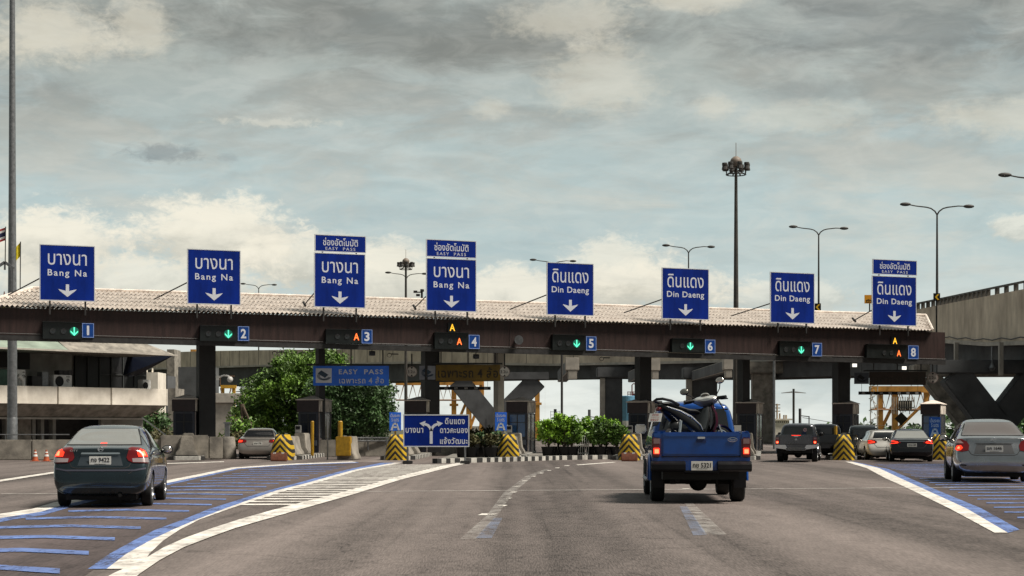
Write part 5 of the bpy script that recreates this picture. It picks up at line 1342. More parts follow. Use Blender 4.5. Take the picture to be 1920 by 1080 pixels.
# distant low buildings strip
for px0, px1, py, Y, lb, m_ in ((1000, 1024, 797, 420, 'far low grey shed beyond the crane leg', M_conc), (1120, 1180, 800, 420, 'far low pale shed beyond the shrubs', M_concL), (1395, 1440, 799, 400, 'far low shed behind the lane 6 island', M_conc), (860, 935, 799, 400, 'far pale wall beyond the planter hedge', M_concL)):
    wallbox(px0, px1, py, Y, m_, lb, name='distant_shed', depth=10)

# ------------------------------------------------------------------ vegetation
def leaf_mesh(mb, clumps, size, per, seed, flat=.5):
    rnd = random.Random(seed)
    for (cx, cy, cz, r) in clumps:
        for _ in range(per):
            d = Vector((rnd.gauss(0, 1), rnd.gauss(0, 1), rnd.gauss(0, 1))); d.normalize(); d *= r*rnd.random()**.45
            p = Vector((cx, cy, cz))+Vector((d.x, d.y, d.z*.85))
            s = size*rnd.uniform(.6, 1.4)
            nrm = Vector((rnd.gauss(0, 1), rnd.gauss(0, 1), rnd.gauss(0, 1)+flat)).normalized(); a = nrm.orthogonal().normalized()
            a = Matrix.Rotation(rnd.uniform(0, 6.28), 3, nrm) @ a; b_ = nrm.cross(a)
            mb.add([p-a*s, p-b_*s*.45, p+a*s, p+b_*s*.45+nrm*s*.15], [(0, 1, 2, 3)])
def crown_clumps(ells, n, r0, r1, seed, ground=.5):
    rnd = random.Random(seed); out = []
    for (cx, cy, cz, rx, ry, rz), k in ells:
        for _ in range(int(n*k)):
            d = Vector((rnd.gauss(0, 1), rnd.gauss(0, 1), rnd.gauss(0, 1))).normalized()*rnd.uniform(.55, 1.0)
            p = (cx+d.x*rx, cy+d.y*ry, max(ground, cz+d.z*rz)); out.append((*p, rnd.uniform(r0, r1)))
    return out
def tree(px, Y, ells_px, label, m, n, per, leaf, seed, r=(.35, 1.0), trunks=((0, 0),)):
    base = wp(px, 805, Y); s = Y/F
    o = empty('tree', (base.x, Y, 0), 0, label, 'tree', 'trees behind lanes 2 and 3')
    ells = [(((ex-px)*s, ey, H+(HY-ez)*s, erx*s, ery, erz*s), k) for ex, ey, ez, erx, ery, erz, k in ells_px]
    cl = crown_clumps(ells, n, r[0], r[1], seed)
    mb = MB(); leaf_mesh(mb, cl, leaf, per, seed+1); mb.build('crown', m, o)
    rnd = random.Random(seed+2)
    mb = MB()
    for tx, ty in trunks:
        mb.tube([(tx, ty, 0), (tx+.1, ty, 1.5), (tx-.1, ty+.1, 3.0)], [.26, .2, .16], 9)
        for k in range(9):
            c = cl[rnd.randrange(len(cl))]; mb.tube([(tx, ty, 1.6+.15*k), ((tx+c[0])/2+rnd.uniform(-.4, .4), (ty+c[1])/2, (2.4+c[2])/2), (c[0], c[1], c[2])], [.11, .07, .03], 6)
    mb.build('trunk', M_bark, o, smooth=True)
    return o
tree(552, 128, [(560, 0, 705, 66, 2.8, 46, 1.1), (525, 0, 745, 72, 3, 52, 1.3), (482, 0, 785, 46, 2.4, 36, .7), (590, 0, 790, 60, 2.6, 35, .8), (600, 0, 690, 50, 2.4, 30, .4)], 'big light-green tree behind the booth of lane 3, touching the elevated road', M_leaf, 85, 150, .12, 11)
tree(668, 124, [(660, 0, 770, 70, 2.8, 55, 1.3), (690, 0, 745, 45, 2.5, 40, .7), (640, 0, 730, 60, 2.5, 25, .4), (705, 0, 790, 38, 2.4, 35, .5)], 'dark dense tree behind the blue EASY PASS board', M_leafd, 85, 150, .12, 21)
tree(283, 126, [(283, 0, 795, 28, 2.0, 22, .7)], 'small bush-like tree between control building and first booth', M_leafd, 50, 60, .16, 31)
tree(456, 122, [(452, 0, 812, 26, 2, 26, .5)], 'low yellow-green bush at the foot of the big light-green tree', M_leaf, 60, 60, .15, 41)
# potted shrubs
def shrub(px, Y, w_px, y_top, label, m, seed, y_pot=834, group='potted green shrubs on the planted island', per=44, n=44, leaf=.085):
    base = wp(px, 805, Y); s = Y/F
    o = empty('potted_shrub', (base.x, Y, .1), 0, label, 'potted shrub', group)
    zt = H+(HY-y_top)*s-.1; zp = .42
    mb = MB(); mb.lathe([(0, .22), (.02, .24), (.36, .31), (.42, .33), (.42, .28), (.36, .27)], 18, 'z'); mb.build('pot', M_black, o, smooth=True)
    rx = w_px*s/2
    cl = crown_clumps([((0, 0, (zt+.55)/2, rx*1.25, rx*.9, (zt-.55)/2*.97), 1.0)], n, .12, .27, seed, ground=.45)
    mb = MB(); leaf_mesh(mb, cl, leaf, per, seed+1, flat=.9); mb.build('leaves', m, o)
    rnd = random.Random(seed); mb = MB()
    for k in range(6):
        c = cl[rnd.randrange(len(cl))]; mb.tube([(0, 0, .36), (c[0]*.4, c[1]*.4, .8), (c[0], c[1], c[2])], [.035, .025, .012], 6)
    mb.build('stem', M_bark, o)
for i, (px, w_, yt_, m_, lb) in enumerate(((1028, 34, 786, M_leafb, 'potted shrub nearest the forked pier, with sparse low leaves'), (1046, 36, 793, M_leaf, 'low dull-green shrub tucked beside the tallest one'), (1058, 46, 777, M_leafb, 'tallest potted shrub with an upright leafy head'), (1086, 44, 790, M_leafb, 'dense green shrub behind the white tubular gate'), (1072, 34, 797, M_leaf, 'low shrub between the tallest one and the gate'), (1112, 46, 783, M_leafb, 'broad bright shrub just past the tubular gate'), (1126, 40, 788, M_leaf, 'duller shrub behind the broad bright one'), (1137, 44, 784, M_leafb, 'yellow-green shrub next to last before the chevron nose'), (1156, 36, 792, M_leaf, 'last shrub, duller green, beside the chevron nose of lane 5'))):
    shrub(px, 81.5+(i % 2)*1.2, w_, yt_, lb, m_, 50+i*7)
for i, (px, w_, yt_) in enumerate(((884, 22, 818), (901, 24, 814), (919, 24, 817), (936, 22, 812), (868, 20, 824))):
    shrub(px, 77.5+(i % 2), w_, yt_, ('dark scruffy potted plant, second along the striped kerb from the direction board', 'dark potted plant in the middle of the kerb hedge', 'dark potted plant before the small chevron nose', 'dark potted plant tight against the small chevron nose of lane 4', 'dark scruffy potted plant nearest the direction board')[i], M_leafd if i % 2 else M_leafdry, 150+i*5, group='dark potted plants beside the striped kerb', n=16, per=34, leaf=.08)
mb = MB(); rnd = random.Random(5)
cl = [(wp(rnd.uniform(840, 935), 0, 96).x, 96+rnd.uniform(-2, 2), rnd.uniform(.3, 1.2), .5) for _ in range(60)]+[(wp(rnd.uniform(420, 520), 0, 118).x, 118+rnd.uniform(-2, 2), rnd.uniform(.2, .8), .6) for _ in range(50)]+[(wp(rnd.uniform(285, 330), 0, 122).x, 122+rnd.uniform(-2, 2), rnd.uniform(.2, 1.1), .6) for _ in range(20)]
leaf_mesh(mb, cl, .13, 40, 77); o = mb.build('undergrowth', M_leafdry); o['kind'] = 'stuff'; o['label'] = 'scrubby green and brown growth behind the islands'
mb = MB(); cl = []
for px0, px1, Y, h in ((380, 700, 420, 2.6), (990, 1180, 430, 1.4), (1440, 1560, 430, 1.2), (1560, 1780, 300, 1.2), (1780, 2100, 260, 3.0), (-200, 300, 350, 3)):
    x = px0
    while x < px1: cl.append((wp(x, 0, Y).x, Y+rnd.uniform(-6, 6), rnd.uniform(.2, 1)*h, rnd.uniform(1.2, 2.4))); x += 5
leaf_mesh(mb, cl, .5, 26, 88); o = mb.build('treeline', M_leafd); o['kind'] = 'stuff'; o['label'] = 'low far belt of dark trees on the horizon'
# ------------------------------------------------------------------ vehicles
M_glassr = mat('tinted_glass', (.66, .61, .55), .10, .9, coat=.4)
M_glassd = mat('tinted_glass_dark', (.02, .022, .025), .07, .3, coat=.6)
M_trim = mat('body_gap', (.004, .004, .005), .7)
M_under = mat('underbody', (.006, .006, .006), .85)
M_lampr = mat('tail_red', (.13, .004, .005), .15, coat=.5)
M_lit = mat('tail_lit', (.6, .02, .01), .2, emit=(1, .035, .012), estr=1.5)
M_litc = mat('tail_core', (.8, .1, .05), .2, emit=(1, .20, .08), estr=2.0)
M_clear = mat('lamp_clear', (.30, .25, .25), .2, .2, coat=1)
def paint(name, col, metal=.5, rough=.28, var=.12, coat=1.0, spec=.1): return mat(name, col, rough, metal, var=var, vscale=3, coat=coat, spec=spec)

def ring_profile(st):
    y, zb, w, belt, wg, zg, zt = st[:7]
    return [(0, zb), (w*.72, zb), (w*.965, zb+.10), (w, zb+(belt-zb)*.52), (w*.985, belt-.09), (w*.935, belt), (wg, zg), (wg*.80, zt-.012), (0, zt)]
def shell(stations, rear_bulge=.05, front_bulge=.08, rowdy=None):
    """closed cage lofted from half profiles; returns vertices and faces"""
    V = []; Fc = []; n = 9; m = 2*n-2
    def ringpts(st, dy=None):
        h = ring_profile(st); L_ = [(-x, z) for x, z in h[1:-1]][::-1]
        pts = [(x, z) for x, z in h]+L_
        idx = list(range(n))+list(range(n-2, 0, -1))
        return [(x, st[0]+(dy[k] if dy else 0), z) for (x, z), k in zip(pts, idx)]
    for i, st in enumerate(stations):
        V += ringpts(st, rowdy if (rowdy and i < 2) else None)
    for i in range(len(stations)-1):
        for k in range(m): Fc.append((i*m+k, (i+1)*m+k, (i+1)*m+(k+1) % m, i*m+(k+1) % m))
    for end, bulge, base in ((0, -rear_bulge, 0), (1, front_bulge, (len(stations)-1)*m)):
        c = {}
        for k in range(2, 7):
            a = V[base+k]; V.append((0, a[1]+bulge, a[2])); c[k] = len(V)-1
        r = lambda k: base+k
        l = lambda k: base+(m-k) % m
        fs = []
        for g in (r, l):
            fs.append((r(0), g(1), g(2), c[2]))
            for k in range(2, 6): fs.append((g(k), g(k+1), c[k+1], c[k]))
            fs.append((g(6), g(7), r(8), c[6]))
        Fc += fs
    return V, Fc

class Car:
    def __init__(s, name, loc, hd, label, cat, stations, body_mat, wheels, r=.30, tw=.19, track=.72, scale=None, rowdy=None, bulge=.05, group=None, levels=2, name_body='body', rimmat=None):
        s.root = empty(name, loc, -R(hd), label, cat, group, scale)
        V, Fc = shell(stations, bulge, .08, rowdy)
        mb = MB(); mb.add(V, Fc); o = mb.build(name_body, [body_mat, M_trim], s.root, subsurf=levels)
        bake(o); s.body = o
        s.cut(o, wheels, r, track)
        s.body.data.polygons.foreach_set('use_smooth', [True]*len(s.body.data.polygons)); s.body.data.set_sharp_from_angle(angle=R(38))
        s.refresh()
        s.wheels(wheels, r, tw, track, rimmat or M_rim)
    def cut(s, o, wheels, r, track):
        for yy in wheels:
            for q in (-1, 1):
                mb = MB(); mb.lathe([(q*(track-.22), r+.055), (q*(track+.4), r+.055)], 28, 'x', (0, yy, r+.01))
                c = mb.build('cut', M_trim); c.parent = s.root
                md = o.modifiers.new('b', 'BOOLEAN'); md.operation = 'DIFFERENCE'; md.object = c; md.solver = 'EXACT'
                bake(o); bpy.data.objects.remove(c)
    def refresh(s):
        bm = bmesh.new(); bm.from_mesh(s.body.data); s.bvh = BVHTree.FromBMesh(bm); bm.free()
    def wheels(s, ys, r, tw, track, rm):
        for yy in ys:
            for q in (-1, 1):
                mb = MB(); h = tw/2
                mb.lathe([(-h*.7, r*.60), (-h, r*.72), (-h, r*.90), (-h*.8, r*.98), (-h*.3, r), (h*.3, r), (h*.8, r*.98), (h, r*.90), (h, r*.72), (h*.7, r*.60)], 30, 'x', close=False)
                w_ = mb.build('wheel', M_tyre, s.root, smooth=True, loc=(q*track, yy, r))
                mb = MB(); mb.lathe([(q*h*.55, r*.63), (q*h*.9, r*.62), (q*h*.95, r*.56), (q*h*.5, r*.52)], 26, 'x')
                for k in range(6):
                    a = 2*math.pi*k/6; mb.bar((q*h*.72, 0, 0), (q*h*.72, r*.58*math.cos(a), r*.58*math.sin(a)), r*.16, .03, up=(1, 0, 0))
                mb.lathe([(q*h*.6, r*.16), (q*h*.95, r*.13)], 12, 'x'); mb.build('rim', rm, w_, smooth=True, angle=30)
        mb = MB(); 
        for yy in ys: mb.tube([(-track, yy, r), (track, yy, r)], .04, 8)
        mb.build('axle', M_under, s.root)
    def hit(s, p, d):
        d = Vector(d).normalized(); o = Vector(p)-d*6
        h = s.bvh.ray_cast(o, d)
        return h
    def decal(s, name, poly, m, d=(0, 1, 0), off=.006, axis='rear', parent=None, grid=.05, thick=.0):
        """poly outline (2D) laid on the shell along direction d"""
        bm = bmesh.new(); to3 = (lambda a, b: (a, 0, b)) if axis in ('rear', 'front') else (lambda a, b: (0, a, b))
        if axis == 'top': to3 = lambda a, b: (a, b, 0)
        vs = [bm.verts.new(to3(a, b)) for a, b in poly]; bm.faces.new(vs)
        for ax, nrm in ((0, (1, 0, 0)), (1, (0, 1, 0)), (2, (0, 0, 1))):
            lo = min(v.co[ax] for v in bm.verts); hi = max(v.co[ax] for v in bm.verts)
            k = math.floor(lo/grid)+1
            while k*grid < hi:
                co = [0, 0, 0]; co[ax] = k*grid
                bmesh.ops.bisect_plane(bm, geom=bm.verts[:]+bm.edges[:]+bm.faces[:], plane_co=co, plane_no=nrm, dist=1e-6); k += 1
        dd = Vector(d).normalized()
        for v in bm.verts:
            h = s.hit(v.co, dd)
            if h[0] is None:
                n = s.bvh.find_nearest(v.co-dd*.5)
                h = (n[0], n[1])
            nn = h[1] if h[1].dot(dd) < 0 else -h[1]
            v.co = h[0]+nn*off
        bmesh.ops.recalc_face_normals(bm, faces=bm.faces)
        if sum(f.normal.dot(dd)*f.calc_area() for f in bm.faces) > 0: bmesh.ops.reverse_faces(bm, faces=bm.faces)
        me = bpy.data.meshes.new(name); bm.to_mesh(me); bm.free(); me.materials.append(m)
        me.polygons.foreach_set('use_smooth', [True]*len(me.polygons))
        o = bpy.data.objects.new(name, me); COL.objects.link(o); o.parent = parent or s.root
        return o
    def line(s, name, pts, wd, m, d=(0, 1, 0), axis='rear', off=.004, parent=None):
        a = []; b = []
        for i, p in enumerate(pts):
            q0 = pts[max(i-1, 0)]; q1 = pts[min(i+1, len(pts)-1)]; dx, dz = q1[0]-q0[0], q1[1]-q0[1]; l = math.hypot(dx, dz) or 1
            a.append((p[0]-dz/l*wd/2, p[1]+dx/l*wd/2)); b.append((p[0]+dz/l*wd/2, p[1]-dx/l*wd/2))
        return s.decal(name, a+b[::-1], m, d, off, axis, parent, grid=.12)
    def plate(s, cx, cz, w_, h_, text, sub, y=None, tilt=0):
        h = s.hit((cx, 0, cz), (0, 1, 0)); y = (h[0].y if h[0] else 0)-.03 if y is None else y
        mb = MB(); mb.box(cx-w_/2, cx+w_/2, y, y+.012, cz-h_/2, cz+h_/2); p = mb.build('number_plate', M_plate, s.root, bevel=.004)
        mb = MB(); put_text(mb, text, cx, cz+h_*.12, w_*.84, h_*.50, y-.003, .02, 1.0); put_text(mb, sub, cx, cz-h_*.34, w_*.5, h_*.13, y-.003, .01)
        mb.build('lettering', M_black, p)
        return p
def mirror_pts(poly): return [(-x, z) for x, z in poly][::-1]
def side_mirror(c, x, y, z, m, size=(.11, .07, .085), glass=True):
    for q in (-1, 1):
        mb = MB(); mb.ell((q*(x+.06), y, z), size, 14, 10); mb.bar((q*(x-.10), y, z-.04), (q*(x+.02), y, z-.03), .05, .05); mi = mb.build('mirror', m, c.root, smooth=True)
        if glass: mb = MB(); mb.ell((q*(x+.06), y-size[1]*.72, z), (size[0]*.80, .022, size[2]*.78), 12, 8); mb.build('mirror_glass', M_glassr, mi, smooth=True)

# ---- dark teal sedan
P_teal = paint('paint_teal', (.018, .031, .038), .65, .28)
p = gp(196, 948)
ST = [(0.02, .26, .76, .90, .66, .965, .985), (.07, .21, .835, .935, .71, .99, 1.015), (.35, .19, .855, .965, .76, 1.01, 1.04), (.62, .19, .86, .975, .70, 1.03, 1.07),
      (1.20, .19, .86, .975, .60, 1.335, 1.425), (1.75, .19, .86, .97, .575, 1.41, 1.485), (2.4, .19, .86, .96, .58, 1.40, 1.48), (2.8, .19, .86, .95, .60, 1.32, 1.40),
      (3.5, .19, .855, .93, .70, .99, 1.04), (4.05, .19, .84, .80, .70, .83, .88), (4.34, .22, .78, .66, .62, .69, .72), (4.42, .27, .68, .55, .55, .58, .60)]
ST2 = [(y, zb, w_, b_+(.02 if y < .5 else .045 if y < 3 else .02), wg-(.04 if y < .5 else 0), zg+(.06 if y < 1 else 0), zt+(.06 if y < 1 else 0)) for y, zb, w_, b_, wg, zg, zt in ST]
c = Car('sedan_car', (p.x+.15, p.y+.0, 0), -6, 'dark teal sedan with lit tail lamps driving over the blue rumble bars', 'car', ST2, P_teal, (.62+.25, 3.42), .30, .19, .745, rowdy=[-.0, -.03, -.07, -.05, .06, .10, .10, .08, .06])
c.root.location.y -= 1.0; c.root.scale = (.925, 1, .935)
def sedan_details(c, lampf, win, winm=M_glassr, trimlines=True, side=True, sidewin=None):
    rw = c.decal('rear_window', win, winm, off=.009)
    cx_ = 0; cz_ = sum(z for x, z in win)/len(win)
    c.decal('window_seal', [((x)*1.035, cz_+(z-cz_)*1.06) for x, z in win], M_trim, off=.004)
    if side:
        sw = sidewin or ([(.88, 1.02), (1.12, 1.28), (1.45, 1.385), (1.72, 1.40), (1.72, 1.0)], [(1.80, 1.0), (1.80, 1.405), (2.35, 1.395), (2.66, 1.31), (3.16, 1.03), (3.0, .985)])
        for poly in sw:
            for q in (-1, 1): c.decal('side_window', poly, M_glassd, d=(-q, 0, 0), axis='side', off=.006)
        for q in (-1, 1):
            w_ = c.line('door_gap', [(1.76, .99), (1.76, .55), (1.62, .30)], .012, M_trim, d=(-q, 0, 0), axis='side')
            c.line('door_gap', [(2.95, .96), (2.98, .6), (2.85, .28)], .012, M_trim, d=(-q, 0, 0), axis='side')
            c.line('door_gap', [(.92, 1.0), (1.05, .80), (1.18, .62)], .012, M_trim, d=(-q, 0, 0), axis='side')
            for yy in (1.3, 2.25): c.decal('door_handle', [(yy-.1, .84), (yy+.1, .845), (yy+.1, .875), (yy-.1, .87)], M_chrome, d=(-q, 0, 0), axis='side', off=.03)
    return rw
rw = sedan_details(c, None, [(-.65, 1.115), (.65, 1.115), (.585, 1.26), (.51, 1.392), (-.51, 1.392), (-.585, 1.26)], sidewin=([(.88, 1.07), (1.12, 1.29), (1.45, 1.385), (1.72, 1.40), (1.72, 1.05)], [(1.80, 1.05), (1.80, 1.405), (2.35, 1.395), (2.66, 1.31), (3.10, 1.06), (3.0, 1.03)]))
for q in (-1, 1):
    f = (lambda P_: P_) if q > 0 else mirror_pts
    dd = (-q*.5, 1, 0)
    L1 = c.decal('tail_lamp', f([(.50, 0.885), (.555, 1.05), (.66, 1.07), (.80, 1.06), (.90, 1.015), (.93, 0.885), (.92, 0.785), (.60, 0.795), (.52, 0.835)]), M_lampr, d=dd, off=.014, grid=.04)
    c.decal('lit_lens', f([(.72, 0.9), (.70, 0.985), (.78, 1.03), (.88, 0.995), (.90, 0.9)]), M_lit, d=dd, off=.022, parent=L1, grid=.04)
    c.decal('lit_core', f([(.79, 0.915), (.79, 0.985), (.84, 0.99), (.86, 0.915)]), M_litc, d=dd, off=.026, parent=L1, grid=.04)
    c.decal('clear_lens', f([(.60, 0.805), (.60, 0.87), (.91, 0.88), (.91, 0.8)]), M_clear, d=dd, off=.020, parent=L1, grid=.04)
c.line('trunk_gap', [(-.53, 1.06), (-.56, 0.845), (-.50, 0.725), (-.42, 0.705), (.42, 0.705), (.50, 0.725), (.56, 0.845), (.53, 1.06)], .014, M_trim)
c.decal('plate_recess', [(-.40, 0.745), (.40, 0.745), (.34, 0.94), (-.34, 0.94)], mat('recess_teal', (.012, .022, .03), .5), off=.004)
c.decal('chrome_strip', [(-.345, 0.947), (.345, 0.947), (.33, 0.98), (-.33, 0.98)], M_chrome, off=.025)
c.plate(0, .83, .385, .165, 'กจ 9422', 'กรุงเทพมหานคร')
h = c.hit((0, 0, 1.035), (0, 1, 0))[0]; mb = MB(); y_ = h.y-.018
for q in (-1, 1): mb.bar((q*.028, y_, 1.005), (q*.036, y_+.01, 1.065), .012, .012)
mb.bar((-.03, y_, 1.035), (.03, y_, 1.035), .012, .01, up=(0, 1, 0)); mb.tube([(.048*math.cos(t*math.pi/8), y_, 1.035+.042*math.sin(t*math.pi/8)) for t in range(17)], .006, 5); mb.build('emblem', M_chrome, c.root)
mb = MB(); h = c.hit((-.50, 0, 1.01), (0, 1, 0))[0]; put_text(mb, 'CITY', -.47, 1.015, .14, .032, h.y-.02, .01); mb.build('badge_lettering', M_chrome, c.root); mb = MB(); h = c.hit((.5, 0, 1.03), (0, 1, 0))[0]; put_text(mb, 'i-VTEC', .48, 1.035, .12, .02, h.y-.02, .005); mb.build('badge_lettering', M_chrome, c.root)
c.line('bumper_crease', [(-.74, .30), (-.60, .375), (.60, .375), (.74, .30)], .02, mat('crease_pale', (.10, .14, .17), .3, .4), off=.006)
c.line('bumper_highlight', [(-.80, .70), (-.60, .665), (.60, .665), (.80, .70)], .03, mat('highlight_mauve', (.10, .10, .13), .25, .6), off=.008)  # highlight on the bumper's top edge, painted as a mauve strip
c.line('bumper_gap', [(-.92, .68), (-.60, .665), (-.50, .60)], .010, M_trim); c.line('bumper_gap', [(.92, .68), (.60, .665), (.50, .60)], .010, M_trim)
c.decal('brake_light', [(-.06, 1.125), (.06, 1.125), (.05, 1.145), (-.05, 1.145)], M_lit, off=.012, parent=rw)
mb = MB(); mb.box(-.62, .62, .15, 3.9, .14, .24); mb.tube([(.35, -.02, .23), (.35, .5, .23)], .035, 8); mb.build('underbody', M_under, c.root)
side_mirror(c, .86, 2.95, 1.0, M_black, (.115, .08, .085))

# ---- silver sedan at the right edge
P_silver = paint('paint_silver', (.40, .41, .42), .95, .24)
p = gp(1858, 905)
sx = [(y, zb, w_*1.0, b_, wg, zg, zt) for y, zb, w_, b_, wg, zg, zt in ST]
sx[0] = (.02, .27, .76, .93, .66, 1.00, 1.03); sx[1] = (.07, .21, .84, .965, .72, 1.03, 1.06); sx[2] = (.32, .19, .86, .985, .77, 1.05, 1.085); sx[3] = (.52, .19, .865, .99, .71, 1.06, 1.10)
c = Car('sedan_car', (p.x, p.y-.3, 0), 9.5, 'silver-grey sedan with lit brake lamps cut off by the edge of view', 'car', sx, P_silver, (.86, 3.4), .31, .20, .76, scale=(1.09, 1.0, 1.06), rowdy=[0, -.02, -.07, -.06, .05, .09, .09, .07, .05])
sedan_details(c, None, [(-.665, 1.085), (.665, 1.085), (.60, 1.22), (.52, 1.385), (-.52, 1.385), (-.60, 1.22)], winm=mat('tinted_glass_brown', (.22, .18, .165), .16, .7, coat=.3))
for q in (-1, 1):
    f = (lambda P_: P_) if q > 0 else mirror_pts
    dd = (-q*.5, 1, 0)
    L1 = c.decal('tail_lamp', f([(.56, .74), (.57, .86), (.64, .95), (.76, 1.0), (.90, .99), (.92, .86), (.88, .76), (.72, .71)]), M_lampr, d=dd, off=.014, grid=.04)
    c.decal('lit_lens', f([(.74, .745), (.70, .80), (.76, .855), (.85, .84), (.87, .77), (.82, .735)]), M_lit, d=dd, off=.022, parent=L1, grid=.04)
    c.decal('lit_core', f([(.77, .77), (.77, .815), (.81, .825), (.82, .775)]), M_litc, d=dd, off=.028, parent=L1, grid=.04)
    c.decal('clear_lens', f([(.70, .90), (.78, .965), (.89, .96), (.90, .90)]), mat('lamp_pinkish', (.35, .22, .21), .15, coat=1), d=dd, off=.020, parent=L1, grid=.04)
c.line('trunk_gap', [(-.58, 1.0), (-.585, .80), (-.50, .66), (-.42, .63), (.42, .63), (.50, .66), (.585, .80), (.58, 1.0)], .014, M_trim)
c.decal('plate_recess', [(-.44, .66), (.44, .66), (.37, .90), (-.37, .90)], mat('recess_grey', (.05, .053, .057), .5), off=.004)
c.decal('trim_strip', [(-.42, .905), (.42, .905), (.40, .93), (-.40, .93)], P_silver, off=.022)
c.plate(0, .775, .385, .155, 'ฆค 1646', 'กรุงเทพมหานคร')
h = c.hit((0, 0, .97), (0, 1, 0))[0]; mb = MB(); y_ = h.y-.012
for rx, rz in ((.06, .042), (.022, .040), (.045, .018)): mb.tube([(rx*math.cos(t*math.pi/8), y_, .985+rz*math.sin(t*math.pi/8)) for t in range(17)], .006, 5)
mb.build('emblem', M_chrome, c.root)
mb = MB(); mb.box(-.62, .62, .15, 3.9, .14, .24); mb.build('underbody', M_under, c.root)
c.decal('reflector', [(-.74, .40), (-.60, .39), (-.60, .42), (-.73, .43)], M_trim); c.decal('reflector', [(.60, .39), (.74, .40), (.73, .43), (.60, .42)], M_trim)
side_mirror(c, .86, 2.95, 1.02, M_black, (.115, .08, .085))

# ---- farther sedans and a hatchback
def far_sedan(px, py, hd, label, pm, lamp, win, name='sedan_car', scale=(1, 1, 1), chrome=None, stn=None, lampm=M_lampr, plate=True):
    p = gp(px, py)
    c = Car(name, (p.x, p.y-.3, 0), hd, label, 'car', stn or ST, pm, (.87, 3.42), .31, .20, .75, scale=scale, rowdy=[0, -.02, -.06, -.05, .05, .09, .09, .07, .05])
    sedan_details(c, None, win[0], winm=win[1])
    for q in (-1, 1):
        f = (lambda P_: P_) if q > 0 else mirror_pts
        dd = (-q*.5, 1, 0)
        L1 = c.decal('tail_lamp', f(lamp[0]), lampm, d=dd, off=.014, grid=.05)
        if len(lamp) > 1:
            for pl in lamp[1:]: c.decal('lit_lens', f(pl), M_lit, d=dd, off=.024, parent=L1, grid=.05)
    if chrome: c.decal('chrome_strip', chrome, M_chrome, off=.02)
    if plate: mb = MB(); h = c.hit((0, 0, .74), (0, 1, 0))[0]; mb.box(-.19, .19, h.y-.03, h.y-.01, .67, .82); pp = mb.build('number_plate', M_plate, c.root); mb = MB(); put_text(mb, plate, 0, .755, .30, .07, h.y-.035, .02); mb.build('lettering', M_black, pp)
    mb = MB(); mb.box(-.62, .62, .15, 3.9, .14, .24); mb.build('underbody', M_under, c.root)
    c.line('trunk_gap', [(-.54, .97), (-.56, .76), (-.45, .62), (.45, .62), (.56, .76), (.54, .97)], .016, M_trim)
    side_mirror(c, .86, 2.95, 1.0, M_black)
    return c
P_beige = paint('paint_champagne', (.30, .275, .25), .5, .32)
far_sedan(485, 861, -3, 'champagne sedan with lit tail lamps entering lane 2', P_beige, ([(.50, .80), (.52, .90), (.66, .95), (.90, .94), (.92, .80), (.70, .77)], [(.70, .80), (.68, .88), (.84, .91), (.86, .80)]), ([(-.64, 1.06), (.64, 1.06), (.52, 1.36), (-.52, 1.36)], M_glassd), scale=(1.03, 1, .92), plate='ฆษ 74')
P_blackp = paint('paint_black', (.006, .006, .008), .0, .25)
LEDL = ([(.46, .84), (.52, .93), (.70, .985), (.92, .97), (.93, .86), (.80, .79), (.60, .79)], [(.56, .845), (.60, .89), (.74, .93), (.86, .93), (.88, .90), (.74, .895), (.64, .855), (.78, .83), (.86, .83), (.86, .805), (.74, .80), (.60, .82)])
far_sedan(1707, 866, 9, 'black sedan with ring-shaped red lamps queueing for lane 8', P_blackp, LEDL, ([(-.67, 1.05), (.67, 1.05), (.52, 1.36), (-.52, 1.36)], M_glassr), scale=(1.0, 1, .90), chrome=[(-.50, .905), (.50, .905), (.48, .935), (-.48, .935)], plate='4กฆ 88')
P_white = paint('paint_white', (.58, .57, .54), .0, .35)
HB = [(0.02, .26, .76, .92, .66, .99, 1.02), (.06, .21, .83, .96, .70, 1.04, 1.08), (.14, .19, .85, .98, .68, 1.12, 1.18), (.30, .19, .86, .98, .62, 1.30, 1.38),
      (.60, .19, .86, .98, .60, 1.37, 1.44), (1.75, .19, .86, .97, .60, 1.40, 1.47), (2.2, .19, .86, .96, .60, 1.39, 1.46), (2.7, .19, .86, .95, .60, 1.31, 1.39),
      (3.4, .19, .855, .93, .70, .99, 1.04), (3.95, .19, .84, .80, .70, .83, .88), (4.2, .22, .78, .66, .62, .69, .72), (4.28, .27, .68, .55, .55, .58, .60)]
far_sedan(1662, 862.5, 3, 'white hatchback with ring-shaped lamp half hidden by the black sedan', P_white, LEDL, ([(-.60, 1.06), (.60, 1.06), (.50, 1.33), (-.50, 1.33)], M_glassd), name='hatchback_car', scale=(1.0, 1, .88), stn=HB, plate=None)

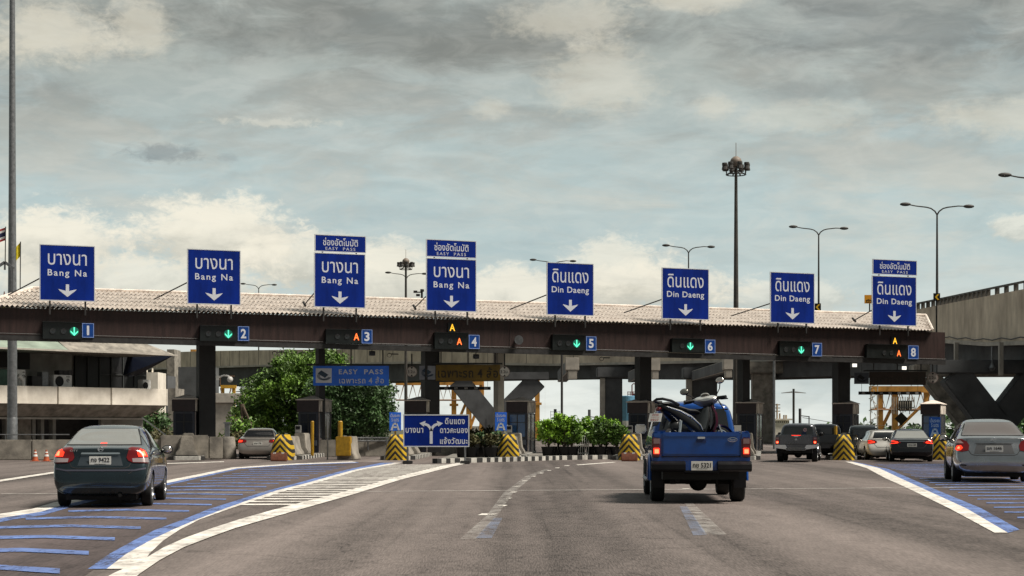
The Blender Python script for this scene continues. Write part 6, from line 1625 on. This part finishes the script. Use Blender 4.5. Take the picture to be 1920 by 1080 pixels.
# ---- pickups
def pickup(px, py, hd, label, pm, full=True, scale=(1, 1, 1), chrome_bumper=False, double=False, cab_h=1.84, plate=None, dimm=False, rimm=None, lit=True):
    p = gp(px, py)
    y0 = 1.98 if not double else 1.55
    zt = cab_h
    CS = [(y0, .46, .80, 1.19, .66, zt-.18, zt-.08), (y0+.06, .42, .855, 1.23, .715, zt-.12, zt-.02), (y0+.4, .40, .875, 1.25, .73, zt-.11, zt+.005), (y0+1.1, .40, .88, 1.25, .72, zt-.11, zt+.01), (y0+1.6, .40, .88, 1.24, .665, zt-.17, zt-.05),
          (y0+2.25, .40, .87, 1.19, .74, 1.24, 1.29), (y0+2.9, .40, .87, 1.12, .74, 1.15, 1.20), (y0+3.15, .42, .82, 1.02, .66, 1.06, 1.09), (y0+3.22, .48, .74, .90, .6, .93, .95)]
    r = .365; tr = .755
    wy = (1.12, y0+2.55)
    c = Car('pickup_truck', (p.x, p.y-wy[0]+.34, 0), hd, label, 'pickup truck', CS, pm, wy, r, .26, tr, scale=scale, bulge=.015, name_body='cab', rimmat=rimm)
    # cab windows
    rw = c.decal('rear_window', [(-.68, 1.29), (.68, 1.29), (.62, zt-.21), (.56, zt-.15), (-.56, zt-.15), (-.62, zt-.21)], M_glassd, off=.008)
    for poly in ([(y0+.2, 1.30), (y0+.26, zt-.18), (y0+1.0, zt-.17), (y0+1.0, 1.28)], [(y0+1.07, 1.28), (y0+1.07, zt-.18), (y0+1.5, zt-.2), (y0+2.0, 1.32), (y0+1.9, 1.28)]):
        for q in (-1, 1): c.decal('side_window', poly, M_glassd, d=(-q, 0, 0), axis='side', off=.006)
    # bed
    yb = y0-.03
    for q in (-1, 1):
        mb = MB()
        pr = [(.80, .70), (.865, .72), (.895, .85), (.90, 1.05), (.885, 1.235), (.86, 1.27), (.80, 1.27), (.78, 1.25), (.78, .80)]
        mb.rings([[(q*x, yy, z) for x, z in pr] for yy in (.0, .05, yb*.5, yb)])
        b = mb.build('bed_side', pm, c.root, bevel=.012)
        md_ = MB(); md_.lathe([(q*.5, r+.07), (q*1.3, r+.07)], 28, 'x', (0, wy[0], r+.02)); cu_ = md_.build('cut', M_trim); cu_.parent = c.root
        md = b.modifiers.new('b', 'BOOLEAN'); md.operation = 'DIFFERENCE'; md.object = cu_; md.solver = 'EXACT'; bake(b); bpy.data.objects.remove(cu_)
        # flare around the arch
        mb = MB(); pts = [(q*.90, wy[0]+(r+.09)*math.cos(t*math.pi/10), r+.02+(r+.09)*math.sin(t*math.pi/10)) for t in range(0, 11)]
        mb.tube(pts, .035, 6); mb.build('wheel_flare', pm, c.root, smooth=True)
        mb = MB(); mb.box(q*.42, q*.78, wy[0]-.45, wy[0]+.45, .80, .93); mb.build('wheel_housing', pm, c.root, bevel=.02)
        # corner post
        mb = MB(); a, b2 = sorted((q*.715, q*.895)); mb.box(a, b2, -.03, .10, .70, 1.26); mb.build('corner_post', pm, c.root, bevel=.03)
        a, b2 = sorted((q*.735, q*.90))
        mb = MB(); mb.box(a, b2, -.055, .06, .80, 1.16); tl = mb.build('tail_lamp', M_lampr, c.root, bevel=.025)
        mb = MB(); mb.box(a+.03, b2-.02, -.062, -.056, 1.05, 1.14); mb.build('clear_lens', mat('lamp_smoked', (.22, .13, .13), .15, coat=1), tl)
        if lit:
            mb = MB(); mb.box(a+.03, b2-.03, -.066, -.056, .87, .975); mb.build('lit_lens', M_lit, tl, bevel=.004)
            mb = MB(); mb.box(a+.05, b2-.04, -.072, -.067, .88, .95); mb.build('lit_core', M_litc, tl)
    mb = MB(); mb.box(-.79, .79, .05, yb, .76, .80); mb.build('bed_floor', M_under if dimm else pm, c.root)
    mb = MB(); mb.box(-.78, .78, yb-.05, yb, .80, 1.26); mb.build('bed_front', pm, c.root, bevel=.01)
    # tailgate
    mb = MB(); mb.box(-.71, .71, -.035, .035, .83, 1.25); tg = mb.build('tailgate', pm, c.root, bevel=.02)
    mb = MB(); mb.box(-.66, .66, -.046, -.036, 1.175, 1.215); mb.box(-.66, .66, -.046, -.036, .865, .90); mb.build('pressed_rib', pm, tg, bevel=.004)
    mb = MB(); mb.box(-.715, .715, -.02, .03, .815, .829); mb.build('gap', M_trim, tg)
    # rear valance and bumper
    mb = MB(); mb.box(-.86, .86, -.02, .05, .68, .812); mb.build('valance', pm, c.root, bevel=.015)
    bmm = M_black if not chrome_bumper else M_chrome
    mb = MB()
    if chrome_bumper:
        for q in (-1, 1): mb.prism([(q*.36, .60), (q*.50, .60), (q*.92, .66), (q*.92, .80), (q*.45, .80)], -.20, -.02)
        mb.prism([(-.42, .56), (.42, .56), (.46, .66), (-.46, .66)], -.22, -.02, 1)
        mb.build('bumper', [M_chrome, M_black], c.root, bevel=.015)
    else:
        mb.rings([[(x, -.14+abs(x)**3*.10, z0) for z0 in (.56,)]+[(x, -.19+abs(x)**3*.10, .60), (x, -.19+abs(x)**3*.10, .70), (x, -.13+abs(x)**3*.1, .745), (x, .0, .745), (x, .0, .56)] for x in (-.92, -.88, -.6, -.3, -.29)])
        mb.rings([[(x, -.14+abs(x)**3*.10, z0) for z0 in (.56,)]+[(x, -.19+abs(x)**3*.10, .60), (x, -.19+abs(x)**3*.10, .70), (x, -.13+abs(x)**3*.1, .745), (x, .0, .745), (x, .0, .56)] for x in (.29, .3, .6, .88, .92)])
        mb.rings([[(x, -.08, .52), (x, -.16, .55), (x, -.16, .585), (x, -.06, .585), (x, .0, .56), (x, .0, .52)] for x in (-.32, .32)])
        mb.build('bumper', M_black, c.root, bevel=.01)
        mb = MB(); mb.box(-.33, .33, -.035, -.022, .585, .745); mb.build('plate_recess', pm, c.root)
    # underside
    mb = MB(); mb.box(-.70, .70, .02, yb+2.0, .42, .70)
    mb.tube([(-tr+.1, wy[0], r), (tr-.1, wy[0], r)], .055, 10); mb.ell((.02, wy[0], r-.03), (.17, .2, .15), 14, 10)
    mb.tube([(-.42, .12, .40), (-.42, .9, .42)], .04, 8); mb.box(-.55, -.45, .3, .36, .33, .5); mb.box(.30, .33, .3, .36, .3, .45)
    mb.tube([(.18, 0.05, .46), (-.3, .6, .42), (-.5, 1.5, .42)], .05, 6)
    mb.build('underbody', M_under, c.root, smooth=True, angle=35)
    for q in (-1, 1):
        mb = MB(); a, b2 = sorted((q*.66, q*.88)); mb.box(a, b2, wy[0]-.50, wy[0]-.48, .26, .55); mb.build('mudflap', M_black, c.root)
        mb = MB(); mb.tube([(q*.87, y0+.2, .38), (q*.90, y0+.3, .36), (q*.90, y0+1.9, .36), (q*.87, y0+2.0, .38)], .035, 8); mb.build('side_step', M_steel, c.root, smooth=True)
    return c, y0
P_blue = paint('paint_blue', (.005, .060, .27), .2, .35, var=.2)
c, y0 = pickup(1306, 941, 2.2, 'blue pickup truck carrying a scooter in its open bed', P_blue, cab_h=1.83, scale=(.955, 1, 1))
RANGER = c
mb = MB(); put_text(mb, 'กย 5321', 0, .675, .33, .085, -.212, .02); pl = MB(); pl.box(-.195, .195, -.208, -.195, .585, .745); p_ = pl.build('number_plate', M_plate, c.root, bevel=.004); mb.build('lettering', M_black, p_)
mb = MB(); put_text(mb, 'กรุงเทพมหานคร', 0, .61, .2, .02, -.212, .01); mb.build('lettering', M_black, p_)
mb = MB(); mb.box(-.07, .07, -.07, -.037, 1.135, 1.17); mb.build('handle', M_chrome, c.root, bevel=.008)
mb = MB(); mb.box(-.09, .09, -.044, -.037, 1.07, 1.128); mb.build('handle_recess', mat('recess_blue', (.004, .02, .10), .5), c.root)
mb = MB(); n = 24; mb.lathe([(-.045, .085), (-.05, .08)], n, 'y', (0, 0, 0))
em = mb.build('emblem', mat('emblem_blue', (.04, .10, .32), .3, .5), c.root, loc=(.57, 0, 1.12)); em.scale = (1, 1, .42)
mb = MB(); mb.tube([(.085*math.cos(t*math.pi/12), -.053, .036*math.sin(t*math.pi/12)) for t in range(25)], .005, 4); put_text(mb, 'Ford', 0, 0, .10, .034, -.055, .005); mb.build('emblem_lettering', M_chrome, c.root, loc=(.57, 0, 1.12))
for q in (-1, 1):
    mb = MB(); mb.box(q*.98-.11, q*.98+.11, y0+1.72, y0+1.80, 1.22, 1.40); mb.bar((q*.84, y0+1.78, 1.28), (q*.93, y0+1.78, 1.30), .05, .06); m_ = mb.build('mirror', M_black if q > 0 else M_chrome, c.root, bevel=.03)
    mb = MB(); mb.box(q*.98-.09, q*.98+.09, y0+1.705, y0+1.719, 1.24, 1.38); mb.build('mirror_glass', M_glassr, m_)
P_grey = paint('paint_grey', (.11, .115, .13), .8, .28)
c, y0 = pickup(1487, 866, 12, 'grey double-cab pickup with chrome bumper queueing for lane 7', P_grey, scale=(.90, 1, .86), chrome_bumper=True, double=True, cab_h=1.80, dimm=True)
mb = MB(); 
for a in (90, 210, 330): mb.prism([(.0+.0, 1.05), (.035*math.cos(R(a-28)), 1.05+.05*math.sin(R(a-28))), (.07*math.cos(R(a)), 1.05+.07*math.sin(R(a))), (.035*math.cos(R(a+28)), 1.05+.05*math.sin(R(a+28)))], -.05, -.04)
mb.build('emblem', M_chrome, c.root)
mb = MB(); mb.box(-.10, .10, -.07, -.04, 1.17, 1.21); mb.build('handle', M_chrome, c.root)
mb = MB(); mb.box(-.2, .2, -.05, -.04, 1.222, 1.245); mb.build('brake_light', M_lit, c.root)
mb = MB(); 
for k in range(7): a = k*.9; mb.lathe([(y0-.045, .03), (y0-.05, .028)], 8, 'y', (.30+.06*math.cos(a), 0, 1.48+.06*math.sin(a)))
mb.build('window_sticker', mat('sticker_pink', (.40, .25, .27), .7), c.root)
side_mirror(c, .88, y0+1.75, 1.28, M_black, (.10, .06, .10), glass=False)
P_dk = paint('paint_nearblack', (.02, .025, .032), .4, .3)
c, y0 = pickup(1540, 861.5, 10, 'near-black pickup ahead of and beside the grey one in lane 7', P_dk, scale=(.88, 1, .86), double=True, cab_h=1.80, dimm=True, lit=False)
# ---- van ahead in lane 8
P_van = paint('paint_van', (.05, .062, .068), .5, .35)
VS = [(0.0, .30, .76, 1.10, .70, 1.72, 1.80), (.05, .24, .82, 1.14, .74, 1.82, 1.90), (.4, .22, .84, 1.15, .75, 1.84, 1.93), (2.6, .22, .84, 1.15, .75, 1.84, 1.93), (3.3, .22, .84, 1.13, .72, 1.7, 1.78), (4.1, .22, .83, 1.0, .72, 1.1, 1.2), (4.5, .26, .78, .8, .66, .86, .9), (4.6, .3, .7, .6, .6, .65, .7)]
p = gp(1620, 859.5)
c = Car('passenger_van', (p.x, p.y, 0), 10, 'dark grey van with wide rear window ahead in lane 8', 'van', VS, P_van, (.9, 3.5), .31, .2, .72, scale=(.86, 1, .78), bulge=.03)
c.decal('rear_window', [(-.62, 1.18), (.62, 1.18), (.60, 1.72), (-.60, 1.72)], M_glassd, off=.01)
c.line('bumper_gap', [(-.80, .62), (.80, .62)], .02, M_chrome)
c.line('door_gap', [(-.7, 1.1), (.7, 1.1)], .015, M_trim)
for q in (-1, 1):
    f = (lambda P_: P_) if q > 0 else mirror_pts
    c.decal('tail_lamp', f([(.70, .85), (.70, 1.15), (.85, 1.15), (.86, .85)]), M_lampr, d=(-q*.4, 1, 0), off=.012)
side_mirror(c, .84, 3.3, 1.25, M_black)

# ------------------------------------------------------------------ scooter in the truck bed
base = RANGER.root.matrix_world if False else None
rz = RANGER.root.rotation_euler.z
def rl(x, y, z): return RANGER.root.location+Matrix.Rotation(rz, 3, 'Z') @ Vector((x, y, z))
pos = rl(.03, 1.04, .80)
o = empty('motor_scooter', pos, rz-R(53), 'dark step-through motor scooter standing in the blue pickup bed, mirrors raised', 'scooter')
o.rotation_euler = (0, -R(9), rz-R(52)); o.scale = (1, .91, .97)
K_dark = paint('scooter_dark', (.006, .007, .008), .0, .4, coat=.45); K_wine = paint('scooter_wine', (.045, .006, .018), .0, .3, coat=.5); K_sil = paint('scooter_silver', (.50, .51, .49), .4, .3)
def eloft(mb, secs, n=14):
    """secs: (x, y, z, rx, rz) ellipses across the y axis"""
    mb.rings([[(x+rx*math.cos(2*math.pi*k/n), y, z+rz_*math.sin(2*math.pi*k/n)) for k in range(n)] for x, y, z, rx, rz_ in secs])
for yy, nm in ((-.60, 0), (.66, 1)):
    mb = MB(); pr = [(-.035, .235), (-.04, .26), (0, .285), (.04, .26), (.035, .235)]; mb.lathe(pr, 26, 'x', (0, yy, .285), close=True); w_ = mb.build('wheel', M_tyre, o, smooth=True)
    mb = MB(); mb.lathe([(-.02, .236), (.02, .236), (.02, .21), (-.02, .21)], 24, 'x', (0, yy, .285), close=True)
    for k in range(9):
        a = 2*math.pi*k/9; mb.tube([(0, yy, .285), (0, yy+.22*math.cos(a), .285+.22*math.sin(a))], .007, 4)
    mb.lathe([(-.05, .05), (.05, .05)], 12, 'x', (0, yy, .285)); mb.build('rim', M_chrome, w_)
mb = MB(); eloft(mb, [(0, -.93, .97, .02, .012), (0, -.86, .93, .085, .06), (0, -.70, .86, .13, .115), (0, -.50, .75, .165, .17), (0, -.30, .65, .175, .19), (0, -.12, .56, .165, .18), (0, .02, .48, .13, .15), (0, .14, .42, .08, .09)]); mb.ell((0, -.42, .56), (.13, .30, .17), 14, 9); mb.build('tail_cowl', K_dark, o, smooth=True)
for q in (-1, 1):
    mb = MB(); mb.tube([(q*.11, -.80, .93), (q*.15, -.5, .84), (q*.155, -.25, .74), (q*.13, .0, .58), (q*.10, .1, .45)], [.008, .016, .016, .014, .008], 6); mb.build('cowl_stripe', K_sil, o, smooth=True)
mb = MB(); eloft(mb, [(0, -.84, 1.0, .06, .02), (0, -.70, .99, .11, .045), (0, -.45, .915, .12, .05), (0, -.22, .86, .125, .05), (0, -.02, .85, .11, .05), (0, .10, .83, .06, .03)]); mb.build('seat', mat('seat_vinyl', (.012, .012, .012), .45), o, smooth=True)
mb = MB(); mb.tube([(-.12, -.50, .96), (-.15, -.72, 1.03), (-.12, -.90, 1.07), (0, -.95, 1.08), (.12, -.90, 1.07), (.15, -.72, 1.03), (.12, -.50, .96)], .026, 8); mb.build('grab_rail', M_black, o, smooth=True)
mb = MB(); mb.rings([[(x, -.90, .80), (x, -1.06, .60), (x, -1.05, .585), (x, -.86, .78)] for x in (-.06, .06)]); mb.build('rear_mudguard', M_black, o)
mb = MB(); mb.ell((0, -.93, .90), (.07, .05, .04), 12, 8); mb.build('tail_lamp', M_lampr, o, smooth=True)
T = Matrix.Translation((0, -1.03, .74)) @ Matrix.Rotation(R(-22), 4, 'X') @ Matrix.Rotation(R(22), 4, 'Z')
mb = MB(); mb.T = T; mb.box(-.13, .13, -.004, .004, -.085, .085); pl = mb.build('number_plate', M_plate, o)
mb = MB()
put_text(mb, 'กทธ', 0, .05, .13, .04, -.008, .01, T=T); put_text(mb, 'กรุงเทพ', 0, .0, .17, .02, -.008, .0, T=T); put_text(mb, '9927', 0, -.05, .17, .045, -.008, .01, T=T); mb.build('lettering', mat('plate_red', (.35, .06, .05), .6), pl)
# frame, engine, exhaust
mb = MB(); mb.tube([(0, -.1, .5), (0, .2, .42), (0, .42, .6), (0, .50, .85)], .05, 8); mb.ell((0, .0, .34), (.12, .2, .11), 14, 8); mb.tube([(0, .06, .35), (0, .26, .33)], .07, 10)
for q in (-1, 1): mb.tube([(q*.09, -.60, .285), (q*.10, -.1, .30)], .022, 8); mb.tube([(q*.11, -.60, .31), (q*.11, -.50, .66)], .028, 8)
mb.build('frame', M_under, o, smooth=True)
mb = MB()
for q in (-1, 1): mb.tube([(q*.12, -.57, .42), (q*.12, -.50, .66)], .034, 10)
mb.tube([(.10, .1, .22), (.13, -.2, .2), (.15, -.35, .26)], .02, 8); mb.tube([(.15, -.35, .26), (.16, -.85, .40)], [.04, .05], 12); mb.build('exhaust', M_chrome, o, smooth=True)
# leg shield and front fairing
mb = MB()
def u_sec(y, z, w_, d_):  # curved shield section
    return [(x*w_, y+d_*(1-x*x)*1.0, z) for x in (-1, -.6, -.2, .2, .6, 1)]+[(x*w_*.92, y+d_*(1-x*x)-.03, z) for x in (1, .6, .2, -.2, -.6, -1)]
mb.rings([u_sec(.16, .30, .16, .05), u_sec(.22, .42, .27, .07), u_sec(.30, .60, .31, .09), u_sec(.34, .78, .27, .10), u_sec(.37, .95, .15, .08)]); mb.build('leg_shield', K_wine, o, smooth=True)
mb = MB(); mb.rings([[(x*.9, y+.03, z+.02) for x, y, z in u_sec(.26, .45, .10, .12)], u_sec(.34, .62, .21, .14), u_sec(.38, .82, .20, .15), u_sec(.41, 1.0, .12, .11)]); mb.build('front_fairing', K_dark, o, smooth=True)
mb = MB(); mb.rings([u_sec(.06, .36, .15, .02), u_sec(.13, .55, .20, .03), u_sec(.22, .74, .19, .03), u_sec(.28, .93, .13, .03)]); mb.build('inner_shield', K_dark, o, smooth=True)
# fork and mudguard
mb = MB()
for q in (-1, 1): mb.tube([(q*.07, .66, .285), (q*.06, .55, .60)], .024, 8)
mb.build('fork', M_chrome, o)
mb = MB(); pts = [(0, .66+.31*math.cos(R(a)), .285+.31*math.sin(R(a))) for a in range(10, 171, 16)]
mb.rings([[(x, p_[1], p_[2]) for x in (-.055, -.03)]+[(0, .66+(p_[1]-.66)*1.06, .285+(p_[2]-.285)*1.06)]+[(x, p_[1], p_[2]) for x in (.03, .055)] for p_ in pts], cap=False); mb.build('front_mudguard', K_wine, o, smooth=True)
# handlebar unit, turned a little
T = Matrix.Translation((0, .34, 1.05)) @ Matrix.Rotation(R(40), 4, 'Z') @ Matrix.Scale(1.18, 4)
def tb(): m_ = MB(); m_.T = T; return m_
mb = tb(); eloft(mb, [(0, -.10, .02, .10, .02), (0, -.06, .03, .19, .05), (0, .02, .03, .23, .07), (0, .10, .0, .16, .075), (0, .16, -.03, .08, .05), (0, .185, -.04, .03, .02)]); hc = mb.build('handlebar_cover', K_sil, o, smooth=True)
mb = tb(); mb.ell((0, .16, -.03), (.075, .04, .05), 12, 8); mb.build('headlamp', M_clear, hc, smooth=True)
mb = tb(); mb.T = T @ Matrix.Translation((0, -.01, .085)) @ Matrix.Rotation(R(-25), 4, 'X'); mb.lathe([(0, .075), (.02, .07)], 16, 'z'); mb.build('dial', M_glassr, hc, smooth=True)
mb = tb(); mb.tube([(-.31, -.10, .02), (-.14, -.0, .03), (0, .02, .03), (.14, 0, .03), (.31, -.10, .02)], .02, 8)
for q in (-1, 1): mb.tube([(q*.34, -.115, .018), (q*.20, -.04, .03)], .03, 10); mb.tube([(q*.18, .03, .03), (q*.25, .05, .015), (q*.36, -.03, 0)], .010, 6)
mb.tube([(.2, .03, .0), (.28, .0, -.16), (.34, -.02, -.17)], .012, 6)
mb.build('handlebar', M_black, o, smooth=True)
for q, tz, tx, w_ in ((-1, .15, -.33, 1), (1, .26, .26, 1)):
    mb = tb(); mb.tube([(q*.16, .0, .05), (q*.24, .01, .05+tz*.5), (tx, 0, .05+tz-.04)], .009, 6); mb.ell((tx, 0, .05+tz), (.075, .02, .055), 14, 8); mr = mb.build('mirror', M_black, o, smooth=True)
    mb = tb(); mb.ell((tx, -.012, .05+tz), (.064, .014, .045), 14, 8); mb.build('mirror_glass', M_glassr if q > 0 else mat('mirror_dim', (.25, .25, .22), .3, .7), mr, smooth=True)
mb = MB(); mb.tube([(-.14, -.05, .30), (-.16, -.12, .14), (-.18, -.14, .02)], .014, 6); mb.tube([(.1, -.1, .25), (.16, -.02, .0)], .014, 6); mb.build('stand', M_black, o)
